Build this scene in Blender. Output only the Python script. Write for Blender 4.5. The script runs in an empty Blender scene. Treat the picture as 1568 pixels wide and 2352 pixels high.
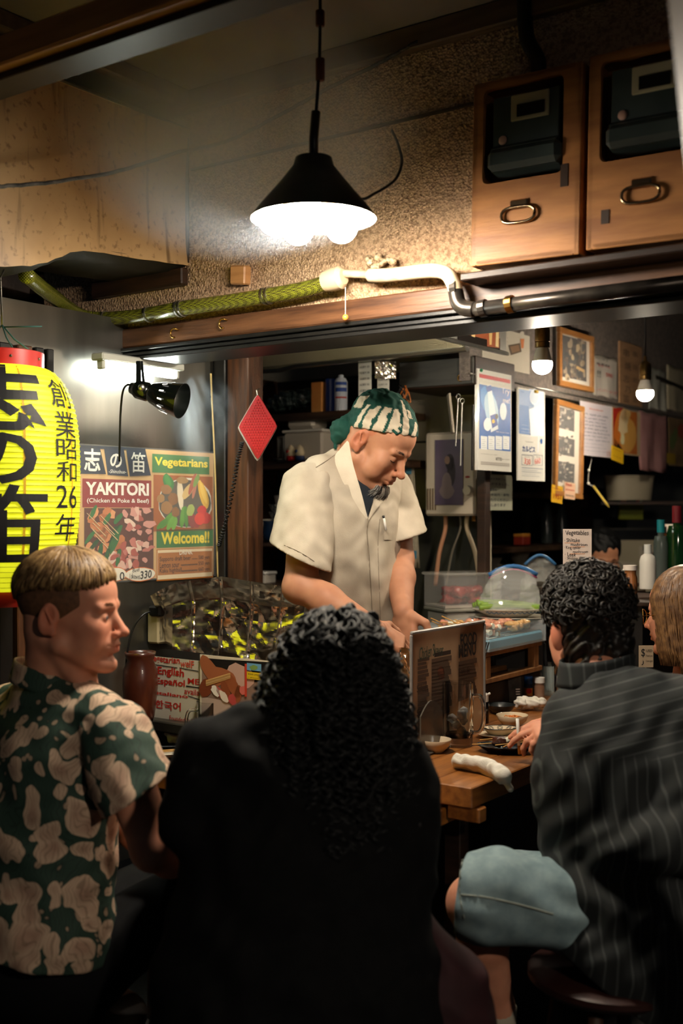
import bpy, bmesh, math, random
import numpy as np
from mathutils import Vector, Matrix, Euler
# camera, world, exposure
SC = bpy.context.scene
COL = SC.collection
FPX, CPX, CPY, CAMH = 2622.0, 784.0, 1176.0, 1.35
cam_d = bpy.data.cameras.new('camera')
cam_d.sensor_fit = 'VERTICAL'
cam_d.sensor_height = 36.0
cam_d.lens = FPX / 2352.0 * 36.0
cam_d.clip_start = 0.05
cam_d.dof.use_dof = True
cam_d.dof.focus_distance = 3.15
cam_d.dof.aperture_fstop = 2.2
cam = bpy.data.objects.new('camera', cam_d)
cam.location = (0, 0, CAMH)
cam.rotation_euler = (math.pi / 2, 0, 0)
COL.objects.link(cam)
SC.camera = cam
wd = bpy.data.worlds.new('night_air')
SC.world = wd
wd.use_nodes = True
wd.node_tree.nodes['Background'].inputs[0].default_value = (0.55, 0.68, 0.80, 1)
wd.node_tree.nodes['Background'].inputs[1].default_value = 0.026
SC.view_settings.view_transform = 'Standard'
SC.view_settings.look = 'None'
SC.view_settings.exposure = 0.0
SC.view_settings.gamma = 1.0
SC.view_settings.use_curve_mapping = False
SC.cycles.max_bounces = 5
SC.cycles.diffuse_bounces = 2
SC.cycles.glossy_bounces = 3
SC.cycles.transmission_bounces = 6
SC.cycles.transparent_max_bounces = 10
SC.cycles.volume_bounces = 2
SC.cycles.use_adaptive_sampling = True
SC.cycles.adaptive_threshold = 0.06
SC.cycles.use_light_tree = False
SC.cycles.volume_step_rate = 3.0
SC.cycles.caustics_reflective = False
SC.cycles.caustics_refractive = False
BULB_L, SIDE_BULB_L, TUBE_L, LANTERN_L, HOOD_FILL_L, FILL_L = 240.0, 440.0, 130.0, 0.80, 24.0, 560.0
WARM = (1.0, 0.90, 0.76)
COOL = (0.93, 1.0, 0.90)
# coordinates
UX, UY = 0.580, 0.8146          # stall axis b (inwards / away)
VX, VY = 0.8146, -0.580         # stall axis a (right / towards the street)
CX0, CY0 = 0.297, 2.60          # counter corner
TH = math.atan2(VY, VX)         # rotation of stall frame
TU = math.atan2(UY, UX)         # rotation of things whose width runs inwards
def W(px, py, Z):
 return Vector(((px - CPX) * Z / FPX, Z, CAMH - (py - CPY) * Z / FPX))
def Wz(px, py, z):
 Z = (CAMH - z) * FPX / (py - CPY)
 return W(px, py, Z)
def P(a, b, z=0.0):
 return Vector((CX0 + VX * a + UX * b, CY0 + VY * a + UY * b, z))
def Wb(px, py, b):
 r = (px - CPX) / FPX
 t = (r * (CY0 + UY * b) - (CX0 + UX * b)) / (VX - r * VY)
 return W(px, py, CY0 + VY * t + UY * b)
def Wa(px, py, a):
 r = (px - CPX) / FPX
 t = (r * (CY0 + VY * a) - (CX0 + VX * a)) / (UX - r * UY)
 return W(px, py, CY0 + VY * a + UY * t)
def AB(p):
 dx, dy = p[0] - CX0, p[1] - CY0
 return (dx * VX + dy * VY, dx * UX + dy * UY, p[2])
STALL = Matrix.Translation((CX0, CY0, 0)) @ Matrix.Rotation(TH, 4, 'Z')
# materials
MATS = {}
def lin(c):
 return tuple((x / 12.92 if x <= 0.04045 else ((x + 0.055) / 1.055) ** 2.4) for x in c)
def mat(name, c1, c2=None, scale=20.0, rough=0.55, metal=0.0, bump=0.0, bscale=None, trans=0.0, emit=None,
  es=0.0, coat=0.0, spec=0.5, alpha=1.0, sss=0.0, stretch=None, contrast=(0.35, 0.65), ior=1.45, detail=4.0,
  rvar=0.0, sheen=0.0):
 """principled material; c1/c2 are sRGB colours mixed by noise on object coordinates"""
 if name in MATS:
  return MATS[name]
 m = bpy.data.materials.new(name)
 m.use_nodes = True
 nt = m.node_tree
 N, L = nt.nodes, nt.links
 bs = N['Principled BSDF']
 I = bs.inputs
 I['Base Color'].default_value = (*lin(c1), 1)
 I['Roughness'].default_value = rough
 I['Metallic'].default_value = metal
 I['IOR'].default_value = ior
 I['Specular IOR Level'].default_value = spec
 I['Transmission Weight'].default_value = trans
 I['Coat Weight'].default_value = coat
 I['Alpha'].default_value = alpha
 I['Sheen Weight'].default_value = sheen
 if sss:
  I['Subsurface Weight'].default_value = sss
  I['Subsurface Radius'].default_value = (0.010, 0.004, 0.002)
  I['Subsurface Scale'].default_value = 0.6
 if emit:
  I['Emission Color'].default_value = (*emit, 1)
  I['Emission Strength'].default_value = es
  if es < 3:
   m.cycles.emission_sampling = 'NONE'
 if c2 is not None or bump or rvar:
  tc = N.new('ShaderNodeTexCoord')
  mp = N.new('ShaderNodeMapping')
  L.new(tc.outputs['Object'], mp.inputs[0])
  if stretch:
   mp.inputs['Scale'].default_value = stretch
 if c2 is not None:
  nz = N.new('ShaderNodeTexNoise')
  nz.inputs['Scale'].default_value = scale
  nz.inputs['Detail'].default_value = detail
  L.new(mp.outputs[0], nz.inputs['Vector'])
  cr = N.new('ShaderNodeValToRGB')
  cr.color_ramp.elements[0].position = contrast[0]
  cr.color_ramp.elements[1].position = contrast[1]
  cr.color_ramp.elements[0].color = (*lin(c1), 1)
  cr.color_ramp.elements[1].color = (*lin(c2), 1)
  L.new(nz.outputs[0], cr.inputs[0])
  L.new(cr.outputs[0], I['Base Color'])
 if rvar:
  nr = N.new('ShaderNodeTexNoise')
  nr.inputs['Scale'].default_value = scale * 0.7
  L.new(mp.outputs[0], nr.inputs['Vector'])
  mr = N.new('ShaderNodeMapRange')
  mr.inputs[3].default_value = max(0, rough - rvar)
  mr.inputs[4].default_value = min(1, rough + rvar)
  L.new(nr.outputs[0], mr.inputs[0])
  L.new(mr.outputs[0], I['Roughness'])
 if bump:
  nb = N.new('ShaderNodeTexNoise')
  nb.inputs['Scale'].default_value = bscale or scale * 2
  nb.inputs['Detail'].default_value = 5
  L.new(mp.outputs[0], nb.inputs['Vector'])
  bp = N.new('ShaderNodeBump')
  bp.inputs['Strength'].default_value = bump
  bp.inputs['Distance'].default_value = 0.01
  L.new(nb.outputs[0], bp.inputs['Height'])
  L.new(bp.outputs[0], I['Normal'])
 MATS[name] = m
 return m
# mesh builder
OBM = {}          # object -> world matrix
def rotm(rx=0, ry=0, rz=0):
 return Euler((rx, ry, rz)).to_matrix()
def frame_from(d, up=(0, 0, 1)):
 """3x3 with columns x=d, y=left, z=up"""
 x = Vector(d).normalized()
 y = Vector(up).cross(x)
 if y.length < 1e-5:
  y = Vector((0, 1, 0))
 y.normalize()
 z = x.cross(y)
 return Matrix((x, y, z)).transposed()
class MB:
 def __init__(s):
  s.v, s.f, s.m = [], [], []
 def add(s, vs, fs, mi=0):
  o = len(s.v)
  s.v.extend([tuple(p) for p in vs])
  s.f.extend([tuple(i + o for i in f) for f in fs])
  s.m.extend([mi] * len(fs))
  return s
 def box(s, c, d, R=None, mi=0, bev=0.0):
  hx, hy, hz = d[0] / 2, d[1] / 2, d[2] / 2
  c = Vector(c)
  if bev <= 0:
   vs = [Vector((x, y, z)) for x in (-hx, hx) for y in (-hy, hy) for z in (-hz, hz)]
   fs = [(0, 1, 3, 2), (4, 6, 7, 5), (0, 4, 5, 1), (2, 3, 7, 6), (0, 2, 6, 4), (1, 5, 7, 3)]
  else:
   e = min(bev, hx * .9, hy * .9, hz * .9)
   vs, idx = [], {}
   for sx in (-1, 1):
    for sy in (-1, 1):
     for sz in (-1, 1):
      for ax in range(3):
       p = [sx * (hx - e), sy * (hy - e), sz * (hz - e)]
       p[ax] = (sx * hx, sy * hy, sz * hz)[ax]
       idx[(sx, sy, sz, ax)] = len(vs)
       vs.append(Vector(p))
   fs = []
   for sgn in (-1, 1):
    q = [(1, 1), (1, -1), (-1, -1), (-1, 1)]
    fs.append([idx[(sgn, y, z, 0)] for y, z in q])
    fs.append([idx[(x, sgn, z, 1)] for x, z in q])
    fs.append([idx[(x, y, sgn, 2)] for x, y in q])
    for t in (-1, 1):
     fs.append([idx[(-1, sgn, t, 1)], idx[(1, sgn, t, 1)], idx[(1, sgn, t, 2)], idx[(-1, sgn, t, 2)]])
     fs.append([idx[(sgn, -1, t, 0)], idx[(sgn, 1, t, 0)], idx[(sgn, 1, t, 2)], idx[(sgn, -1, t, 2)]])
     fs.append([idx[(sgn, t, -1, 0)], idx[(sgn, t, 1, 0)], idx[(sgn, t, 1, 1)], idx[(sgn, t, -1, 1)]])
   for sx in (-1, 1):
    for sy in (-1, 1):
     for sz in (-1, 1):
      fs.append([idx[(sx, sy, sz, a)] for a in range(3)])
   fx = []
   for f in fs:           # orient outwards (shape is convex round the origin)
    a, b, cc = vs[f[0]], vs[f[1]], vs[f[2]]
    n = (b - a).cross(cc - a)
    mid = sum((vs[i] for i in f), Vector())
    fx.append(list(f) if n.dot(mid) > 0 else list(reversed(f)))
   fs = fx
  if R is not None:
   vs = [R @ v for v in vs]
  return s.add([c + v for v in vs], fs, mi)
 def prism(s, poly, y0, y1, T=None, mi=0):
  """polygon in (x,z), extruded along y from y0 to y1; T: 4x4 or None"""
  n = len(poly)
  vs = [Vector((x, y0, z)) for x, z in poly] + [Vector((x, y1, z)) for x, z in poly]
  ar = sum(poly[i][0] * poly[(i + 1) % n][1] - poly[(i + 1) % n][0] * poly[i][1] for i in range(n))
  if (ar > 0) == (y0 < y1):
   f0, f1 = list(range(n)), list(range(2 * n - 1, n - 1, -1))
   sd = [(i, i + n, (i + 1) % n + n, (i + 1) % n) for i in range(n)]
  else:
   f0, f1 = list(range(n - 1, -1, -1)), list(range(n, 2 * n))
   sd = [(i, (i + 1) % n, (i + 1) % n + n, i + n) for i in range(n)]
  if T is not None:
   vs = [T @ v for v in vs]
  return s.add(vs, [f0, f1] + sd, mi)
 def poly(s, pts, mi=0):
  return s.add(pts, [list(range(len(pts)))], mi)
 def tube(s, pts, r, n=8, caps=True, mi=0, flat=1.0):
  pts = [Vector(p) for p in pts]
  m = len(pts)
  rs = r if isinstance(r, (list, tuple)) else [r] * m
  up = None
  vs, fs = [], []
  for i, p in enumerate(pts):
   t = (pts[min(i + 1, m - 1)] - pts[max(i - 1, 0)])
   if t.length < 1e-9:
    t = Vector((0, 0, 1))
   t.normalize()
   if up is None:
    up = Vector((0, 0, 1)) if abs(t.z) < .9 else Vector((1, 0, 0))
   sx = t.cross(up)
   if sx.length < 1e-6:
    sx = t.orthogonal()
   sx.normalize()
   up = sx.cross(t)
   for k in range(n):
    a = 2 * math.pi * k / n
    vs.append(p + (sx * math.cos(a) + up * (math.sin(a) * flat)) * rs[i])
  for i in range(m - 1):
   for k in range(n):
    k2 = (k + 1) % n
    fs.append((i * n + k, i * n + k2, (i + 1) * n + k2, (i + 1) * n + k))
  if caps:
   fs.append(tuple(range(n - 1, -1, -1)))
   fs.append(tuple((m - 1) * n + k for k in range(n)))
  return s.add(vs, fs, mi)
 def lathe(s, prof, n=24, c=(0, 0, 0), R=None, mi=0, sx=1.0, sy=1.0, a0=0.0, a1=2 * math.pi):
  c = Vector(c)
  full = abs(a1 - a0 - 2 * math.pi) < 1e-6
  m = n if full else n + 1
  vs, fs = [], []
  for r, z in prof:
   for k in range(m):
    a = a0 + (a1 - a0) * k / n
    v = Vector((r * math.cos(a) * sx, r * math.sin(a) * sy, z))
    vs.append(c + (R @ v if R is not None else v))
  for i in range(len(prof) - 1):
   for k in range(n):
    k2 = (k + 1) % m
    fs.append((i * m + k, i * m + k2, (i + 1) * m + k2, (i + 1) * m + k))
  return s.add(vs, fs, mi)
 def ell(s, c, r, R=None, nu=12, nv=8, mi=0):
  if not isinstance(r, (list, tuple)):
   r = (r, r, r)
  vs, fs = [], []
  c = Vector(c)
  for j in range(1, nv):
   t = math.pi * j / nv
   for k in range(nu):
    a = 2 * math.pi * k / nu
    v = Vector((r[0] * math.sin(t) * math.cos(a), r[1] * math.sin(t) * math.sin(a), -r[2] * math.cos(t)))
    vs.append(c + (R @ v if R is not None else v))
  b, tp = len(vs), len(vs) + 1
  v0, v1 = Vector((0, 0, -r[2])), Vector((0, 0, r[2]))
  vs += [c + (R @ v0 if R is not None else v0), c + (R @ v1 if R is not None else v1)]
  for j in range(nv - 2):
   for k in range(nu):
    k2 = (k + 1) % nu
    fs.append((j * nu + k, j * nu + k2, (j + 1) * nu + k2, (j + 1) * nu + k))
  for k in range(nu):
   k2 = (k + 1) % nu
   fs.append((b, k2, k))
   fs.append((tp, (nv - 2) * nu + k, (nv - 2) * nu + k2))
  return s.add(vs, fs, mi)
 def sheet(s, rows, th=0.0, mi=0):
  """grid of points rows[i][j]; th>0 gives it thickness along the averaged normal"""
  rows = [[Vector(p) for p in r] for r in rows]
  nr, nc = len(rows), len(rows[0])
  vs = [p for r in rows for p in r]
  fs = [(i * nc + j, i * nc + j + 1, (i + 1) * nc + j + 1, (i + 1) * nc + j) for i in range(nr - 1) for j in range(nc - 1)]
  if th <= 0:
   return s.add(vs, fs, mi)
  nrm = []
  for i in range(nr):
   for j in range(nc):
    du = rows[i][min(j + 1, nc - 1)] - rows[i][max(j - 1, 0)]
    dv = rows[min(i + 1, nr - 1)][j] - rows[max(i - 1, 0)][j]
    n = du.cross(dv)
    nrm.append(n.normalized() if n.length > 1e-12 else Vector((0, 0, 1)))
  N = nr * nc
  v2 = vs + [p - n * th for p, n in zip(vs, nrm)]
  f2 = fs + [tuple(i + N for i in reversed(f)) for f in fs]
  ring = [j for j in range(nc)] + [i * nc + nc - 1 for i in range(1, nr)] + \
               [(nr - 1) * nc + j for j in range(nc - 2, -1, -1)] + [i * nc for i in range(nr - 2, 0, -1)]
  for q in range(len(ring)):
   a, b = ring[q], ring[(q + 1) % len(ring)]
   f2.append((b, a, a + N, b + N))
  return s.add(v2, f2, mi)
 def text(s, body, x, z, w, h, y=-0.001, mi=0, bold=0.0, T=None, shear=0.0, keep=False, wob=0.0):
  """glyph outlines fitted into the box (x..x+w, z..z+h) of the plane y (facing -y)"""
  vs, fs = glyphs(body, bold, shear)
  if not vs:
   return s
  x0, x1 = min(v[0] for v in vs), max(v[0] for v in vs)
  z0, z1 = min(v[1] for v in vs), max(v[1] for v in vs)
  kx, kz = w / max(1e-6, x1 - x0), h / max(1e-6, z1 - z0)
  if keep:
   kx = min(kx, kz * 1.15)
  out = []
  for v in vs:
   X, Zc = x + (v[0] - x0) * kx, z + (v[1] - z0) * kz
   if wob:
    Zc += wob * h * math.sin(X / max(h, 1e-5) * 2.1 + len(body))
    X += wob * h * math.sin(Zc / max(h, 1e-5) * 3.0 + X / max(h, 1e-5))
   p = Vector((X, y, Zc))
   out.append(T @ p if T is not None else p)
  return s.add(out, fs, mi)
 def build(s, name, mats, parent=None, smooth=False, world=False, M=None, label=None, kind=None, recenter=True, angle=None):
  me = bpy.data.meshes.new(name)
  vs = s.v
  if parent is not None and world:
   inv = OBM[parent].inverted()
   vs = [tuple(inv @ Vector(p)) for p in vs]
   Mw = OBM[parent]
  elif parent is not None:
   Mw = OBM[parent]
  elif M is not None:
   Mw = M
  elif recenter and vs:
   xs, ys, zs = [v[0] for v in vs], [v[1] for v in vs], [v[2] for v in vs]
   o = Vector(((min(xs) + max(xs)) / 2, (min(ys) + max(ys)) / 2, min(zs)))
   vs = [(v[0] - o.x, v[1] - o.y, v[2] - o.z) for v in vs]
   Mw = Matrix.Translation(o)
  else:
   Mw = Matrix.Identity(4)
  me.from_pydata(vs, [], s.f)
  if not isinstance(mats, (list, tuple)):
   mats = [mats]
  for m in mats:
   me.materials.append(m)
  if len(mats) > 1:
   me.polygons.foreach_set('material_index', s.m)
  if smooth:
   me.polygons.foreach_set('use_smooth', [True] * len(me.polygons))
   if angle:
    me.set_sharp_from_angle(angle=math.radians(angle))
  me.update()
  o = bpy.data.objects.new(name, me)
  COL.objects.link(o)
  if parent is not None:
   o.parent = parent
  else:
   o.matrix_world = Mw
  OBM[o] = Mw.copy()
  if label:
   o['label'] = label
  if kind:
   o['kind'] = kind
  return o
_GL = {}
def glyphs(body, bold=0.0, shear=0.0):
 k = (body, bold, shear)
 if k not in _GL:
  cu = bpy.data.curves.new('glyph', 'FONT')
  cu.body = body
  cu.size = 1.0
  cu.offset = bold
  cu.shear = shear
  cu.resolution_u = 3
  o = bpy.data.objects.new('glyph', cu)
  me = o.to_mesh()
  vs = [(v.co.x, v.co.y) for v in me.vertices]
  fs = [tuple(reversed(p.vertices)) if p.normal.z < 0 else tuple(p.vertices) for p in me.polygons]
  o.to_mesh_clear()
  bpy.data.objects.remove(o)
  bpy.data.curves.remove(cu)
  _GL[k] = (vs, fs)
 return _GL[k]
def tag(o, label, cat, group=None):
 o['label'] = label
 o['category'] = cat
 if group:
  o['group'] = group
 return o
def thing(name, label, cat, loc=(0, 0, 0), rz=0.0, group=None, M=None):
 o = bpy.data.objects.new(name, None)
 o.empty_display_size = 0.05
 COL.objects.link(o)
 if M is None:
  M = Matrix.Translation(Vector(loc)) @ Matrix.Rotation(rz, 4, 'Z')
 o.matrix_world = M
 OBM[o] = M.copy()
 return tag(o, label, cat, group)
def struct(o):
 o['kind'] = 'structure'
 return o
def copy_tree(o, M, label=None):
 """copy a thing with its parts and sub-parts"""
 c = o.copy()
 COL.objects.link(c)
 c.matrix_world = M
 OBM[c] = M.copy()
 if label:
  c['label'] = label
 for ch in list(o.children):
  d = ch.copy()
  COL.objects.link(d)
  d.parent = c
  OBM[d] = M.copy()
  for g in list(ch.children):
   e = g.copy()
   COL.objects.link(e)
   e.parent = d
   OBM[e] = M.copy()
 return c
def LOC(loc, rz=0.0, rx=0.0, ry=0.0):
 return Matrix.Translation(Vector(loc)) @ Euler((rx, ry, rz), 'XYZ').to_matrix().to_4x4()
def spline(pts, n=8):
 """Catmull-Rom through pts"""
 pts = [Vector(p) for p in pts]
 if len(pts) < 3:
  return [pts[0].lerp(pts[-1], i / n) for i in range(n + 1)]
 out = []
 for i in range(len(pts) - 1):
  p0, p1, p2, p3 = pts[max(i - 1, 0)], pts[i], pts[i + 1], pts[min(i + 2, len(pts) - 1)]
  for k in range(n):
   t = k / n
   out.append(0.5 * ((2 * p1) + (p2 - p0) * t + (2 * p0 - 5 * p1 + 4 * p2 - p3) * t * t + (3 * p1 - p0 - 3 * p2 + p3) * t ** 3))
 out.append(pts[-1])
 return out
# signed distance modelling (bodies, clothes, food)
class SDF:
 def __init__(s, lo, hi, h, far=0.06):
  s.lo = np.array(lo, float)
  s.h = h
  s.n = np.maximum(4, np.ceil((np.array(hi, float) - s.lo) / h).astype(int) + 1)
  s.far = far
  s.f = np.full(tuple(s.n), far, np.float32)
  s.ax = [(s.lo[i] + h * np.arange(s.n[i])).astype(np.float32) for i in range(3)]
 def _sl(s, lo, hi):
  a = np.clip(np.floor((np.array(lo) - s.lo) / s.h).astype(int), 0, s.n)
  b = np.clip(np.ceil((np.array(hi) - s.lo) / s.h).astype(int) + 1, 0, s.n)
  sl = tuple(slice(int(a[i]), int(b[i])) for i in range(3))
  X = s.ax[0][sl[0]][:, None, None]
  Y = s.ax[1][sl[1]][None, :, None]
  Z = s.ax[2][sl[2]][None, None, :]
  return sl, X, Y, Z
 def _mix(s, sl, d, k, op):
  f = s.f[sl]
  if f.size == 0:
   return s
  d = np.minimum(d, s.far).astype(np.float32)
  if op == '+':
   hh = np.clip(.5 + .5 * (f - d) / k, 0, 1)
   s.f[sl] = f + (d - f) * hh - k * hh * (1 - hh)
  elif op == '-':
   d = -d
   hh = np.clip(.5 - .5 * (f - d) / k, 0, 1)
   s.f[sl] = f + (d - f) * hh + k * hh * (1 - hh)
  return s
 def cap(s, a, b, ra, rb=None, k=0.01, op='+', flat=None):
  rb = ra if rb is None else rb
  a, b = np.array(a, float), np.array(b, float)
  pad = max(ra, rb) * (1.0 if flat is None else max(1.0, 1 / flat[1])) + 3 * k + s.far * (op == '+')
  sl, X, Y, Z = s._sl(np.minimum(a, b) - pad, np.maximum(a, b) + pad)
  ab = b - a
  L = max(1e-9, float(ab @ ab))
  dx, dy, dz = X - a[0], Y - a[1], Z - a[2]
  t = np.clip((dx * ab[0] + dy * ab[1] + dz * ab[2]) / L, 0, 1)
  ex, ey, ez = dx - t * ab[0], dy - t * ab[1], dz - t * ab[2]
  q = ex * ex + ey * ey + ez * ez
  if flat is not None:           # flat = (axis, factor): squeeze along axis
   ax = np.array(flat[0], float)
   ax /= np.linalg.norm(ax)
   w = ex * ax[0] + ey * ax[1] + ez * ax[2]
   q = q + w * w * (flat[1] ** 2 - 1) if flat[1] > 1 else q - w * w * (1 - flat[1] ** 2)
  d = np.sqrt(np.maximum(q, 0)) - (ra + (rb - ra) * t)
  return s._mix(sl, d, k, op)
 def ell(s, c, r, R=None, k=0.01, op='+'):
  if not isinstance(r, (list, tuple)):
   r = (r, r, r)
  c = np.array(c, float)
  pad = max(r) + 3 * k + s.far * (op == '+')
  sl, X, Y, Z = s._sl(c - pad, c + pad)
  dx, dy, dz = X - c[0], Y - c[1], Z - c[2]
  if R is not None:
   m = np.array(R, float)
   dx, dy, dz = (m[0, 0] * dx + m[1, 0] * dy + m[2, 0] * dz, m[0, 1] * dx + m[1, 1] * dy + m[2, 1] * dz,
                          m[0, 2] * dx + m[1, 2] * dy + m[2, 2] * dz)
  k0 = np.sqrt((dx / r[0]) ** 2 + (dy / r[1]) ** 2 + (dz / r[2]) ** 2)
  k1 = np.sqrt((dx / r[0] ** 2) ** 2 + (dy / r[1] ** 2) ** 2 + (dz / r[2] ** 2) ** 2)
  d = k0 * (k0 - 1) / np.maximum(k1, 1e-6)
  return s._mix(sl, d, k, op)
 def box(s, c, hd, R=None, rd=0.01, k=0.01, op='+'):
  c = np.array(c, float)
  pad = float(np.linalg.norm(hd)) + 3 * k + s.far * (op == '+')
  sl, X, Y, Z = s._sl(c - pad, c + pad)
  dx, dy, dz = X - c[0], Y - c[1], Z - c[2]
  if R is not None:
   m = np.array(R, float)
   dx, dy, dz = (m[0, 0] * dx + m[1, 0] * dy + m[2, 0] * dz, m[0, 1] * dx + m[1, 1] * dy + m[2, 1] * dz,
                          m[0, 2] * dx + m[1, 2] * dy + m[2, 2] * dz)
  qx, qy, qz = np.abs(dx) - (hd[0] - rd), np.abs(dy) - (hd[1] - rd), np.abs(dz) - (hd[2] - rd)
  d = np.sqrt(np.maximum(qx, 0) ** 2 + np.maximum(qy, 0) ** 2 + np.maximum(qz, 0) ** 2) + \
   np.minimum(np.maximum(qx, np.maximum(qy, qz)), 0) - rd
  return s._mix(sl, d, k, op)
 def cut(s, p, n, k=0.003, lo=None, hi=None):
  """keep the side opposite to n"""
  p, n = np.array(p, float), np.array(n, float)
  n /= np.linalg.norm(n)
  if lo is None:
   lo, hi = s.lo, s.lo + s.h * s.n
  sl, X, Y, Z = s._sl(lo, hi)
  d = ((X - p[0]) * n[0] + (Y - p[1]) * n[1] + (Z - p[2]) * n[2]).astype(np.float32)
  f = s.f[sl]
  hh = np.clip(.5 - .5 * (f - d) / k, 0, 1)
  s.f[sl] = f + (d - f) * hh + k * hh * (1 - hh)
  return s
 def ripple(s, amp, waves, seed=1):
  """cloth folds: sum of oriented sine waves; waves = [(direction, wavelength, weight)]"""
  X, Y, Z = s.ax[0][:, None, None], s.ax[1][None, :, None], s.ax[2][None, None, :]
  rnd = random.Random(seed)
  tot = np.zeros_like(s.f)
  for d, wl, wt in waves:
   d = Vector(d).normalized()
   q = d.orthogonal().normalized()
   ph, ph2 = rnd.random() * 6.28, rnd.random() * 6.28
   u = (X * d.x + Y * d.y + Z * d.z) * (6.283 / wl)
   w = (X * q.x + Y * q.y + Z * q.z) * (6.283 / (wl * 2.3))
   tot += wt * np.sin(u + ph + 1.3 * np.sin(w + ph2) + .8 * np.sin(w * .43 - u * .31))
  s.f += (amp * tot).astype(np.float32)
  return s
 def mesh(s):
  f = s.f.copy()
  for ax in range(3):
   for e in (0, -1):
    ix = [slice(None)] * 3
    ix[ax] = e
    f[tuple(ix)] = np.maximum(f[tuple(ix)], 0.001)
  ins = f < 0
  n = np.array(f.shape) - 1
  acc = np.zeros((*n, 3), np.float32)
  cnt = np.zeros(tuple(n), np.float32)
  corners = [(i, j, k) for i in (0, 1) for j in (0, 1) for k in (0, 1)]
  def C(a, c):
   return a[c[0]:c[0] + n[0], c[1]:c[1] + n[1], c[2]:c[2] + n[2]]
  tot = sum(C(ins, c).astype(np.int8) for c in corners)
  act = (tot > 0) & (tot < 8)
  ia = np.argwhere(act)
  acc = np.zeros((len(ia), 3), np.float64)
  cnt = np.zeros(len(ia))
  for c in corners:
   for ax in range(3):
    if c[ax] == 0:
     e = list(c)
     e[ax] = 1
     fa = f[ia[:, 0] + c[0], ia[:, 1] + c[1], ia[:, 2] + c[2]]
     fb = f[ia[:, 0] + e[0], ia[:, 1] + e[1], ia[:, 2] + e[2]]
     cr = (fa < 0) != (fb < 0)
     t = np.where(cr, fa / np.where(cr, fa - fb, 1), 0)
     p = np.array(c, float)[None, :].repeat(len(ia), 0)
     p[:, ax] += t
     acc[cr] += p[cr]
     cnt[cr] += 1
  V = s.lo + s.h * (ia + acc / np.maximum(cnt, 1)[:, None])
  vid = np.full(tuple(n), -1, np.int64)
  vid[tuple(ia.T)] = np.arange(len(ia))
  Q = []
  for ax in range(3):
   a1, a2 = (ax + 1) % 3, (ax + 2) % 3
   s0 = [slice(None)] * 3
   s1 = [slice(None)] * 3
   s0[ax] = slice(0, -1)
   s1[ax] = slice(1, None)
   A, B = ins[tuple(s0)], ins[tuple(s1)]
   for flip, cr in ((False, A & ~B), (True, ~A & B)):
    e = np.argwhere(cr)
    e = e[(e[:, a1] > 0) & (e[:, a2] > 0) & (e[:, a1] < n[a1]) & (e[:, a2] < n[a2])]
    if not len(e):
     continue
    o1 = np.zeros(3, int)
    o2 = np.zeros(3, int)
    o1[a1] = 1
    o2[a2] = 1
    q = np.stack([vid[tuple((e - o1 - o2).T)], vid[tuple((e - o2).T)], vid[tuple(e.T)], vid[tuple((e - o1).T)]], 1)
    Q.append(q[:, ::-1] if flip else q)
  Q = np.concatenate(Q) if Q else np.zeros((0, 4), int)
  return V, Q[(Q >= 0).all(1)]
 def build(s, name, m, parent=None, label=None, color=None, relax=1):
  V, Q = s.mesh()
  for _ in range(relax):          # light smoothing
   acc = np.zeros_like(V)
   c = np.zeros(len(V))
   for a, b in ((0, 1), (1, 2), (2, 3), (3, 0)):
    np.add.at(acc, Q[:, a], V[Q[:, b]])
    np.add.at(acc, Q[:, b], V[Q[:, a]])
    np.add.at(c, Q[:, a], 1)
    np.add.at(c, Q[:, b], 1)
   V = V * .5 + .5 * acc / np.maximum(c, 1)[:, None]
  Vw = V
  M = OBM[parent] if parent is not None else Matrix.Translation(Vector(((V[:, 0].min() + V[:, 0].max()) / 2,
                    (V[:, 1].min() + V[:, 1].max()) / 2, V[:, 2].min())))
  im = np.array(M.inverted())
  Vl = V @ im[:3, :3].T + im[:3, 3]
  me = bpy.data.meshes.new(name)
  me.vertices.add(len(Vl))
  me.vertices.foreach_set('co', Vl.astype(np.float32).ravel())
  me.loops.add(len(Q) * 4)
  me.loops.foreach_set('vertex_index', Q.astype(np.int32).ravel())
  me.polygons.add(len(Q))
  me.polygons.foreach_set('loop_start', np.arange(0, len(Q) * 4, 4, dtype=np.int32))
  me.polygons.foreach_set('use_smooth', np.ones(len(Q), bool))
  me.materials.append(m)
  if color is not None:
   at = me.color_attributes.new('tint', 'FLOAT_COLOR', 'POINT')
   c = np.ones((len(Vw), 4), np.float32)
   c[:, :3] = color(Vw)
   at.data.foreach_set('color', c.ravel())
  me.update(calc_edges=True)
  me.validate()
  o = bpy.data.objects.new(name, me)
  COL.objects.link(o)
  if parent is not None:
   o.parent = parent
  else:
   o.matrix_world = M
  OBM[o] = M.copy()
  if label:
   o['label'] = label
  return o
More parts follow.
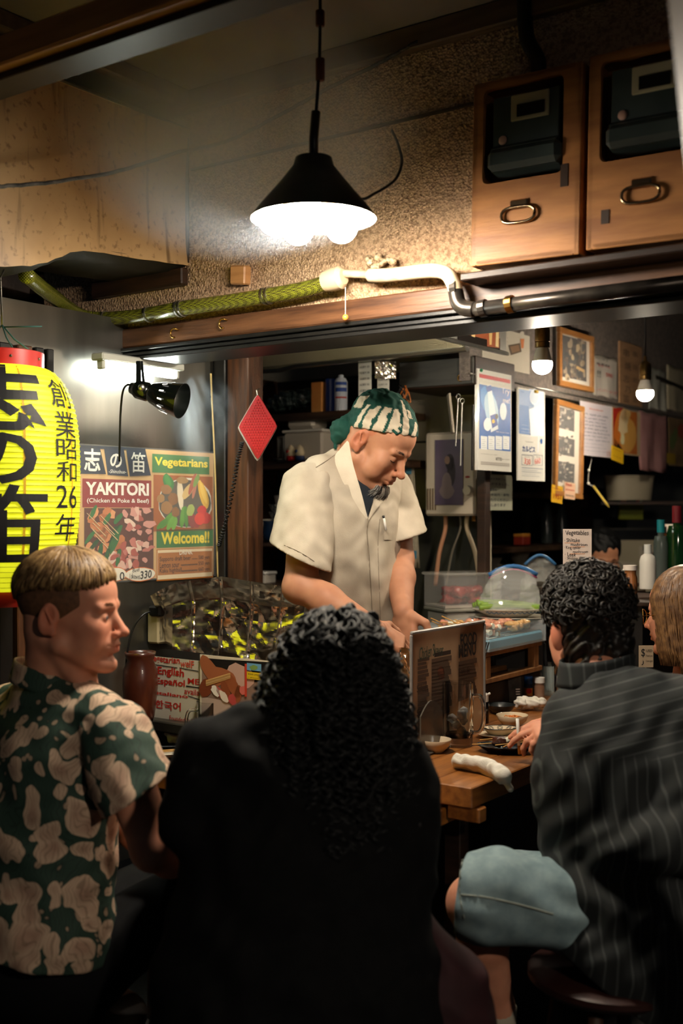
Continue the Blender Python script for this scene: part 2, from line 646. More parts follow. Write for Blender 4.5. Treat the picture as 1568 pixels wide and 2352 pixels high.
# common materials
M_wood_dark = mat('dark_wood', (.13, .085, .06), (.22, .14, .09), 6, .5, stretch=(1, 1, 8), bump=.15, bscale=40)
M_wood_post = mat('post_wood', (.20, .12, .075), (.36, .22, .13), 5, .45, stretch=(10, 10, 1), bump=.15, bscale=30)
M_counter = mat('counter_wood', (.46, .27, .12), (.62, .39, .18), 5, .38, stretch=(10, 1, 10), bump=.05, bscale=30, coat=.25)
M_counter2 = mat('table_wood', (.52, .30, .11), (.66, .41, .16), 5, .38, stretch=(1, 10, 10), bump=.05, bscale=30, coat=.2)
M_pale_wood = mat('pale_wood', (.66, .46, .28), (.76, .56, .36), 6, .5, stretch=(1, 1, 8))
M_box_wood = mat('meter_box_wood', (.54, .34, .18), (.70, .47, .26), 4, .5, stretch=(1, 1, 6), rvar=.12, bump=.08, bscale=25)
M_steel = mat('brushed_steel', (.60, .60, .57), (.72, .71, .68), 5, .32, 1.0, stretch=(1, 1, .1), rvar=.1)
M_steel_dark = mat('greasy_steel', (.30, .29, .27), (.46, .44, .40), 5, .38, 1.0, rvar=.12)
M_black = mat('black_paint', (.05, .05, .05), (.09, .085, .08), 12, .4)
M_black_plastic = mat('black_plastic', (.045, .045, .05), rough=.35)
M_white_plastic = mat('white_plastic', (.86, .84, .80), rough=.35)
M_paper = mat('paper', (.92, .90, .86), rough=.6)
M_ink = mat('black_ink', (.06, .06, .07), rough=.6)
M_red_ink = mat('red_ink', (.74, .12, .08), rough=.6)
M_white_ink = mat('white_ink', (.95, .93, .90), rough=.5)
M_floor = mat('concrete_floor', (.10, .09, .085), (.16, .15, .14), 7, .6, bump=.2, bscale=40)
M_ceil = mat('grey_ceiling_board', (.46, .44, .40), (.56, .53, .48), 2.2, .7, bump=.05)
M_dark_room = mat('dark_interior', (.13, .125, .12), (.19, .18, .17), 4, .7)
M_copper = mat('brass', (.72, .55, .28), (.62, .46, .22), 20, .3, 1.0)
M_soffit = mat('cream_soffit', (.62, .60, .50), (.72, .69, .58), 3, .35, rvar=.1)
M_soot = mat('peeling_soot', (.05, .045, .04), (.12, .10, .08), 20, .5)
def stucco():
 m = bpy.data.materials.new('rough_stucco')
 m.use_nodes = True
 N, L = m.node_tree.nodes, m.node_tree.links
 b = N['Principled BSDF']
 b.inputs['Roughness'].default_value = .75
 tc = N.new('ShaderNodeTexCoord')
 n1 = N.new('ShaderNodeTexNoise'); n1.inputs['Scale'].default_value = 2.2; n1.inputs['Detail'].default_value = 6
 n2 = N.new('ShaderNodeTexNoise'); n2.inputs['Scale'].default_value = 110; n2.inputs['Detail'].default_value = 5
 n3 = N.new('ShaderNodeTexVoronoi'); n3.inputs['Scale'].default_value = 150
 for n in (n1, n2, n3):
  L.new(tc.outputs['Object'], n.inputs['Vector'])
 r1 = N.new('ShaderNodeValToRGB')
 r1.color_ramp.elements[0].position, r1.color_ramp.elements[1].position = .3, .7
 r1.color_ramp.elements[0].color = (*lin((.70, .56, .43)), 1)
 r1.color_ramp.elements[1].color = (*lin((.84, .71, .56)), 1)
 L.new(n1.outputs[0], r1.inputs[0])
 r2 = N.new('ShaderNodeValToRGB')
 r2.color_ramp.elements[0].position, r2.color_ramp.elements[1].position = .38, .56
 r2.color_ramp.elements[0].color = (.45, .4, .35, 1)
 L.new(n2.outputs[0], r2.inputs[0])
 mx = N.new('ShaderNodeMixRGB'); mx.blend_type = 'MULTIPLY'; mx.inputs[0].default_value = .8
 L.new(r1.outputs[0], mx.inputs[1]); L.new(r2.outputs[0], mx.inputs[2])
 L.new(mx.outputs[0], b.inputs['Base Color'])
 ad = N.new('ShaderNodeMath'); ad.operation = 'ADD'
 L.new(n2.outputs[0], ad.inputs[0]); L.new(n3.outputs['Distance'], ad.inputs[1])
 bp = N.new('ShaderNodeBump'); bp.inputs['Strength'].default_value = .6; bp.inputs['Distance'].default_value = .010
 L.new(ad.outputs[0], bp.inputs['Height']); L.new(bp.outputs[0], b.inputs['Normal'])
 return m
M_stucco = stucco()
def sbox(name, a0, a1, b0, b1, z0, z1, m, bev=0.0, st=True, parent=None):
 mb = MB()
 mb.box(((a0 + a1) / 2, (b0 + b1) / 2, (z0 + z1) / 2), (a1 - a0, b1 - b0, z1 - z0), bev=bev)
 o = mb.build(name, m, parent=parent, M=None if parent else STALL)
 return struct(o) if st else o
# shell
mb = MB(); mb.box((0, 3, -.05), (9, 12, .1)); struct(mb.build('floor', M_floor))
wf = sbox('wall_front', -1.75, 1.2, .15, .26, 1.90, 2.56, M_stucco)
sbox('trim_1', -1.75, 1.2, .128, .28, 1.843, 1.90, mat('lintel_wood', (.26, .16, .10), (.42, .28, .18), 5, .45, stretch=(1, 10, 10), bump=.15), .004)
t2 = MB()
for z, y0 in ((1.836, .12), (1.822, .128), (1.808, .12)):
 t2.box((-.275, (y0 + .28) / 2, z), (2.95, .28 - y0, .011), bev=.002)
t2.box((-.275, .21, 1.822), (2.95, .13, .03))
struct(t2.build('trim_2', M_black, M=STALL))
sbox('ceiling', -2.6, 1.6, -1.7, .27, 2.56, 2.62, M_ceil)
sbox('trim_3', -1.75, 1.2, .118, .15, 2.50, 2.56, mat('cove_wood', (.34, .27, .21), (.42, .34, .26), 6, .6, stretch=(1, 8, 8)), .004)
sbox('trim_4', -1.02, -.985, -.8, .12, 2.515, 2.56, MATS['cove_wood'], .004)
pb = AB(Vector((-.745, 2.5, 0)))
sbox('trim_5', pb[0] - .6, pb[0] + 2.0, pb[1] - .05, pb[1] + .03, 2.30, 2.365, mat('beam_wood', (.60, .40, .21), (.72, .50, .28), 4, .5, stretch=(1, 10, 10), bump=.1), .005)
sbox('trim_6', pb[0] - .6, pb[0] + 2.0, pb[1] - .02, pb[1] + .06, 2.285, 2.302, M_black, .002)
sbox('wall_left_outer', -1.6, -1.36, -1.3, -.12, 0, 2.56, mat('grimy_panel', (.11, .085, .075), (.20, .15, .125), 9, .45, bump=.2, bscale=30))
sbox('wall_left', -1.345, -1.265, -.34, .52, .3, 1.93, mat('side_steel', (.40, .395, .375), (.52, .51, .48), 6, .34, .9, stretch=(1, 1, .15), rvar=.1))
sbox('wall_back', -2.2, -.80, 1.52, 1.6, 0, 2.35, mat('cream_board', (.66, .63, .55), (.76, .72, .63), 4, .5))
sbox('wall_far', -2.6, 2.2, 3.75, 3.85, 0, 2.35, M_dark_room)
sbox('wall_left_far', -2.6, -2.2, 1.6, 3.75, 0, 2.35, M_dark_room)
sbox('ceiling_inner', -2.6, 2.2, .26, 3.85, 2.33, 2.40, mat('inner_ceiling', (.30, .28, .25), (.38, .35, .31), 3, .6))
sbox('wall_right_upper', -.68, -.64, 1.14, 3.75, 1.80, 2.33, mat('rough_plaster', (.40, .365, .35), (.50, .46, .43), 60, .7, bump=.5, bscale=150))
for i, z in enumerate((1.62, 1.86)):
 sbox('trim_%d' % (7 + i), -2.2, -.80, 1.512, 1.52, z, z + .006, M_black)
sbox('wall_back_lower', -1.12, -.78, 1.47, 1.515, 0, 1.36, mat('damp_wall', (.17, .18, .16), (.27, .27, .24), 5, .5, bump=.1))
m = MB(); m.sheet([[(-1.62, .62, 2.10), (-.58, .62, 2.10)], [(-1.62, 1.0, 1.892), (-.58, 1.0, 1.892)]], .008)
so = struct(m.build('ceiling_soffit', M_soffit, M=STALL))
hood = thing('range_hood', 'stainless hood rim and side panel over the grill kitchen', 'hood', M=STALL)
m = MB()
m.tube([(-1.62, 1.0, 1.883), (-1.35, 1.0, 1.876), (-1.28, 1.003, 1.885), (-.57, 1.0, 1.888)], .016, 8, flat=.8)
m.box((-1.095, 1.008, 1.905), (1.05, .012, .05), bev=.002)
m.build('rim', M_steel, hood, smooth=True, angle=40)
m = MB(); m.box((-.575, .80, 2.05), (.014, .95, .31), bev=.003)
m.build('side_panel', mat('mirror_steel', (.86, .85, .82), rough=.42, metal=1.0), hood)
m = MB(); m.box((-.563, .80, 1.899), (.01, .95, .012), bev=.002); m.build('edge_strip', M_steel, hood)
ht = thing('hood_fill_light', 'tube light fitting tucked behind the lintel under the hood', 'tube light', M=LOC(P(-1.0, .40, 1.868), TH))  # added fill light, hidden from view, that brightens the soffit and shelves
m = MB(); m.tube([(-.16, 0, -.016), (.16, 0, -.016)], .010, 10); m.build('tube', mat('hood_fill_tube', (1, 1, 1), rough=.4, emit=(1, .90, .72), es=HOOD_FILL_L), ht, smooth=True)
m = MB(); m.box((0, 0, 0), (.36, .045, .014), bev=.003); m.build('housing', mat('housing_cream', (.72, .70, .62), rough=.4), ht)
m = MB()
rnd = random.Random(3)
for cx, t0, w_, d_ in ((-.95, .10, .42, .055), (-1.36, .05, .36, .035), (-.70, .13, .16, .04)):
 pts = []
 for k in range(22):
  a = 6.283 * k / 22
  r_ = 1 + .22 * math.sin(3 * a + cx) + rnd.uniform(-.12, .12)
  t = t0 + math.sin(a) * d_ * r_
  pts.append((cx + math.cos(a) * w_ / 2 * r_, 1.0 - .38 * t - .006, 1.892 + .208 * t - .004))
 m.add(pts, [list(range(21, -1, -1))])
pe = m.build('soot_patch', M_soot, so, label='peeling black soot on the cream soffit')
pe.matrix_parent_inverse = Matrix.Identity(4)
duct = thing('tin_duct', 'large dented tan tin duct box with soot drips under the ceiling', 'duct', M=STALL)
def duct_mat():
 m = mat('tan_tin', (.68, .54, .37), (.80, .66, .47), 3.5, .42, rvar=.12)
 nt = m.node_tree; N, L = nt.nodes, nt.links
 b = N['Principled BSDF']
 cr = b.inputs['Base Color'].links[0].from_node
 tc = [n for n in N if n.type == 'TEX_COORD'][0]
 mp = N.new('ShaderNodeMapping'); mp.inputs['Scale'].default_value = (1, 14, 1.1)
 L.new(tc.outputs['Object'], mp.inputs[0])
 nz = N.new('ShaderNodeTexNoise'); nz.inputs['Scale'].default_value = 2.0; nz.inputs['Detail'].default_value = 3
 L.new(mp.outputs[0], nz.inputs['Vector'])
 r = N.new('ShaderNodeValToRGB'); r.color_ramp.elements[0].position = .60; r.color_ramp.elements[1].position = .72
 r.color_ramp.elements[0].color = (1, 1, 1, 1); r.color_ramp.elements[1].color = (.22, .19, .17, 1)
 L.new(nz.outputs[0], r.inputs[0])
 sp = N.new('ShaderNodeTexNoise'); sp.inputs['Scale'].default_value = 55; sp.inputs['Detail'].default_value = 2
 L.new(tc.outputs['Object'], sp.inputs['Vector'])
 r2 = N.new('ShaderNodeValToRGB'); r2.color_ramp.elements[0].position = .28; r2.color_ramp.elements[1].position = .42
 r2.color_ramp.elements[0].color = (.3, .24, .2, 1)
 L.new(sp.outputs[0], r2.inputs[0])
 mx = N.new('ShaderNodeMixRGB'); mx.blend_type = 'MULTIPLY'; mx.inputs[0].default_value = .75
 mx2 = N.new('ShaderNodeMixRGB'); mx2.blend_type = 'MULTIPLY'; mx2.inputs[0].default_value = .6
 L.new(cr.outputs[0], mx.inputs[1]); L.new(r.outputs[0], mx.inputs[2])
 L.new(mx.outputs[0], mx2.inputs[1]); L.new(r2.outputs[0], mx2.inputs[2])
 L.new(mx2.outputs[0], b.inputs['Base Color'])
 return m
M_duct = duct_mat()
edge_px = [(-60, 618), (0, 612), (60, 612), (100, 604), (135, 590), (165, 578), (200, 577), (250, 583), (300, 592), (370, 603), (432, 612)]
edge = [AB(Wa(x, y, -1.015))[1:] for x, y in edge_px]
edge = [(-1.05, edge[0][1] - .01)] + edge + [(.16, edge[-1][1])]
def duct_edge(b_):
 for (b0, z0), (b1, z1) in zip(edge[:-1], edge[1:]):
  if b0 <= b_ <= b1:
   t = (b_ - b0) / (b1 - b0)
   t = t * t * (3 - 2 * t)
   return z0 + (z1 - z0) * t
 return edge[-1][1]
rows = []
for i in range(13):
 row = []
 for j in range(45):
  b_ = -.95 + j / 44 * 1.095
  zb, zt = duct_edge(b_), 2.455
  z = zt + (zb - zt) * i / 12
  a_ = -1.015 + .010 * math.sin(b_ * 11) * (i / 12) ** 2 - .008 * math.sin(b_ * 6 + z * 9)
  row.append((a_, b_, z))
 rows.append(row)
m = MB(); m.sheet(rows, .003); m.build('face_panel', M_duct, duct, smooth=True, angle=50)
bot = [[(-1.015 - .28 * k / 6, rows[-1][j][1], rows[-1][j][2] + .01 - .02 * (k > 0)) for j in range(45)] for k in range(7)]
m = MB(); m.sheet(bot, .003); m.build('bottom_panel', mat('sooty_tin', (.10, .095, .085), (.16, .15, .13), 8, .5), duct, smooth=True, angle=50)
m = MB(); m.box((-1.155, -.405, 2.455), (.28, 1.09, .006)); m.build('top_panel', M_duct, duct)
m = MB(); m.tube([(-1.012, .14, 2.07), (-1.012, .14, 2.455)], .006, 6); m.tube([(-1.012, -.95, 2.457), (-1.012, .14, 2.457)], .005, 6)
m.build('corner_seam', M_steel_dark, duct, smooth=True)
m = MB(); m.box((-1.2, .13, 2.03), (.38, .03, .05), bev=.004); m.build('support_batten', M_wood_dark, duct)
m = MB(); m.tube([W(82, 1500, 3.3), W(82, 1100, 3.3), W(78, 600, 3.3)], .028, 14)
tag(m.build('steel_pillar', mat('rusty_pipe', (.12, .10, .09), (.26, .21, .17), 30, .35, .6), smooth=True), 'dark rusty steel pillar standing behind the yellow lantern', 'pillar')
for i, (b0, b1, mm) in enumerate(((-.36, -.315, M_black), (-.30, -.25, M_wood_post), (-.24, -.21, M_black), (-.20, -.175, M_black))):
 sbox('trim_%d' % (10 + i), -1.275, -1.215, b0, b1, .3, 1.80, mm, .003)
pp = AB(W(563, 1100, 3.75))
sbox('trim_15', pp[0] - .045, pp[0] + .045, pp[1] - .04, pp[1] + .04, 0, 1.90, M_wood_post, .004)
sbox('trim_16', pp[0] - .10, pp[0] - .045, pp[1] - .05, pp[1] + .0, 0, 1.90, M_black, .003)
lt = MB()
p0, p1 = W(1497, -120, 1.35), W(1590, 760, 1.50)
p1 = p0 + (p1 - p0) * (p0.z / (p0.z - p1.z))
ax = (p1 - p0).normalized()
R = frame_from(ax, (0, 1, 0))
lt.box((p0 + p1) / 2 + Vector((.055, 0, 0)), ((p1 - p0).length, .05, .11), R=R, bev=.006)
tag(lt.build('door_timber', mat('pale_timber', (.40, .29, .15), (.48, .36, .19), 4, .5, stretch=(8, 8, 1))), 'blurred wooden door timber leaning in at the top right corner', 'timber')
# pendant lamp with five globe bulbs
LPZ = 2.50
LP = W(720, 487, LPZ)
lamp = thing('pendant_lamp', 'shallow metal shade pendant lamp with five glowing globe bulbs', 'lamp', LP)
m = MB()
m.lathe([(.040, .118), (.045, .10), (.075, .062), (.118, .012), (.138, -.014), (.140, -.016), (.138, -.017)], 40)
m.build('shade', mat('lamp_shade_metal', (.16, .18, .18), (.24, .25, .24), 10, .45, .4), lamp, smooth=True)
m = MB()
m.lathe([(.1375, -.0155), (.115, .010), (.073, .057), (.040, .092), (.0, .096)], 40)
m.build('shade_lining', mat('white_enamel', (.90, .86, .78), rough=.35), lamp, smooth=True)
m = MB(); m.lathe([(.0, .09), (.035, .09), (.042, .05), (.042, .035), (0, .03)], 24); m.build('socket_block', mat('ceramic', (.86, .80, .70), rough=.3), lamp, smooth=True, angle=40)
M_bulb = mat('glowing_bulb', (1, .97, .9), rough=.4, emit=WARM, es=BULB_L)
for k in range(5):
 a = math.radians(-100 + 72 * k)
 d = Vector((math.cos(a) * .62, math.sin(a) * .62, -.80)).normalized()
 base = Vector((math.cos(a) * .036, math.sin(a) * .036, .045))
 m = MB(); R = frame_from(d)
 Rz = Matrix((R.col[1], R.col[2], R.col[0])).transposed()
 m.lathe([(.0, 0), (.017, 0), (.0185, .012), (.017, .052)], 14, c=base, R=Rz)
 so_ = m.build('socket', mat('ceramic_socket', (.82, .70, .52), rough=.35), lamp, smooth=True, angle=50)
 c = base + d * .080
 m = MB(); m.ell(c, .036, nu=18, nv=12)
 m.build('bulb', M_bulb, lamp, smooth=True)
m = MB(); m.tube([(0, 0, .11), (0, 0, .16), (.005, 0, .22)], .010, 8); m.build('neck', M_black, lamp, smooth=True)
m = MB()
top = W(735, 20, LPZ) - LP
m.tube(spline([(0.005, 0, .21), (.012, 0, .32), (top.x, 0, .42), (top.x, 0, 2.56 - LP.z)], 5), .004, 6)
m.build('cord', M_black, lamp, smooth=True)
for y0_, y1_ in ((185, 135), (60, 25)):
 m = MB(); m.tube([W(735, y0_, LPZ) - LP, W(735, y1_, LPZ) - LP], .010, 8)
 m.build('cord_sleeve', mat('red_brown_tape', (.38, .20, .15), rough=.6), lamp, smooth=True)
m = MB()
m.tube(spline([LP + Vector((.05, 0, .07)), LP + Vector((.10, .03, .038)), W(860, 445, 2.54), W(905, 415, 2.6), W(922, 375, 2.66), W(915, 335, 2.7), W(900, 300, 2.76)], 7), .0035, 6)
m.build('trailing_wire', M_black, lamp, smooth=True, world=True)
# pipes along the lintel
M_hose = bpy.data.materials.new('green_mesh_hose'); M_hose.use_nodes = True
N, L = M_hose.node_tree.nodes, M_hose.node_tree.links
b = N['Principled BSDF']; b.inputs['Roughness'].default_value = .25; b.inputs['Coat Weight'].default_value = .5
tc = N.new('ShaderNodeTexCoord'); ck = N.new('ShaderNodeTexChecker'); ck.inputs['Scale'].default_value = 260
ck.inputs['Color1'].default_value = (*lin((.52, .54, .16)), 1); ck.inputs['Color2'].default_value = (*lin((.26, .24, .12)), 1)
L.new(tc.outputs['Object'], ck.inputs['Vector']); L.new(ck.outputs[0], b.inputs['Base Color'])
MATS['green_mesh_hose'] = M_hose
hose = thing('mesh_hose', 'greenish mesh covered hose running along the lintel to the white pipe', 'hose', Wb(420, 712, .1))
hp = [W(60, 632, 2.95), W(120, 680, 3.2), W(195, 728, 3.45), Wb(300, 728, .10), Wb(420, 708, .09), Wb(560, 688, .10), Wb(700, 664, .10), Wb(775, 640, .10)]
m = MB(); m.tube(spline(hp, 8), .021, 14); m.build('tube', M_hose, hose, smooth=True, world=True)
for px_, py_ in ((243, 731), (410, 709), (418, 708), (610, 681), (620, 679), (340, 722)):
 m = MB(); q = Wb(px_, py_, .10 if px_ > 290 else .06)
 q = min((Vector(p) for p in spline(hp, 30)), key=lambda p: abs((p.x / p.y) - (px_ - CPX) / FPX))
 Rr = frame_from((VX, VY, .12)); Rz = Matrix((Rr.col[1], Rr.col[2], Rr.col[0])).transposed()
 m.lathe([(.021, -.003), (.0245, -.003), (.0245, .003), (.021, .003)], 14, c=q, R=Rz)
 m.build('clamp', M_steel, hose, smooth=False, world=True)
m = MB(); Rr = frame_from((VX, VY, .1)); Rz = Matrix((Rr.col[1], Rr.col[2], Rr.col[0])).transposed()
m.lathe([(.0, -.03), (.026, -.03), (.03, -.01), (.03, .02), (.02, .03), (0, .03)], 16, c=Wb(768, 641, .095), R=Rz)
m.build('coupling', mat('cream_plastic', (.85, .76, .62), rough=.35), hose, smooth=True, world=True, angle=40)
pipe = thing('water_pipe', 'white lagged water pipe bending into a dark steel pipe over the opening', 'pipe', Wb(1000, 640, .1))
m = MB(); wp = spline([Wb(785, 628, .10), Wb(830, 630, .10), Wb(870, 633, .10), Wb(930, 628, .09), Wb(990, 622, .08), Wb(1025, 628, .08), Wb(1042, 655, .08), Wb(1047, 672, .08)], 6)
m.tube(wp, [.010] * 9 + [.0175] * (len(wp) - 9), 14)
m.build('lagged_section', mat('white_lagging', (.88, .82, .70), (.78, .70, .56), 30, .5), pipe, smooth=True, world=True)
m = MB(); m.tube(spline([Wb(1046, 668, .08), Wb(1052, 695, .08), Wb(1066, 708, .08), Wb(1090, 711, .08)], 6), .0185, 14)
m.build('elbow', mat('grey_pipe', (.24, .22, .20), (.34, .31, .28), 20, .3, .7), pipe, smooth=True, world=True)
m = MB(); m.tube([Wb(1085, 711, .08), Wb(1300, 683, .08), Wb(1640, 640, .08)], .0165, 14)
m.build('straight_section', MATS['grey_pipe'], pipe, smooth=True, world=True)
for px_, py_ in ((1110, 708), (1172, 699), (1046, 664)):
 m = MB(); m.lathe([(.016, -.008), (.0205, -.008), (.0205, .008), (.016, .008)], 14, c=Wb(px_, py_, .08), R=Rz)
 m.build('collar', M_copper if px_ == 1172 else MATS['grey_pipe'], pipe, world=True)
m = SDF(np.array(Wb(875, 605, .11)) - .05, np.array(Wb(875, 605, .11)) + .05, .003)
rnd = random.Random(8)
for k in range(22):
 c = Wb(875 + rnd.uniform(-30, 30), 603 + rnd.uniform(-16, 12), .125 + rnd.uniform(-.01, .01))
 m.ell(c, rnd.uniform(.005, .011), k=.003)
tag(m.build('putty_wad', mat('scorched_putty', (.40, .30, .2), (.85, .75, .6), 120, .5), relax=0), 'scorched lump of crumbled putty on the wall above the white pipe', 'putty')
m = MB(); q = Wb(552, 632, .13); m.box(q, (.055, .03, .052), R=rotm(.1, .12, TH), bev=.004)
tag(m.build('wooden_block', M_pale_wood), 'small tan wooden block nailed to the stucco under the lamp', 'block')
def hook(px_, py_, b_, lab, s=.013, rot=0.0):
 q = Wb(px_, py_, b_)
 m = MB()
 pts = [q + Vector((VX * s * math.cos(a) + .002 * UX, VY * s * math.cos(a), s * math.sin(a))) for a in [math.radians(60 + rot + 25 * k) for k in range(10)]]
 m.tube([q + Vector((VX * s * .4 + UX * .03, VY * s * .4 + UY * .03, s * .7))] + pts, .0028, 6)
 tag(m.build('cup_hook', M_copper, smooth=True), lab, 'hook', 'brass cup hooks')
hook(398, 765, .115, 'brass cup hook on the dark lintel below the hose, further left one')
hook(510, 743, .115, 'brass cup hook on the dark lintel below the hose, nearer the lamp')
hook(1057, 868, 1.146, 'brass cup hook on the dark hanging cupboard beside the blue poster', .011)
m = MB(); q = Wb(793, 660, .10); q2 = Wb(793, 722, .10)
m.tube([q, q2], .0012, 5)
st = thing('lamp_pull', 'thin pull string with a small amber bead under the coupling', 'pull string', q2)
m.build('string', M_paper, st, world=True)
m = MB(); m.ell(q2 - Vector((0, 0, .008)), .0085); m.build('bead', mat('amber_bead', (.85, .55, .25), rough=.3), st, smooth=True, world=True)
m = MB()
cp = [W(-10, 428, 2.55), W(60, 424, 2.6), W(180, 410, 2.7), W(300, 385, 2.85), W(400, 352, 3.0), Wb(520, 325, .12), Wb(640, 265, .12), Wb(760, 200, .12), Wb(870, 145, .12), Wb(960, 95, .12)]
rnd = random.Random(2)
cp2 = [p + Vector((0, 0, rnd.uniform(-.0015, .0015))) for p in spline(cp, 8)]
m.tube(cp2, .0048, 7)
tag(m.build('sooty_cable', mat('greasy_cable', (.10, .095, .09), (.34, .32, .29), 35, .6, bump=.5, bscale=200), smooth=True), 'greasy soot coated cable sagging from the duct up across the stucco wall', 'cable')
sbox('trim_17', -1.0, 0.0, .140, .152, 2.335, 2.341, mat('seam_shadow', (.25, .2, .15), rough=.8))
# electricity meters in wooden boxes
def meter_box(a0, a1, z0, z1, label, tilt, wide):
 w, h = a1 - a0, z1 - z0
 M = STALL @ Matrix.Translation((a0, .15, z0)) @ Matrix.Rotation(tilt, 4, 'Y')
 t = thing('meter_box', label, 'meter box', M=M, group='wooden electricity meter boxes')
 D = .085
 m = MB()
 m.box((w / 2, -.005, h / 2), (w, .010, h))
 m.build('back_board', M_box_wood, t)
 for nm, c, d in (('side_board', (.007, -D / 2, h / 2), (.014, D, h)), ('side_board', (w - .007, -D / 2, h / 2), (.014, D, h)),
                     ('bottom_board', (w / 2, -D / 2, .007), (w - .028, D, .014)), ('top_board', (w / 2, -D / 2, h - .007), (w - .028, D, .014))):
  m = MB(); m.box(c, d, bev=.002); m.build(nm, M_box_wood, t)
 wx0, wx1, wz0, wz1, r = w * .10, w * .84, h * .44, h * .955, .015
 win = []
 for cx, cz, s0 in ((wx1 - r, wz1 - r, 0), (wx0 + r, wz1 - r, 90), (wx0 + r, wz0 + r, 180), (wx1 - r, wz0 + r, 270)):
  for k in range(5):
   an = math.radians(s0 + 22.5 * k)
   win.append((cx + r * math.cos(an), cz + r * math.sin(an)))
 out = []
 for x, z in win:
  dx, dz = x - (wx0 + wx1) / 2, z - (wz0 + wz1) / 2
  out.append(None)
 ob = [(w - .003, h - .003), (.003, h - .003), (.003, .003), (w - .003, .003)]
 vs, fs = [], []
 yy = -D
 for x, z in win:
  vs.append((x, yy, z))
 for x, z in ob:
  vs.append((x, yy, z))
 n = 20
 for q in range(4):
  for k in range(4):
   fs.append((q * 5 + k, q * 5 + k + 1, n + q))
  fs.append((q * 5 + 4, (q * 5 + 5) % n, n + (q + 1) % 4, n + q))
 m = MB(); m.add(vs, fs)
 for k in range(n):
  k2 = (k + 1) % n
  m.add([(win[k][0], yy, win[k][1]), (win[k2][0], yy, win[k2][1]), (win[k2][0], yy + .012, win[k2][1]), (win[k][0], yy + .012, win[k][1])], [(0, 1, 2, 3)])
 m.build('front_board', M_box_wood, t)
 mt = MB()
 cx, cw = w * .49, w * .60
 prof = [(-.012, h * .50), (-.05, h * .485), (-.088, h * .50), (-.100, h * .555), (-.092, h * .62), (-.080, h * .64), (-.082, h * .70), (-.080, h * .90), (-.05, h * .93), (-.012, h * .93)]
 vs = [(cx - cw / 2, y, z) for y, z in prof] + [(cx + cw / 2, y, z) for y, z in prof]
 k = len(prof)
 mt.add(vs, [(i, i + 1, i + 1 + k, i + k) for i in range(k - 1)] + [tuple(range(k - 1, -1, -1)), tuple(range(k, 2 * k))])
 mt.box((cx + w * .012, -.07, h * .555), (cw * 1.12, .07, h * .12), bev=.012)
 mo = mt.build('meter', mat('meter_green', (.17, .20, .19), (.23, .26, .245), 8, .3), t, smooth=True, angle=30)
 m = MB(); m.box((cx + .012, -.083, h * .825), (cw * .58, .006, h * .14), bev=.002); m.build('dial_plate', mat('dial_cream', (.62, .58, .46), rough=.5), mo)
 m = MB(); m.box((cx + .016, -.087, h * .805), (cw * .42, .004, h * .065)); m.build('dial_window', mat('dial_glass', (.08, .08, .07), rough=.15), mo)
 m = MB(); m.lathe([(0, -.088), (.009, -.088), (.010, -.080)], 14, c=(0, 0, 0), R=rotm(-math.pi / 2));
 m = MB(); m.ell((cx - cw * .34, -.083, h * .665), (.011, .004, .011), nu=14); m.build('seal_button', mat('seal_pink', (.72, .56, .48), rough=.4), mo, smooth=True)
 hd = MB()
 hx, hz = w * .46, h * .245
 pts = []
 for q in range(21):
  an = 2 * math.pi * q / 20
  pts.append((hx + .042 * math.copysign(abs(math.cos(an)) ** .6, math.cos(an)), -D - .008, hz + .018 * math.copysign(abs(math.sin(an)) ** .8, math.sin(an))))
 hd.tube(pts, .0042, 8)
 hd.build('handle', mat('aged_chrome', (.62, .52, .40), rough=.22, metal=1.0), t, smooth=True)
 m = MB(); m.box((hx, -D - .004, hz + .024), (.045, .008, .022), bev=.003); m.build('handle_plate', MATS['aged_chrome'], t)
 m = MB(); m.box((w * (.86 if wide else .16), -D - .001, h * (.42 if wide else .16)), (.018, .002, .05 if wide else .03)); m.build('tape_patch', mat('dark_tape', (.20, .13, .08), rough=.5), t)
 return t
meter_box(-.040, .232, 1.925, 2.350, 'wooden electricity meter box nearer the lamp with a green meter', .02, True)
meter_box(.248, .52, 1.925, 2.350, 'wooden electricity meter box half hidden by the door timber', .02, False)
m = MB(); m.box((.25, .10, 1.90), (.62, .10, .018), bev=.003)
tag(m.build('meter_shelf', M_wood_dark, M=STALL), 'dark wooden ledge carrying the two electricity meter boxes', 'shelf')
m = MB(); m.tube(spline([Wb(1205, -40, .12), Wb(1208, 80, .12), Wb(1235, 140, .12), Wb(1232, 195, .12)], 6), .018, 10)
tag(m.build('conduit', M_black, smooth=True), 'dark flexible conduit coming down into the first meter box', 'conduit')
al = thing('fill_lamp', 'round lamp on a pole at the neighbouring stall, outside the picture', 'lamp', (1.05, -.25, 2.02))  # added fill light out of frame for the seated people; its shade cuts upward light
m = MB(); m.ell((0, 0, 0), .06, nu=16, nv=10); m.build('globe', mat('fill_globe', (1, 1, 1), rough=.4, emit=(1, .86, .70), es=FILL_L), al, smooth=True)
m = MB(); m.lathe([(.16, -.03), (.15, .0), (.06, .10), (.0, .11)], 28); m.build('shade', M_black, al, smooth=True)
m = MB(); m.tube([(0, -.17, -2.02), (0, -.17, .12), (0, 0, .12)], .012, 8); m.build('pole', M_black, al, smooth=True)
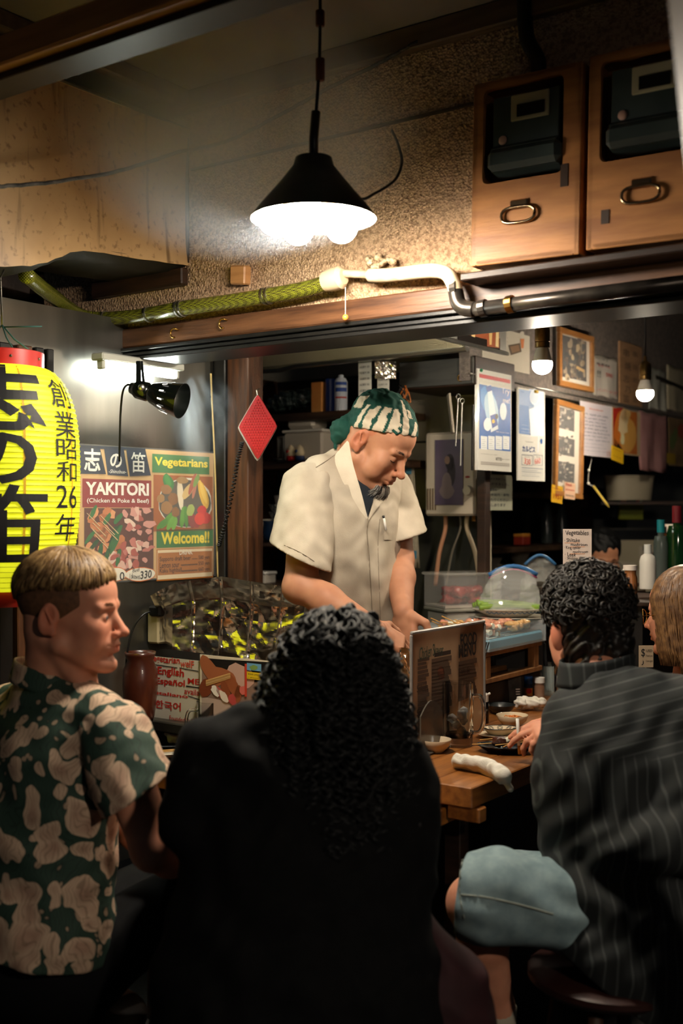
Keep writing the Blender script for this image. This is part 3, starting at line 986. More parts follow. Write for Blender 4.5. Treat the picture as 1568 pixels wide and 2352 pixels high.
# paper lantern
LZ = 2.80
LC = W(5, 1176, LZ)
lz0, lz1 = W(5, 1355, LZ).z, W(5, 845, LZ).z
lant = thing('paper_lantern', 'glowing yellow paper lantern with black brush characters and red rims', 'lantern', (LC.x, LC.y, lz0 - .03))
LB = lz0 - .03
def lant_r(z):
 t = (z - (lz0 + lz1) / 2) / ((lz1 - lz0) / 2)
 t = max(-1, min(1, t))
 return .094 + (.187 - .094) * (1 - abs(t) ** 3.0) ** (1 / 1.9)
prof = []
NR = 43
for i in range(NR * 4 + 1):
 z = lz0 + (lz1 - lz0) * i / (NR * 4)
 prof.append((lant_r(z) - .0022 * abs(math.sin(math.pi * i / 4)) ** .7 + .001, z - LB))
m = MB(); m.lathe(prof, 72)
def lantern_paper():
 mm = bpy.data.materials.new('lantern_paper'); mm.use_nodes = True
 N, L = mm.node_tree.nodes, mm.node_tree.links
 b = N['Principled BSDF']; b.inputs['Roughness'].default_value = .6
 tc = N.new('ShaderNodeTexCoord')
 nz = N.new('ShaderNodeTexNoise'); nz.inputs['Scale'].default_value = 9; nz.inputs['Detail'].default_value = 4
 L.new(tc.outputs['Object'], nz.inputs['Vector'])
 cr = N.new('ShaderNodeValToRGB')
 cr.color_ramp.elements[0].position, cr.color_ramp.elements[1].position = .3, .75
 cr.color_ramp.elements[0].color = (*lin((.80, .80, .06)), 1)
 cr.color_ramp.elements[1].color = (*lin((.96, .97, .16)), 1)
 L.new(nz.outputs[0], cr.inputs[0])
 L.new(cr.outputs[0], b.inputs['Base Color']); L.new(cr.outputs[0], b.inputs['Emission Color'])
 b.inputs['Emission Strength'].default_value = LANTERN_L
 mm.cycles.emission_sampling = 'NONE'
 return mm
m.build('paper_body', lantern_paper(), lant, smooth=True)
m = MB()
for i in range(1, NR):
 z = lz0 + (lz1 - lz0) * i / NR
 r = lant_r(z) + .0012
 m.lathe([(r, z - LB - .0007), (r + .0003, z - LB), (r, z - LB + .0007)], 60)
rb = m.build('rib_wires', mat('rib_shadow', (.50, .48, .05), rough=.6, emit=lin((.45, .44, .03)), es=.5), lant)
rb['kind'] = 'stuff'
M_lred = mat('lantern_red', (.62, .08, .05), (.70, .13, .08), 12, .4)
m = MB(); zt = lz1 - LB
m.lathe([(.096, zt - .008), (.1, zt - .004), (.1, zt + .036), (.094, zt + .038), (.09, zt + .03)], 48); m.build('top_rim', M_lred, lant, smooth=True, angle=40)
m = MB(); m.lathe([(.08, -.004), (.096, -.006), (.099, 0), (.099, .03), (.094, .036)], 48); m.build('bottom_rim', M_lred, lant, smooth=True, angle=40)
for an in (-62, -15):
 m = MB(); a = math.radians(an); m.ell((.1 * math.cos(a), .1 * math.sin(a), zt + .018), .0035); m.build('rim_screw', M_steel_dark, lant, smooth=True)
for an in (-14, -58, -96):
 m = MB()
 rows = []
 for i in range(40):
  z = lz0 + (lz1 - lz0) * (i + .5) / 40
  r = lant_r(z) + .0014
  rows.append([(r * math.cos(math.radians(an) + q), r * math.sin(math.radians(an) + q), z - LB) for q in (-.018, .018)])
 m.sheet(rows)
 m.build('paper_seam', mat('lantern_seam', (.70, .55, .08), rough=.6, emit=lin((.60, .46, .04)), es=.55), lant)
def wrap_text(body, ang, zc, w, h, bold=0.0):
 """glyph wrapped on the lantern; ang is the azimuth of its centre measured from the camera side (deg, right positive)"""
 vs, fs = glyphs(body, bold)
 bm = bmesh.new()
 x0, x1 = min(v[0] for v in vs), max(v[0] for v in vs); y0, y1 = min(v[1] for v in vs), max(v[1] for v in vs)
 bv = [bm.verts.new(((v[0] - x0) / (x1 - x0) - .5, (v[1] - y0) / (y1 - y0) - .5, 0)) for v in vs]
 for f in fs:
  try:
   bm.faces.new([bv[i] for i in f])
  except ValueError:
   pass
 for ax in (0, 1):
  for k in range(1, 14):
   co = [0, 0, 0]; no = [0, 0, 0]
   co[ax] = k / 14 - .5; no[ax] = 1
   bmesh.ops.bisect_plane(bm, geom=bm.verts[:] + bm.edges[:] + bm.faces[:], plane_co=co, plane_no=no)
 bm.verts.index_update()
 out = []
 for v in bm.verts:
  z = zc + v.co.y * h
  r = lant_r(z) + .0024
  a = math.radians(-90 + ang) + v.co.x * w / .187
  out.append((r * math.cos(a), r * math.sin(a), z - LB))
 ff = [[v.index for v in f.verts] for f in bm.faces]
 bm.free()
 return out, ff
m = MB()
for ch, py_, h_, w_ in (('志', 925, 150, .225), ('の', 1060, 112, .17), ('笛', 1205, 180, .225)):
 v_, f_ = wrap_text(ch, 15, W(5, py_, LZ).z, w_, h_ * LZ / FPX, .030 if ch != '笛' else .014)
 m.add(v_, f_)
m.build('large_lettering', M_ink, lant)
m = MB()
for ch, y0_, y1_ in (('創', 877, 942), ('業', 950, 1010), ('昭', 1012, 1058), ('和', 1062, 1108), ('26', 1116, 1168), ('年', 1180, 1242)):
 v_, f_ = wrap_text(ch, 70, W(5, (y0_ + y1_) / 2, LZ).z, .085, (y1_ - y0_) * LZ / FPX, .004)
 m.add(v_, f_)
m.build('small_lettering', M_ink, lant)
hang = [(0, 0, zt + .10), (-.004, 0, zt + .22), (.006, .02, 1.965 - LB)]
m = MB(); m.tube(hang, .0022, 6); m.build('hanging_wire', M_steel_dark, lant, smooth=True)
m = MB()
for sx_, sy_ in ((1, 0), (-1, 0), (.6, -.8)):
 m.tube([(.085 * sx_, .085 * sy_, zt + .03), (.03 * sx_, .03 * sy_, zt + .07), (0, 0, zt + .105)], .002, 5)
m.tube([(0, 0, zt + .10), (.10, -.01, zt + .10)], .0018, 5)
m.build('tie_string', mat('teal_string', (.15, .32, .30), rough=.6), lant, smooth=True)
# tube light and heat lamp on the side wall
tl = thing('tube_light', 'white fluorescent tube fitting glowing at the top of the steel side wall', 'tube light', M=LOC(P(-1.205, .14, 1.785), TU))
m = MB(); m.tube([(-.14, 0, -.012), (.145, 0, -.012)], .011, 12); m.build('tube', mat('glowing_tube', (1, 1, 1), rough=.4, emit=COOL, es=TUBE_L), tl, smooth=True)
m = MB(); m.box((0, 0, .012), (.34, .05, .022), bev=.004); m.build('housing', mat('housing_white', (.72, .72, .68), rough=.4), tl)
for sx_ in (-1, 1):
 m = MB(); m.box((.152 * sx_, 0, -.008), (.014, .026, .03), bev=.003); m.build('end_cap', MATS['housing_white'], tl)
hl0, hl1 = W(310, 893, 3.20), W(418, 921, 3.16)
hlm = thing('heat_lamp', 'black clamp lamp with slotted conical hood aimed over the poster', 'lamp', hl0)
d = (hl1 - hl0); Lh = d.length
R = frame_from(d); Rz = Matrix((R.col[1], R.col[2], R.col[0])).transposed()
m = MB(); m.lathe([(0, -.012), (.016, -.012), (.02, 0), (.026, .008), (.027, .04), (.023, .046), (.029, .055), (.040, .09), (.050, Lh), (.048, Lh), (.036, .088), (.02, .05), (0, .048)], 30, R=Rz)
M_satin = mat('satin_black_metal', (.035, .05, .045), rough=.25, metal=.3, coat=.5)
m.build('hood', M_satin, hlm, smooth=True, angle=45)
m = MB(); m.lathe([(.0487, Lh - .001), (.037, .09), (.022, .052)], 30, R=Rz); m.build('reflector', mat('hood_inside', (.75, .72, .62), rough=.3, metal=.6), hlm, smooth=True)
m = MB(); m.ell(Rz @ Vector((0, 0, .088)), .024, nu=14); m.build('bulb', mat('heat_bulb', (1, .9, .8), rough=.4, emit=(1, .86, .62), es=12.0), hlm, smooth=True)
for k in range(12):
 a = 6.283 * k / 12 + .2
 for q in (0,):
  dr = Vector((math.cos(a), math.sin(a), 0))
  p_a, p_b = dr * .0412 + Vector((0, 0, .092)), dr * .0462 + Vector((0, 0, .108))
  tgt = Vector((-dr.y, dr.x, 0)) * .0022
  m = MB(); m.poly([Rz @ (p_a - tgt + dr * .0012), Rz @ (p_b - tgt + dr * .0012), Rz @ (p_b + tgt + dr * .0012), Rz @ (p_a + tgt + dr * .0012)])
  m.build('vent_slot', mat('painted_slot_glow', (.9, .9, .85), rough=.4, emit=(1, .95, .85), es=2.0), hlm)  # glow put on the slots in place of the tube light's reflection
m = MB()
m.box(W(318, 860, 3.19), (.014, .008, .075), bev=.002)
m.box(W(328, 858, 3.20), (.007, .006, .07), R=rotm(0, -.1, 0), bev=.001)
m.build('bracket', M_satin, hlm, world=True)
m = MB(); m.ell(W(325, 890, 3.165), (.010, .006, .010)); m.build('bracket_bolt', M_steel, hlm, smooth=True, world=True)
m = MB(); m.tube(spline([W(306, 888, 3.2), W(292, 884, 3.21), W(282, 900, 3.23), W(277, 945, 3.25), W(275, 1010, 3.26), W(274, 1060, 3.27)], 6), .0032, 6)
m.build('power_cord', M_black_plastic, hlm, smooth=True, world=True)
# prints: helpers for flat posters
PMATS = {}
def ink(hexs, rough=.5):
 r, g, b = (int(hexs[i:i + 2], 16) / 255 for i in (0, 2, 4))
 return mat('ink_' + hexs, (r, g, b), rough=rough)
class Print:
 """a flat sheet facing local -y; elements given in photo pixels are dropped on to the sheet's own plane"""
 def __init__(s, name, label, cat, plane, val, tl, br, paper, th=.002, group=None, proud=.0, tilt=0.0):
  s.plane, s.val = plane, val
  f = Wa if plane == 'a' else Wb
  s.proj = f
  p0, p1 = f(*tl, val), f(*br, val)
  rz = TU if plane == 'a' else TH
  s.M = LOC((p0.x, p0.y, p1.z), rz, ry=tilt)
  s.inv = s.M.inverted()
  s.w = (s.inv @ p1).x
  s.h = (s.inv @ p0).z
  s.t = thing(name, label, cat, M=s.M, group=group)
  m = MB(); m.box((s.w / 2, th / 2, s.h / 2), (s.w, th, s.h))
  s.sheet = m.build('sheet', paper, s.t)
  s.parts = {}
  s.lv = 0
 def xy(s, px, py):
  q = s.inv @ s.proj(px, py, s.val)
  return q.x, q.z
 def mb(s, part, hexs):
  k = (part, hexs)
  if k not in s.parts:
   s.parts[k] = MB()
   s.lv += 1
  return s.parts[k]
 def y(s, lift):
  return -.0004 - .00035 * lift
 def rect(s, hexs, tl, br, lift=0, part='printed_panel'):
  x0, z1 = s.xy(*tl); x1, z0 = s.xy(*br)
  y = s.y(lift)
  s.mb(part, hexs).poly([(x0, y, z0), (x1, y, z0), (x1, y, z1), (x0, y, z1)])
 def poly(s, hexs, pts, lift=0, part='printed_panel'):
  y = s.y(lift)
  q = [s.xy(*p) for p in pts]
  ar = sum(q[i][0] * q[(i + 1) % len(q)][1] - q[(i + 1) % len(q)][0] * q[i][1] for i in range(len(q)))
  if ar < 0:
   q = q[::-1]
  s.mb(part, hexs).poly([(x, y, z) for x, z in q])
 def blob(s, hexs, cx, cy, rx, ry, rot=0, seed=0, lift=1, part='printed_picture', n=14, rough=.15):
  rd = random.Random(seed * 77 + int(cx * 3) + int(cy))
  pts = []
  for k in range(n):
   a = 6.283 * k / n
   r = 1 + rd.uniform(-rough, rough)
   x, y = rx * r * math.cos(a), ry * r * math.sin(a)
   pts.append((cx + x * math.cos(rot) - y * math.sin(rot), cy + x * math.sin(rot) + y * math.cos(rot)))
  s.poly(hexs, pts, lift, part)
 def text(s, hexs, body, tl, br, bold=0.0, lift=3, shear=0.0, wob=0.0, part='lettering', keep=False):
  x0, z1 = s.xy(*tl); x1, z0 = s.xy(*br)
  zl = s.xy(tl[0], br[1])[1]
  s.mb(part, hexs).text(body, x0, z0, x1 - x0, z1 - z0, y=s.y(lift), bold=bold, shear=shear, wob=wob, keep=keep)
 def frame(s, hexs, tl, br, wpx=2, lift=2, part='ruled_lines'):
  (x0, y0), (x1, y1) = tl, br
  s.rect(hexs, (x0, y0), (x1, y0 + wpx), lift, part); s.rect(hexs, (x0, y1 - wpx), (x1, y1), lift, part)
  s.rect(hexs, (x0, y0), (x0 + wpx * .7, y1), lift, part); s.rect(hexs, (x1 - wpx * .7, y0), (x1, y1), lift, part)
 def done(s):
  for (part, hexs), m in s.parts.items():
   m.build(part, ink(hexs), s.t, kind='stuff')
  return s.t
def squiggle_lines(pr, hexs, x0, x1, ys, h, seed=1, part='handwriting', ragged=.25, words='shinobu tori no ie wo taberu kitchen oishii menu yaki beer sake niku'):
 rd = random.Random(seed)
 ws = words.split()
 for y in ys:
  xe = x1 - (x1 - x0) * rd.uniform(0, ragged)
  n = max(2, int((xe - x0) / (h * 3.0)))
  pr.text(hexs, ' '.join(rd.choice(ws) for _ in range(n)), (x0, y), (xe, y + h), part=part, wob=.12)
# large yakitori poster
M_kraft = mat('kraft_poster', (.82, .66, .44), (.86, .70, .48), 6, .35, coat=.3)
yp = Print('menu_poster', 'large kraft yakitori and vegetarians welcome poster on the side wall', 'poster', 'a', -1.260, (180, 1022), (498, 1319), M_kraft, th=.004)
yp.poly('15233b', [(181, 1023), (228, 1024), (243, 1089), (181, 1088)], 1)
yp.poly('15233b', [(238, 1025), (283, 1027), (294, 1094), (247, 1091)], 1)
yp.poly('15233b', [(289, 1028), (333, 1031), (346, 1092), (298, 1094)], 1)
yp.poly('15233b', [(181, 1022), (333, 1030), (333, 1034), (181, 1030)], 1)
yp.text('f2ece0', '志', (192, 1029), (230, 1083), .02); yp.text('f2ece0', 'の', (252, 1041), (279, 1075), .025); yp.text('f2ece0', '笛', (300, 1038), (333, 1086), .008)
yp.text('f2ece0', '-Shinobue-', (249, 1078), (289, 1088), .004, shear=.25)
yp.rect('8f1c1a', (189, 1099), (347, 1166), 1)
yp.text('f4ece0', 'YAKITORI', (196, 1106), (341, 1139), .035); yp.text('f4ece0', '(Chicken & Poke & Beef)', (199, 1144), (341, 1158), .012)
yp.rect('3c7a3a', (349, 1042), (480, 1090), 1); yp.text('f2dc3a', 'Vegetarians', (354, 1049), (476, 1080), .03)
yp.rect('3c7a3a', (359, 1217), (489, 1254), 1); yp.text('f2dc3a', 'Welcome!!', (369, 1222), (480, 1247), .035)
yp.rect('b9712f', (359, 1262), (489, 1326), 1); yp.frame('f0d8b0', (361, 1264), (487, 1323), 1.2)
yp.text('f6ead2', 'DRINK', (411, 1262), (441, 1273), .015, lift=5)
for i, (n_, pr_) in enumerate((('Sapporo draft beer', '580 yen'), ('Lemon sour', '550 yen'), ('Kaku highball', '660 yen'))):
 y_ = 1279 + i * 13.5
 yp.text('3a2412', n_, (366, y_), (366 + (71, 45, 50)[i], y_ + 10), .006); yp.text('3a2412', pr_, (455, y_ - 3), (480, y_ + 7), .006)
 yp.rect('6b4420', (440 if i == 0 else 415, y_ + 4), (453, y_ + 5), 3, 'ruled_lines')
yp.rect('a5591f', (352, 1090), (488, 1218), 1)
yp.blob('e8e2d0', 424, 1155, 62, 58, 0, 1, 2, rough=.03, n=24); yp.blob('5d564a', 424, 1156, 59, 55, 0, 2, 3, rough=.02, n=24)
for k, (h_, x_, y_, rx_, ry_, ro) in enumerate((('2f7a34', 386, 1108, 11, 21, -.35), ('3f8f3c', 384, 1104, 7, 14, -.35), ('9a6a3a', 380, 1124, 13, 11, .2), ('8a5c30', 396, 1146, 12, 14, -.2), ('a0723f', 381, 1166, 13, 15, .1),
  ('8f6236', 401, 1176, 9, 12, 0), ('a87c48', 368, 1145, 9, 10, 0), ('e8d9bd', 413, 1134, 7, 36, -.08), ('b08a58', 417, 1103, 14, 8, .1), ('d8b878', 430, 1128, 9, 20, .5), ('b0604a', 440, 1112, 5, 26, .3), ('7a9a4a', 449, 1104, 5, 16, .35), ('c07a62', 446, 1122, 4, 24, .2),
  ('e3b43e', 466, 1136, 10, 34, -.28), ('efc85a', 465, 1130, 5, 28, -.28), ('c9241c', 462, 1172, 11, 11, 0), ('c9241c', 470, 1190, 13, 13, 0), ('d8331f', 457, 1192, 12, 14, 0), ('e34a30', 462, 1186, 4, 5, 0), ('9a2f2c', 446, 1196, 9, 18, -.5), ('8a3a34', 437, 1196, 7, 17, -.3),
  ('5d9a35', 381, 1196, 6, 22, .6), ('6faa40', 391, 1200, 6, 20, .45), ('4d8a2f', 371, 1203, 6, 17, .8), ('7ab648', 400, 1203, 5, 16, .3), ('5d9a35', 418, 1188, 6, 26, .1), ('4d8a2f', 426, 1186, 5, 25, -.05), ('a5b660', 436, 1172, 9, 14, .2))):
 yp.blob(h_, x_, y_, rx_, ry_, ro, k, 4 + k % 6, rough=.08)
yp.rect('5a2a1c', (193, 1167), (352, 1309), 1)
rd = random.Random(5)
for k in range(26):
 x_, y_ = rd.uniform(205, 275), rd.uniform(1172, 1290)
 yp.blob(rd.choice(('d98a58', 'c87846', 'e09a68', 'b96a3c')), x_, y_, rd.uniform(8, 15), rd.uniform(7, 12), rd.uniform(0, 3), k, 2 + k % 4, rough=.25, n=9)
for k in range(15):
 yp.blob(rd.choice(('1f5a2c', '2c6e34', '17471f')), rd.uniform(198, 272), rd.uniform(1172, 1285), rd.uniform(4, 6), rd.uniform(14, 26), rd.uniform(.1, .7), k + 40, 6 + k % 3, rough=.12)
for k in range(46):
 x_, y_ = rd.uniform(250, 345), rd.uniform(1172, 1302)
 if y_ < 1225 and x_ < 285:
  continue
 yp.blob(rd.choice(('d8988a', 'c9776a', 'b25548', 'e6b8a6', 'a5463c', 'eccdb8')), x_, y_, rd.uniform(6, 16), rd.uniform(5, 11), rd.uniform(0, 3), k + 90, 3 + k % 6, rough=.35, n=9)
for k in range(9):
 x_, y_ = rd.uniform(196, 240), rd.uniform(1175, 1230)
 yp.poly('d8b888', [(x_, y_), (x_ + 2, y_), (x_ + 32, y_ + 30), (x_ + 30, y_ + 31)], 10, 'printed_picture')
for (cx_, big, w_) in ((262, '0', 26), (320, '330', 34)):
 yp.blob('e07a3a', cx_, 1319, w_ + 1.5, 16.5, -.06, 3, 11, 'price_sticker', rough=.03, n=20)
 yp.blob('f2ead8', cx_, 1319, w_, 14.5, -.06, 3, 12, 'price_sticker', rough=.03, n=20)
yp.text('1b1714', 'Beef', (302, 1305), (318, 1313), .002, 14, wob=.1); yp.text('1b1714', '1skewer', (295, 1318), (320, 1329), .002, 14, wob=.1)
yp.text('1b1714', '330', (320, 1311), (345, 1328), .02, 14, wob=.05); yp.text('1b1714', '0', (272, 1314), (283, 1332), .01, 14)
yp.done()
m = MB(); m.box((yp.w / 2, -.009, yp.h / 2), (yp.w + .008, .0006, yp.h + .008)); m.build('plastic_cover', mat('clear_film', (1, 1, 1), rough=.12, alpha=.05), yp.t)
m = MB(); m.tube(spline([W(484, 858, 3.60), W(488, 950, 3.6), W(493, 1060, 3.6), W(497, 1200, 3.6), W(500, 1330, 3.6)], 6), .0028, 6)
tag(m.build('flex_cable', mat('cream_flex', (.70, .60, .38), rough=.5), smooth=True), 'thin cream cable running down beside the yakitori poster', 'cable')
ct = spline([W(556, 1015, 3.58), W(545, 1060, 3.58), W(533, 1130, 3.58), W(515, 1210, 3.58), W(502, 1255, 3.58)], 60)
pts = [p + Vector((.006 * math.cos(i * .9), .006 * math.sin(i * .9), 0)) for i, p in enumerate(ct)]
m = MB(); m.tube(pts, .0022, 5)
tag(m.build('coiled_cord', M_black_plastic, smooth=True), 'black coiled cord hanging below the red trivet', 'cord')
tr = thing('hanging_trivet', 'red ribbed silicone trivet hanging as a diamond on the post', 'trivet', M=LOC(W(593, 980, 3.60), -.25))
s_ = .0585
pts = []
for k, (x, z) in enumerate(((0, .103), (.064, 0), (0, -.106), (-.064, 0))):
 pts.append((x, z))
rp = []
for k in range(4):
 a_, b_, c_ = Vector(pts[k - 1]), Vector(pts[k]), Vector(pts[(k + 1) % 4])
 rp += [tuple(b_.lerp(a_, .10)), tuple(b_.lerp(a_, .035).lerp(b_.lerp(c_, .035), .5)), tuple(b_.lerp(c_, .10))]
m = MB(); m.prism(rp, -.007, .0); m.build('pad', mat('red_silicone', (.62, .06, .09), rough=.45), tr)
m = MB(); m.prism([(x * 1.03 - .004, z * 1.03 - .002) for x, z in rp], .0, .006); m.build('backing', mat('trivet_back', (.72, .70, .66), rough=.35), tr)
m = MB()
for i in range(-12, 13):
 for j in range(-12, 13):
  x, z = (i + (j % 2) * .5) * .0085, j * .0085
  if abs(x) / .054 + abs(z) / .090 < 1:
   m.box((x, -.0082, z), (.0055, .003, .0034), R=rotm(0, .5, 0))
rbp = m.build('ribs', mat('red_silicone_rib', (.74, .11, .14), rough=.4), tr); rbp['kind'] = 'stuff'
m = MB(); m.tube([(0, -.004, .09), (-.006, .0, .115), (0, .01, .12)], .0022, 6); m.build('hanging_loop', M_steel, tr, smooth=True)
# left drinking table
lt = thing('low_table', 'honey brown wooden drinking table between the floral shirt person and the person in black', 'table', M=STALL)
m = MB(); m.box((-.505, .025, .640), (.85, .29, .040), bev=.004); m.build('tabletop', M_counter2, lt)
for a_, b_ in ((-.90, -.09), (-.12, -.09), (-.90, .14), (-.12, .14)):
 m = MB(); m.box((a_, b_, .31), (.045, .045, .62), bev=.003); m.build('leg', M_wood_dark, lt)
m = MB(); m.box((-.505, -.08, .585), (.78, .02, .06)); m.build('apron', M_wood_dark, lt)
gc = thing('grill_counter', 'dark grill counter with a steel ledge under the foil wind guard', 'counter', M=STALL)
m = MB(); m.box((-.975, .29, .345), (.48, .18, .69)); m.build('body', M_black, gc)
m = MB(); m.box((-.97, .275, .712), (.52, .23, .032), bev=.004); m.build('ledge', M_steel_dark, gc)
m = MB(); m.box((-.95, .335, .80), (.40, .10, .14), bev=.006); m.build('grill_trough', mat('sooty_iron', (.10, .095, .09), (.2, .18, .16), 12, .5, .6), gc)
def foil_sheet(name, label, fn, nu, nv, m_, seed=1, amp=.006):
 rd = random.Random(seed)
 g = [[rd.uniform(-1, 1) for _ in range(40)] for _ in range(40)]
 def noise(x, y):
  i, j = int(math.floor(x)), int(math.floor(y))
  fx, fy = x - i, y - j
  gg = lambda a, b: g[a % 40][b % 40]
  return (gg(i, j) * (1 - fx) + gg(i + 1, j) * fx) * (1 - fy) + (gg(i, j + 1) * (1 - fx) + gg(i + 1, j + 1) * fx) * fy
 rows = []
 for j in range(nv + 1):
  row = []
  for i in range(nu + 1):
   u, v = i / nu, j / nv
   k = noise(u * 5 + v * 2, v * 4) + .55 * noise(u * 12 - v * 4 + 9, v * 8 + u * 4) + .16 * noise(u * 26 + 3, v * 19 + 5) - .5 * max(0, 1 - abs((u * 5 + .3) % 1 - .5) * 18)
   row.append(fn(u, v, k * amp))
  rows.append(row)
 m = MB(); m.sheet(rows)
 return tag(m.build(name, m_), label, 'foil')
M_foil = mat('aluminium_foil', (.95, .92, .88), rough=.20, metal=1.0)
def fg(u, v, k):
 top = [(0, 1368), (.08, 1352), (.16, 1338), (.45, 1324), (.62, 1334), (.85, 1347), (.93, 1350), (1, 1338)]
 bot = [(0, 1490), (.1, 1492), (.3, 1500), (.75, 1520), (1, 1500)]
 def ip(t, tb):
  for (x0, y0), (x1, y1) in zip(tb[:-1], tb[1:]):
   if x0 <= t <= x1:
    return y0 + (y1 - y0) * (t - x0) / (x1 - x0)
  return tb[-1][1]
 px_ = 345 + 363 * u + (18 * (1 - u)) * min(1, v * 3) - (25 * u * v)
 py_ = ip(u, top) + (ip(u, bot) - ip(u, top)) * v
 b_ = .235 + .11 * (u - .30) - .055 * max(0, 1 - v / .28) ** 1.0 + k + .10 * max(0, (.10 - u) / .10) * v
 q = Wb(px_, py_, b_)
 return q
foil_sheet('foil_guard', 'crumpled aluminium foil wind guard reflecting yellow in front of the grill', fg, 110, 56, M_foil, 4, .009)
q = W(322, 1600, 3.36)
jar = thing('sauce_jar', 'brown glazed sauce jar half hidden behind the handwritten sign', 'jar', (q.x, q.y, .73))
sc = 3.36 / FPX
zt_ = W(325, 1497, 3.36).z - .73
m = MB(); m.lathe([(.0, .0), (.035, 0), (.042, .02), (.052, zt_ * .5), (.05, zt_ * .75), (.038, zt_ * .88), (.044, zt_ * .95), (.046, zt_), (.040, zt_), (.034, zt_ * .9), (.045, zt_ * .7), (.04, .02), (0, .015)], 28)
m.build('body', mat('brown_glaze', (.24, .10, .06), (.34, .15, .08), 8, .3, coat=.4), jar, smooth=True)
ad = thing('plug_adapter', 'beige wall plug adapter with a black plug on the steel wall', 'plug', M=LOC(Wa(362, 1440, -1.237), TU))
m = MB(); m.box((0, 0, 0), (.045, .05, .10), bev=.006); m.build('body', mat('beige_plastic', (.72, .66, .52), rough=.4), ad)
m = MB(); m.box((.0, -.02, .052), (.075, .05, .032), bev=.006); m.build('plug', M_black_plastic, ad)
m = MB(); m.text('AC100V 15A', -.018, -.04, .03, .07, y=-.0255, bold=0); m.build('printed_label', M_ink, ad)
m = MB(); m.tube(spline([W(345, 1405, 3.40), W(325, 1415, 3.38), W(305, 1445, 3.37), W(292, 1500, 3.36), W(287, 1580, 3.36), W(285, 1630, 3.36)], 6), .003, 6)
m.build('power_cord', M_black_plastic, ad, smooth=True, world=True)
# handwritten language sign and hands photo on the ledge
vs_ = Print('language_sign', 'white board sign with red handwritten English Español italiano and Korean', 'sign', 'b', .20, (338, 1506), (474, 1668), mat('laminated_white', (.80, .76, .68), rough=.22), th=.004)
vs_.text('b5261a', 'Vegetarian', (343, 1503), (413, 1530), .018, wob=.04); vs_.text('c8503a', 'welF', (415, 1515), (446, 1535), .018, wob=.04)
vs_.poly('1c1a18', [(347, 1524), (408, 1533), (408, 1535), (347, 1526)], 3, 'underline'); vs_.poly('1c1a18', [(413, 1533), (456, 1541), (456, 1543), (413, 1535)], 3, 'underline')
vs_.text('b5261a', 'English', (363, 1530), (423, 1560), .025, wob=.03); vs_.text('b5261a', 'Español', (359, 1555), (425, 1582), .025, wob=.03)
vs_.text('b5261a', 'italiano', (361, 1587), (432, 1604), .025, wob=.03); vs_.text('b5261a', '한국어', (357, 1607), (416, 1634), .02, wob=.03)
vs_.text('b5261a', 'ME', (432, 1557), (458, 1573), .015); vs_.text('b5261a', 'availa', (424, 1580), (459, 1598), .01, wob=.03)
vs_.poly('1c1a18', [(428, 1574), (459, 1579), (459, 1581), (428, 1577)], 3, 'underline'); vs_.poly('1c1a18', [(432, 1597), (459, 1606), (459, 1608), (432, 1599)], 3, 'underline')
vs_.text('b5261a', 'Founded in 19', (390, 1643), (449, 1662), .008, wob=.04)
vs_.done()
hp_ = Print('photo_board', 'framed photo board of hands skewering pork, behind the shoulder of the person in black', 'photo', 'b', .19, (459, 1503), (700, 1674), mat('photo_border', (.86, .80, .70), rough=.3), th=.004)
hp_.rect('8a6f60', (464, 1510), (695, 1670), 1); hp_.poly('15110f', [(466, 1512), (690, 1525), (690, 1570), (540, 1565), (500, 1540)], 2)
hp_.poly('bfa594', [(464, 1600), (695, 1640), (695, 1670), (464, 1670)], 2); hp_.blob('c7a08e', 550, 1555, 34, 30, 0, 2, 3)
for h_, x_, y_, rx_, ry_, ro, lf in (('a5603c', 484, 1540, 16, 40, -.55, 4), ('a5603c', 512, 1552, 34, 17, .35, 5), ('96522f', 536, 1575, 12, 32, -.45, 6), ('8a4828', 520, 1588, 9, 28, -.3, 7), ('7a3c22', 474, 1580, 15, 22, .2, 5), ('96522f', 548, 1595, 8, 22, .1, 6)):
 hp_.blob(h_, x_, y_, rx_, ry_, ro, 1, lf, rough=.06)
for k in range(4):
 hp_.poly(('d6a868', 'c8965a', 'dcb47a', 'b98a50')[k], [(474, 1562 + k * 3), (530, 1545 + k * 3), (531, 1549 + k * 3), (475, 1567 + k * 3)], 8, 'printed_picture')
hp_.blob('efe6d6', 496, 1586, 8, 14, -.5, 1, 9); hp_.blob('c45a50', 507, 1590, 6, 16, -.5, 2, 9); hp_.blob('e8d8c4', 516, 1600, 7, 17, -.5, 3, 10); hp_.blob('b84a44', 535, 1606, 8, 14, -.4, 4, 10); hp_.blob('cf6a5c', 560, 1585, 9, 10, 0, 4, 10)
hp_.rect('c2402c', (564, 1524), (569, 1600), 11); hp_.rect('6aa0c0', (569, 1522), (602, 1542), 11, 'price_card'); hp_.blob('7a9a50', 585, 1533, 9, 6, 0, 1, 12, 'price_card'); hp_.rect('d8b81e', (569, 1542), (602, 1562), 12, 'price_card')
hp_.text('3a2a10', '330 yen', (572, 1546), (598, 1552), .01, 13); hp_.text('3a2a10', '1 skewer', (572, 1554), (598, 1559), .01, 13)
hp_.done()
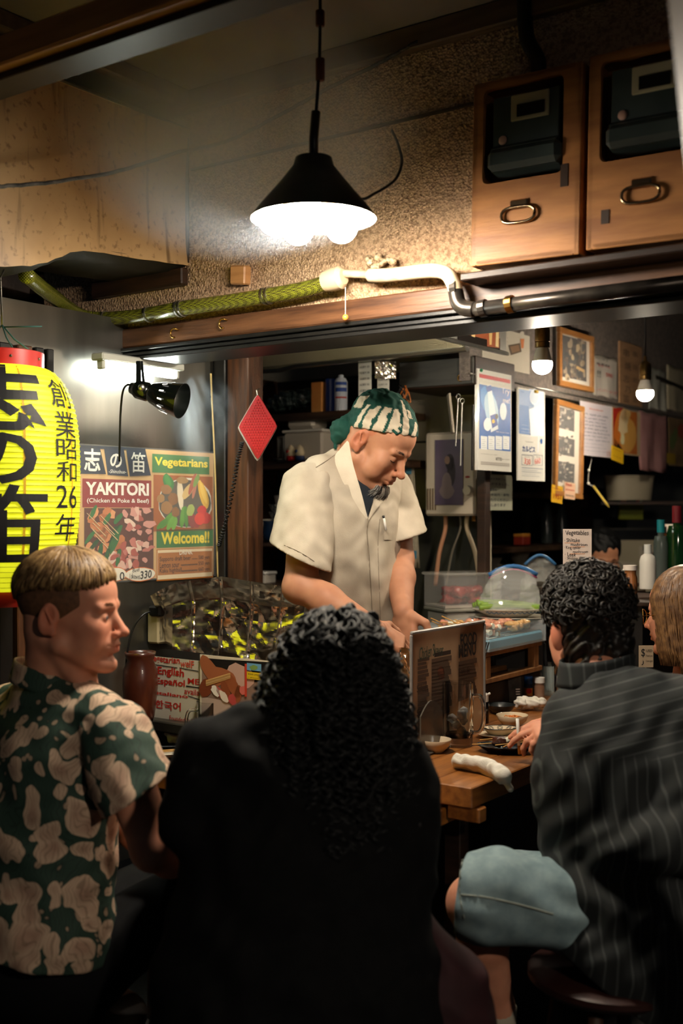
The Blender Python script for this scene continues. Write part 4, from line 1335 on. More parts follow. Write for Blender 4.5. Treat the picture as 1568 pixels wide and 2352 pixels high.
# kitchen behind the chef
M_shelf = mat('shelf_wood', (.20, .14, .10), (.34, .24, .17), 5, .5, stretch=(1, 8, 8), bump=.1)
M_clear = mat('clear_plastic', (.95, .95, .93), rough=.12, trans=.75, alpha=1.0, ior=1.2)
M_frost = mat('frosted_plastic', (.80, .76, .70), rough=.35, alpha=.82)
M_dish = mat('white_dish', (.80, .77, .70), rough=.25)
sh = thing('wall_shelf', 'dark wooden wall shelf unit behind the chef', 'shelf', M=STALL)
SB = 1.16
for z0, z1, a0, a1 in ((1.045, 1.065, -1.75, -1.15), (1.215, 1.24, -1.75, -1.15), (1.515, 1.545, -1.75, -.98), (1.70, 1.728, -1.58, -1.02), (.86, .88, -1.75, -1.15)):
 m = MB(); m.box(((a0 + a1) / 2, SB + .16, (z0 + z1) / 2), (a1 - a0, .32, z1 - z0), bev=.003); m.build('board', M_shelf, sh)
for a_ in (-1.76,):
 m = MB(); m.box((a_, SB + .16, .95), (.02, .32, 1.9)); m.build('upright', M_shelf, sh)
m = MB(); m.box((-1.45, SB + .345, .95), (.64, .01, 1.9)); m.build('back_board', mat('shelf_back', (.10, .09, .085), rough=.7), sh)
def on_shelf(px, z, db=.06):
 """point on a shelf board at height z under photo column px"""
 q = Wb(px, 1176, SB + db)
 return (q.x, q.y, z)
def bowl(name, label, loc, r, h, m_, group=None, foot=.45, n=24, sx=1, sy=1, rz=0, cat='bowl'):
 t = MB()
 p = [(0, 0), (r * foot, 0), (r * foot, h * .1), (r * .8, h * .5), (r, h), (r * .95, h), (r * .72, h * .5), (r * .3, h * .16), (0, h * .14)]
 t.lathe(p, n, sx=sx, sy=sy)
 return tag(t.build(name, m_, M=LOC(loc, rz), smooth=True, angle=50), label, cat, group)
def plate(name, label, loc, r, h, m_, group=None, n=28, sx=1, sy=1, rz=0):
 t = MB()
 t.lathe([(0, 0), (r * .6, 0), (r * .62, h * .25), (r, h), (r * .985, h * 1.08), (r * .6, h * .45), (0, h * .4)], n, sx=sx, sy=sy)
 return tag(t.build(name, m_, M=LOC(loc, rz), smooth=True, angle=50), label, 'plate', group)
rd = random.Random(11)
names = ('lowest', 'second', 'third', 'fourth', 'fifth', 'sixth', 'seventh', 'topmost')
z = .882
for k in range(8):
 q = on_shelf(630 + rd.uniform(-4, 4), z, .12)
 plate('stacked_plate', 'cream plate, %s in the tall plate stack behind the chef' % names[k], q, .098 + rd.uniform(-.004, .004), .017, mat('dish_%d' % (k % 3), ((.80, .74, .64), (.66, .68, .64), (.76, .66, .52))[k % 3], rough=.3), 'plates stacked on the low shelf')
 z += .0145
q = on_shelf(600, 1.066, .08)
bx = thing('lidded_box', 'white lidded plastic box on the shelf above the plate stack', 'box', q, TH)
m = MB(); m.box((0, 0, .018), (.095, .07, .036), bev=.004); m.build('box_body', M_frost, bx)
m = MB(); m.box((0, 0, .042), (.105, .078, .012), bev=.004); m.build('lid', M_white_plastic, bx)
M_pat = mat('blue_pattern_china', (.30, .33, .36), (.72, .70, .64), 90, .3, contrast=(.45, .55), detail=1)
z = 1.241
for k in range(4):
 q = on_shelf(652, z, .10)
 bowl('patterned_bowl', 'patterned china bowl, %s in the stack beside the chef' % ('lowest', 'second', 'third', 'topmost')[k], q, .062, .05, M_pat, 'patterned china bowls')
 z += .030
q = on_shelf(652, z + .022, .10)
pot = thing('takeaway_cup', 'small clear tub of pickles with a lid on the patterned bowls', 'tub', q)
m = MB(); m.lathe([(0, 0), (.034, 0), (.04, .03), (.038, .03), (.032, .003), (0, .003)], 20); m.build('tub', M_frost, pot, smooth=True, angle=40)
m = MB(); m.lathe([(0, .004), (.034, .004), (.036, .022), (0, .024)], 16); m.build('pickles', mat('red_pickles', (.62, .2, .14), (.8, .5, .3), 60, .5), pot, smooth=True)
m = MB(); m.lathe([(.041, .03), (.041, .034), (0, .036)], 20); m.build('lid', M_clear, pot, smooth=True)
q = on_shelf(606, 1.241, .06); bowl('footed_bowl', 'pale footed dish under the white bowl on the shelf', q, .05, .05, mat('jade_china', (.56, .62, .56), rough=.25))
q = on_shelf(608, 1.292, .06); bowl('white_bowl', 'white shallow bowl on top of the pale footed dish', q, .048, .03, M_dish)
q = on_shelf(618, 1.241, -.0)
gb = thing('glass_jug', 'dark blue glass jug lying in front of the patterned bowls', 'jug', q, .3)
m = MB(); m.lathe([(0, 0), (.022, 0), (.026, .03), (.022, .065), (.026, .075), (.024, .075), (.019, .06), (0, .008)], 18); m.build('body', mat('blue_glass', (.12, .22, .34), rough=.1, trans=.6), gb, smooth=True)
m = MB(); m.tube(spline([(.024, 0, .06), (.042, 0, .055), (.042, 0, .03), (.025, 0, .02)], 4), .003, 6); m.build('handle', MATS['blue_glass'], gb, smooth=True)
q = on_shelf(718, 1.546, .08)
sb_ = thing('storage_box', 'large translucent storage box with orange contents on the shelf', 'box', q, TH)
m = MB(); m.box((0, 0, .055), (.185, .13, .11), bev=.008); m.build('box_body', M_frost, sb_)
m = MB(); m.box((0, 0, .02), (.17, .118, .034), bev=.006); m.build('contents', mat('orange_food', (.78, .50, .24), (.84, .62, .36), 60, .6), sb_)
m = MB(); m.box((0, 0, .114), (.195, .14, .01), bev=.003); m.build('lid', M_white_plastic, sb_)
q = on_shelf(706, 1.670 - .002, .08)
sb2 = thing('small_food_tub', 'small translucent food tub stacked on the large storage box', 'tub', q, TH)
m = MB(); m.box((0, 0, .026), (.13, .10, .05), bev=.012); m.build('tub', M_frost, sb2)
m = MB(); m.box((0, 0, .053), (.15, .115, .007), bev=.003); m.build('lid', M_white_plastic, sb2)
q = on_shelf(645, 1.546, .05)
sf = thing('standing_frame', 'small silver photo frame standing on the shelf by the trivet', 'frame', q, TH - .5)
m = MB()
for c_, d_ in (((0, 0, .003), (.06, .008, .006)), ((0, 0, .097), (.06, .008, .006)), ((-.027, 0, .05), (.006, .008, .09)), ((.027, 0, .05), (.006, .008, .09))):
 m = MB(); m.box(c_, d_); m.build('frame_bar', M_steel, sf)
m = MB(); m.box((0, .002, .05), (.05, .003, .09)); m.build('picture', mat('dim_picture', (.18, .19, .18), (.3, .29, .26), 30, .3), sf)
M_cat = mat('painted_figurine', (.86, .80, .68), (.80, .72, .58), 20, .4)
for k, (px_, c2, lab) in enumerate(((668, (.62, .10, .10), 'white beckoning figurine with red trim on the shelf'), (688, (.12, .18, .34), 'white figurine with a navy base beside the red one'))):
 q = Vector(on_shelf(px_, 1.546, .0))
 fgn = thing('figurine', lab, 'figurine', q, TH, group='shelf figurines')
 m = MB(); m.lathe([(0, .015), (.018, .015), (.021, .03), (.016, .045), (.008, .056), (0, .062)], 16, sy=.8); m.build('body', M_cat, fgn, smooth=True)
 m = MB(); m.lathe([(0, 0), (.019, 0), (.0205, .012), (.019, .018), (0, .02)], 16, sy=.8); m.build('base', mat('figurine_base_%d' % k, c2, rough=.4), fgn, smooth=True)
 m = MB(); m.ell((-.006, -.013, .035), (.008, .006, .007)); m.build('painted_mark', MATS['figurine_base_%d' % k], fgn, smooth=True)
q = on_shelf(640, 1.546, -.02)
m = MB(); m.lathe([(.0, .002), (.022, .0), (.024, .006), (.014, .012), (0, .013)], 20)
tag(m.build('small_dish', mat('dark_glaze', (.10, .10, .10), rough=.2), M=LOC(q), smooth=True), 'small dark saucer beside the figurines', 'saucer')
q = on_shelf(668, 1.730, .06)
bag = SDF(np.array(q) - (.12, .1, .02), np.array(q) + (.12, .1, .12), .004)
for dx, dz, r in ((-.06, .03, .03), (-.02, .045, .04), (.03, .05, .038), (.07, .06, .03)):
 bag.ell((q[0] + dx, q[1], q[2] + dz + .01), (r * 1.3, r, r * .9), k=.02)
bag.ripple(.004, [((1, 0, .4), .03, 1), ((.2, 0, 1), .024, .7)], 3).cut((0, 0, q[2]), (0, 0, -1))
tag(bag.build('plastic_bag', mat('dark_clear_bag', (.18, .22, .22), rough=.12, trans=.3), relax=0), 'crumpled dark clear plastic bag on the top shelf', 'bag')
q = on_shelf(783, 1.730, .08)
can = thing('spray_can', 'white and blue gas canister on the top shelf', 'canister', q)
m = MB(); m.lathe([(0, 0), (.025, 0), (.025, .115), (.018, .128), (.01, .13), (.01, .14), (0, .14)], 24); m.build('body', mat('can_white', (.78, .80, .84), rough=.3), can, smooth=True, angle=40)
for z0, z1, h_ in ((.10, .112, '2a4a9a'), (.075, .09, '2a4a9a'), (.05, .056, 'c43a2e')):
 m = MB(); m.lathe([(.0254, z0), (.0254, z1)], 24, a0=-2.6, a1=-.6); m.build('label_band', ink(h_), can, smooth=True)
q = on_shelf(760, 1.730, .10)
m = MB(); m.lathe([(0, 0), (.022, 0), (.022, .13), (0, .135)], 20)
tag(m.build('blue_canister', mat('can_blue', (.16, .26, .55), rough=.35), M=LOC(q), smooth=True, angle=40), 'blue gas canister behind the white one on the top shelf', 'canister')
q = on_shelf(735, 1.730, .10)
m = MB(); m.box((0, 0, .06), (.05, .05, .12), bev=.002)
tag(m.build('orange_carton', mat('carton_orange', (.82, .52, .25), (.86, .60, .32), 12, .6), M=LOC(q, TH)), 'orange cardboard carton on the top shelf', 'carton')
for px_, w_, h_, lab in ((838, .055, .16, 'white note sheet pinned at the end of the top shelf'), (880, .05, .13, 'white price list hanging beside the foil packet')):
 q = Wb(px_, 930, SB + .02)
 m = MB(); m.box((0, 0, 0), (w_, .001, h_))
 tt = thing('pinned_note', lab, 'note', M=LOC(W(px_, 882, 4.02), TH))
 m.build('sheet', M_paper, tt)
 m = MB()
 for r_ in range(6):
  m.text('お品書き 330', -w_ * .4, h_ * .35 - r_ * h_ * .13, w_ * .75, h_ * .055, y=-.0012)
 m.build('lettering', M_ink, tt, kind='stuff')
q = W(885, 852, 3.97)
fp = foil_sheet('foil_packet', 'small crinkled foil packet hanging under the hood rim', lambda u, v, k: q + Vector(((u - .5) * .074, k * 1.2, .033 - v * .06)), 16, 12, M_foil, 9, .004)
cb = thing('hanging_cupboard', 'dark wooden cupboard hanging left of the blue drink poster', 'cupboard', M=STALL)
m = MB(); m.box((-.78, 1.305, 1.836), (.31, .29, .10), bev=.003); m.build('body', M_wood_dark, cb)
m = MB(); m.box((-.78, 1.154, 1.836), (.30, .012, .092), bev=.002); m.build('front_panel', mat('grey_wood', (.17, .165, .15), (.24, .23, .21), 6, .5, stretch=(1, 8, 8)), cb)
q = W(925, 918, 4.06)
cord = thing('cable_bundle', 'tangled bundle of orange and black cables under the cupboard', 'cables', q)
rd = random.Random(6)
for k in range(7):
 m = MB(); m.tube(spline([(rd.uniform(-.02, .02), rd.uniform(-.01, .01), .05), (rd.uniform(-.025, .025), 0, .02), (rd.uniform(-.02, .03), 0, -.01), (rd.uniform(-.02, .02), 0, .03 * rd.random()), (rd.uniform(-.02, .02), .01, .055)], 5), .002, 5)
 m.build('cable', mat('orange_cable', (.75, .42, .12), rough=.5) if k % 2 else M_black_plastic, cord, smooth=True)
WH0, WH1 = Wb(975, 995, 1.34), Wb(1090, 1185, 1.34)
wh = thing('water_heater', 'small white gas water heater with a purple poster stuck on it', 'heater', M=LOC((WH0.x, WH0.y, WH1.z), TH))
ww, hh = (WH1 - WH0).xy.length, WH0.z - WH1.z
m = MB(); m.box((ww / 2, .05, hh / 2), (ww, .10, hh), bev=.008); m.build('casing', mat('enamel_white', (.80, .75, .68), rough=.3), wh)
for k in range(4):
 m = MB(); m.box((.014 + k * .011, -.001, hh * .20), (.004, .004, hh * .26)); m.build('vent_slot', mat('vent_brown', (.42, .33, .24), rough=.6), wh)
pz = MB(); pz.box((ww * .50, -.003, hh * .52), (ww * .56, .002, hh * .78)); ps = pz.build('poster', mat('purple_poster', (.33, .27, .38), (.42, .36, .44), 6, .4), wh)
m = MB()
for cx, cz, rx, rz_, in ((.52, .64, .13, .10), (.55, .52, .12, .17)):
 m.poly([(ww * (cx + rx * .7 * math.cos(6.283 * k / 14)), -.0045, hh * (cz + rz_ * math.sin(6.283 * k / 14))) for k in range(14)])
m.build('printed_figure', mat('print_dark', (.20, .15, .19), rough=.5), ps, kind='stuff')
m = MB(); m.poly([(ww * (.47 + .055 * math.cos(6.283 * k / 12)), -.0052, hh * (.665 + .05 * math.sin(6.283 * k / 12))) for k in range(12)])
m.build('printed_face', mat('print_skin', (.60, .47, .42), rough=.5), ps, kind='stuff')
m = MB(); m.poly([(ww * (.46 + .17 * math.cos(6.283 * k / 16) * (1 if math.sin(6.283 * k / 16) < 0 else .6)), -.0048, hh * (.36 + .16 * math.sin(6.283 * k / 16))) for k in range(16)])
m.build('printed_dress', mat('print_dress', (.52, .45, .46), rough=.5), ps, kind='stuff')
m = MB(); m.lathe([(0, -.02), (.016, -.02), (.018, 0)], 18, c=(ww * .89, 0, hh * .30), R=rotm(-math.pi / 2, 0, 0)); m.build('knob', mat('knob_white', (.82, .78, .70), rough=.3), wh, smooth=True, angle=40)
m = MB(); m.ell((ww * .86, -.001, hh * .46), (.010, .0015, .004)); m.build('red_badge', ink('b03a34'), wh, smooth=True)
for k, (x_, col, dx) in enumerate(((.28, 'c89070', -.02), (.58, '6f685c', -.03), (.72, 'c4b090', .04))):
 m = MB(); m.tube(spline([(ww * x_, .05, 0), (ww * x_, .05, -.05), (ww * x_ + dx, .04, -.14), (ww * x_ + dx * 1.6, .03, -.26)], 6), .008 if k != 1 else .004, 10)
 m.build('water_hose', ink(col, .45), wh, smooth=True)
m = MB(); m.tube([(ww * .85, .05, 0), (ww * .85, .05, -.02)], .007, 10); m.build('drain_valve', M_copper, wh, smooth=True)
for k, (px0, px1, y0, y1, col, lab) in enumerate(((925, 950, 1060, 1305, (.72, .68, .60), 'pale towel with blue print hanging by the water heater'), (905, 928, 1040, 1110, (.62, .20, .12), 'red and orange snack bag hanging behind the chef'))):
 rows = []
 for j in range(9):
  v = j / 8
  rows.append([W(px0 + (px1 - px0) * i / 5 + 14 * v, y0 + (y1 - y0) * v, 4.30 + .008 * math.sin(i * 2.1 + k)) for i in range(6)])
 m = MB(); m.sheet(rows, .003)
 tw = thing('hanging_towel' if k == 0 else 'snack_bag', lab, 'towel' if k == 0 else 'bag', rows[-1][3])
 m.build('cloth' if k == 0 else 'packet', mat('towel_cloth' if k == 0 else 'snack_red', col, tuple(c * .85 for c in col), 60, .8 if k == 0 else .3), tw, smooth=True, world=True)
 if k == 0:
  for yy in (1068, 1262):
   m = MB(); m.box(W(938 + (yy - 1068) * .06, yy + 12, 4.285), (.022, .002, .03)); m.build('blue_print', ink('2f7a9a'), tw, world=True)
 else:
  m = MB(); m.box(W(922, 1098, 4.285), (.026, .002, .018)); m.build('black_band', M_black_plastic, tw, world=True)
def hang(name, lab, cat, px0, py0, px1, py1, Z, m_, w_, loop=True, th=.004):
 p0, p1 = W(px0, py0, Z), W(px1, py1, Z)
 t = thing(name, lab, cat, p1)
 m = MB(); R = frame_from(p1 - p0, (0, 1, 0))
 m.box((p0 + p1) / 2, ((p1 - p0).length, th, w_), R=R, bev=.001); m.build('blade', m_, t, world=True)
 if loop:
  m = MB(); c = p0 + Vector((0, 0, .006)); m.tube([c + Vector((.007 * math.cos(a), 0, .009 * math.sin(a))) for a in [6.283 * q / 12 for q in range(13)]], .0018, 6)
  m.build('loop', M_steel, t, smooth=True, world=True)
 return t
hang('cutting_board', 'pale plastic cutting board hanging under the cupboard', 'board', 1030, 905, 1040, 995, 3.95, mat('board_plastic', (.62, .58, .52), rough=.5), .065, False, .008)
hang('kitchen_tongs', 'long steel tongs hanging left of the blue poster', 'tongs', 1061, 925, 1057, 1070, 3.9, M_steel, .008)
hang('spare_tongs', 'shorter steel tongs hanging behind the long ones', 'tongs', 1052, 915, 1046, 1025, 3.98, M_steel, .010)
hang('frying_spatula', 'dark rounded board hanging close against the blue poster', 'board', 1086, 930, 1084, 1080, 3.93, mat('dark_bakelite', (.16, .14, .12), rough=.4), .035, False)
sbox('trim_18', -.70, -.665, 1.30, 1.34, 0, 1.8, M_wood_dark, .003)
nt_ = Print('staff_notice', 'white handwritten notice below the blue drink poster', 'notice', 'a', -.70, (1106, 1088), (1176, 1172), mat('notice_paper', (.62, .62, .55), rough=.5))
for i, (l_, x1_) in enumerate((('残ります茶碗ラム', 1160), ('いただきました。', 1168), ('ありません', 1140), ('大人気店内・飲物', 1168), ('おかわりください', 1166), ('お通しあります', 1160))):
 nt_.text('2a3440', l_, (1112, 1096 + i * 12), (x1_, 1104 + i * 12), .01, wob=.05)
nt_.done()
# far shelves seen under the posters
fs = thing('dish_shelf', 'dark dish shelf at the back right of the kitchen', 'shelf', M=STALL)
for z_ in (.98, 1.19, 1.44):
 m = MB(); m.box((-1.24, 2.62, z_ - .012), (.30, 1.25, .024), bev=.002); m.build('board', M_shelf, fs)
for b_ in (1.99, 3.24):
 m = MB(); m.box((-1.24, b_, .9), (.30, .03, 1.8)); m.build('upright', M_wood_dark, fs)
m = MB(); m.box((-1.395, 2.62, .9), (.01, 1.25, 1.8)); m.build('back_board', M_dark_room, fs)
rd = random.Random(4)
lbl = {0: 'stack of grey soup bowls', 1: 'tall grey noodle bowl', 2: 'fluted white dish', 3: 'cream saucer'}
for k, (px_, z_, r_, h_, n_) in enumerate(((1118, .982, .06, .045, 4), (1190, 1.195, .05, .05, 0), (1152, 1.195, .055, .03, 1))):
 pass
def fshelf(px, z, da=-.1):
 q = Wa(px, 1176, -1.1 + da)
 return (q.x, q.y, z)
for st_, (px_, n_, r_, h_, dz, m_, nm) in enumerate(((1122, 5, .062, .048, .028, mat('grey_china', (.58, .55, .50), rough=.3), 'grey soup bowl'), (1190, 6, .085, .028, .018, mat('stone_china', (.66, .62, .55), rough=.3), 'stone coloured dish'), (1236, 4, .06, .03, .02, M_dish, 'white fluted saucer'))):
 for k in range(n_):
  bowl('shelf_bowl', '%s, %s from the bottom of its stack on the dish shelf' % (nm, ('first', 'second', 'third', 'fourth', 'fifth', 'sixth')[k]), fshelf(px_, .982 + k * dz), r_, h_, m_, nm + ' stack', cat='bowl')
bowl('noodle_bowl', 'tall grey bowl crowning the stone coloured dishes', fshelf(1192, 1.098), .055, .075, MATS['grey_china'])
for k, px_ in enumerate((1262, 1285, 1305)):
 m = MB(); m.lathe([(0, 0), (.028, 0), (.034, .1), (.031, .1), (.026, .006), (0, .006)], 18)
 tag(m.build('tumbler', mat('dull_glass', (.55, .58, .56), rough=.1, trans=.7), M=LOC(fshelf(px_, .982)), smooth=True, angle=40), 'clear tumbler on the dish shelf, %s of three' % ('leftmost', 'middle', 'rightmost')[k], 'glass', 'tumblers on the dish shelf')
q = fshelf(1198, 1.195, -.05)
m = MB(); m.box((0, 0, .02), (.08, .05, .04), bev=.004)
rt = thing('food_carton', 'red and yellow carton on the upper dish shelf', 'carton', q, TU)
m.build('body', ink('8a2a1e'), rt); m = MB(); m.box((0, 0, .047), (.08, .05, .014), bev=.003); m.build('lid', ink('d8963a'), rt)
q = fshelf(1280, 1.195, -.05)
for k, px_ in enumerate((1255, 1290)):
 m = MB(); m.lathe([(0, 0), (.03, 0), (.032, .12), (.02, .16), (.012, .2), (0, .2)], 18)
 tag(m.build('dim_bottle', mat('dim_glass', (.20, .22, .22), rough=.15), M=LOC(fshelf(px_, 1.195)), smooth=True, angle=40), 'dim bottle on the upper dish shelf, %s one' % ('left', 'right')[k], 'bottle', 'bottles on the dish shelf')
bk = thing('plastic_basket', 'cream perforated plastic basket hanging under the red food photo', 'basket', M=LOC(W(1444, 1122, 5.4), .25))
m = MB()
rows = [[(.12 * math.cos(a) * (1 - .12 * (j / 5)) * 1.0, .08 * math.sin(a) * (1 - .12 * j / 5), .055 - .11 * j / 5) for a in [6.283 * q / 28 for q in range(29)]] for j in range(6)]
m.sheet(rows, .003); m.build('wall', mat('basket_cream', (.60, .56, .48), rough=.5), bk, smooth=True, angle=40)
m = MB(); m.tube([(.122 * math.cos(a), .082 * math.sin(a), .057) for a in [6.283 * q / 28 for q in range(29)]], .005, 6); m.build('rim', MATS['basket_cream'], bk, smooth=True)
m = MB(); m.lathe([(0, -.054), (.105, -.054)], 28, sy=.67); m.build('bottom', MATS['basket_cream'], bk)
hg = thing('basket_shelf', 'dark shelf board carrying the cream basket', 'shelf', M=LOC(W(1480, 1152, 5.45), .0))
m = MB(); m.box((0, .02, -.008), (.46, .25, .014)); m.build('board', M_wood_dark, hg)
pk = thing('green_pocket', 'lime green pen pocket with red and orange tags on the dark wall', 'pocket', M=LOC(W(1448, 1175, 5.6), -.05))
m = MB(); m.box((0, 0, 0), (.118, .03, .078), bev=.004); m.build('pocket', mat('lime_plastic', (.58, .62, .12), rough=.5), pk)
for x_, h_, r_, w_ in ((-.035, 'a5522e', -.12, .026), (.038, 'b02430', .5, .014), (.05, 'd8d0c4', .55, .010)):
 m = MB(); m.box((x_, 0, .055), (w_, .004, .06), R=rotm(0, r_, 0)); m.build('tag', ink(h_), pk)
wb2 = thing('notice_panel', 'cream panel with pinned papers behind the person in the dark apron', 'panel', M=LOC(W(1460, 1300, 5.75), -.03))
m = MB(); m.box((0, 0, 0), (.24, .015, .26)); m.build('panel', mat('cream_panel', (.66, .62, .52), rough=.5), wb2)
for x_, z_, w_, h_, rr in ((-.06, -.04, .10, .12, .12), (.06, .05, .09, .10, -.02), (.05, -.06, .10, .08, .1)):
 m = MB(); m.box((x_, -.010, z_), (w_, .002, h_), R=rotm(0, rr, 0)); m.build('pinned_sheet', ink('b5ac9a'), wb2)
for x_, z_, h_ in ((.045, .09, '20282a'), (-.10, .10, '4a7a3a')):
 m = MB(); m.box((x_, -.013, z_), (.024, .004, .024)); m.build('magnet', ink(h_), wb2)
fr = thing('dark_fridge', 'dark cabinet with handle rail under the green pocket', 'cabinet', M=LOC(W(1470, 1215, 6.0), -.03))
m = MB(); m.box((0, .15, -.1), (.55, .25, 1.35)); m.build('body', mat('cabinet_dark', (.085, .095, .095), rough=.35), fr)
m = MB(); m.box((0, .015, .0), (.40, .012, .012)); m.build('handle_rail', M_steel_dark, fr)
def bottle(name, label, loc, r, h, neck_r, neck_h, m_, cap=None, cap_h=.03, band=None, group=None):
 t = thing(name, label, 'bottle', loc, group=group)
 m = MB(); m.lathe([(0, 0), (r, 0), (r, h * .62), (r * .8, h * .74), (neck_r, h - neck_h), (neck_r, h), (0, h)], 20); m.build('body', m_, t, smooth=True, angle=50)
 if cap:
  m = MB(); m.lathe([(0, h + .001), (neck_r * 1.15, h + .001), (neck_r * 1.15, h - cap_h), (neck_r * 1.02, h - cap_h)], 16); m.build('cap', ink(cap, .4), t, smooth=True, angle=50)
 if band:
  m = MB(); m.lathe([(r * 1.012, h * .15), (r * 1.012, h * .5)], 20); m.build('label_band', ink(band), t, smooth=True)
 return t
# side bulbs on cords
def side_bulb(px, py, Z, label, s=1.0):
 p = W(px, py, Z)
 t = thing('hanging_bulb', label, 'bulb', p, group='bare bulbs over the side counter')
 m = MB(); m.ell((0, 0, 0), (.031, .031, .029), nu=18, nv=12); m.build('glass', mat('side_bulb_glow', (1, .98, .92), rough=.4, emit=(1, .86, .66), es=SIDE_BULB_L), t, smooth=True)
 m = MB(); m.lathe([(.0295, .010), (.024, .032), (.018, .050), (.016, .052)], 20); m.build('bulb_collar', mat('bulb_white', (.88, .86, .82), rough=.35), t, smooth=True)
 m = MB(); m.lathe([(.018, .050), (.0225, .052), (.0225, .066), (.021, .068), (.0225, .07), (.0225, .105), (.018, .114), (.008, .122), (.005, .14), (0, .14)], 24); m.build('brass_socket', mat('aged_brass', (.42, .34, .20), (.55, .45, .28), 30, .3, 1.0), t, smooth=True, angle=35)
 m = MB(); m.tube([(0, 0, .13), (0, 0, 2.33 - p.z)], .0035, 6); m.build('cord', M_black_plastic, t, smooth=True)
side_bulb(1245, 838, 3.42, 'bare bulb in a brass socket hanging before the drink posters')
side_bulb(1481, 904, 4.25, 'bare bulb in a brass socket before the dark wooden board')
# posters along the inner rail (plane a = -0.62)
PA = -.62
rl = MB(); rl.tube([P(PA - .012, 1.13, 1.822), P(PA - .012, 3.7, 1.812)], .003, 6)
tag(rl.build('poster_wire', M_steel, smooth=True), 'thin wire rail that the right hand posters hang from', 'wire')
gp = mat('gloss_white_print', (.90, .89, .86), rough=.18, coat=.3)
bp_ = Print('drink_poster', 'blue drink poster headed Welcome to Tokyo with a tilted bottle', 'poster', 'a', PA, (1097, 846), (1174, 1084), gp, th=.012)
bp_.rect('b8222a', (1100, 858), (1171, 881), 1); bp_.text('f6efe6', 'Welcome to Tokyo', (1102, 860), (1170, 874), .006); bp_.text('f6efe6', 'Enjoy the harmony of meat and sake', (1108, 875), (1158, 880), 0)
bp_.rect('1f62b4', (1100, 882), (1172, 1037), 1); bp_.blob('3f8ad0', 1120, 920, 17, 34, -.2, 1, 2, rough=.05); bp_.blob('a8d0ec', 1128, 945, 15, 44, -.18, 2, 3, rough=.06)
bp_.poly('dfeef8', [(1117, 886), (1126, 884), (1143, 985), (1126, 993)], 4, 'printed_picture'); bp_.poly('2a54a8', [(1114, 888), (1126, 885), (1128, 897), (1117, 901)], 5, 'printed_picture')
bp_.poly('2548a0', [(1124, 955), (1137, 950), (1142, 976), (1129, 984)], 5, 'printed_picture'); bp_.blob('e8c050', 1131, 968, 3.4, 5, 0, 1, 6); bp_.blob('1a1a22', 1139, 957, 3.5, 6, 0, 2, 6)
bp_.blob('eef4f8', 1118, 975, 9, 15, 0, 4, 5, n=20, rough=.02); bp_.blob('dcebf5', 1154, 945, 8, 20, 0, 5, 5, n=20, rough=.02)
bp_.text('5a5a66', 'So', (1115, 966), (1121, 972)); bp_.text('5a5a66', 'Amazing!', (1111, 974), (1125, 980)); bp_.text('5a6a7a', 'Fruity', (1149, 934), (1160, 941)); bp_.text('5a6a7a', '&', (1153, 944), (1156, 949)); bp_.text('5a6a7a', 'Fresh', (1149, 952), (1159, 959))
bp_.text('f2f4fa', 'Try', (1151, 890), (1169, 911), .003); bp_.text('f2f4fa', 'me!', (1154, 913), (1169, 927), .003)
bp_.text('e8f0fa', 'With one year of sake', (1138, 990), (1168, 997), .002)
for k in range(4):
 x_ = 1103 + k * 17
 bp_.rect('e8edf0', (x_, 1001), (x_ + 15, 1033), 2);
 for j in range(6):
  bp_.rect('9aa4b0', (x_ + 2, 1004 + j * 4.6), (x_ + 13 - (j * 3) % 5, 1005.6 + j * 4.6), 3, 'small_print')
bp_.text('3a3a40', 'The Chuku Bar Sakura 380ml', (1103, 1041), (1141, 1046)); bp_.text('3a3028', '¥770', (1137, 1050), (1151, 1059), .006); bp_.text('6a6058', '(tax included)', (1152, 1053), (1169, 1058))
for j in range(3):
 bp_.rect('b0aaa2', (1103 if j < 2 else 1144, 1063 + j * 4), (1169, 1064.6 + j * 4), 2, 'small_print')
bp_.done()
m = MB(); m.ell((bp_.w * .07, -.004, bp_.h * .985), (.006, .006, .006)); m.build('push_pin', ink('1f6a4a'), bp_.t, smooth=True)
kp = Print('drink_poster_long', 'pale blue and white milk drink poster with handwritten red prices', 'poster', 'a', PA, (1189, 889), (1251, 1106), gp, th=.006)
kp.rect('5f82b8', (1191, 893), (1225, 1000), 1); kp.rect('7f9ac4', (1191, 893), (1225, 935), 2); kp.rect('c0cfe2', (1214, 893), (1248, 1000), 1); kp.poly('eef0f0', [(1214, 940), (1246, 930), (1248, 1002), (1218, 1002)], 2)
kp.blob('d8e2ec', 1226, 912, 11, 18, 0, 1, 4, rough=.02, n=20); kp.blob('c2d0e0', 1226, 912, 9, 15, 0, 1, 5, rough=.02, n=20)
kp.text('2a5a9a', 'Asahi', (1194, 897), (1202, 902), .01)
for j, t_ in enumerate(('"CALPIS" has been loved for', 'A refreshing taste', 'of sweet and tangy milk', 'with cultured milk')):
 kp.text('f2f4f8', t_, (1196, 976 + j * 7.5), (1196 + (42, 24, 30, 22)[j], 981 + j * 7.5), .006)
kp.text('2a2a2a', 'The Japan Brand', (1205, 1013), (1223, 1018)); kp.text('1c3c7c', 'カルピス', (1198, 1023), (1228, 1040), .03)
kp.frame('3a4a66', (1197, 1045), (1222, 1069), 1.0); kp.frame('3a4a66', (1224, 1045), (1245, 1069), 1.0)
kp.text('2a2a2a', 'Non-alcohol', (1204, 1048), (1216, 1051)); kp.text('2a2a2a', 'Alcohol', (1230, 1048), (1239, 1051))
kp.text('c83a30', '330', (1203, 1053), (1217, 1067), .004, wob=.08); kp.text('c83a30', '660', (1227, 1052), (1240, 1066), .004, wob=.08)
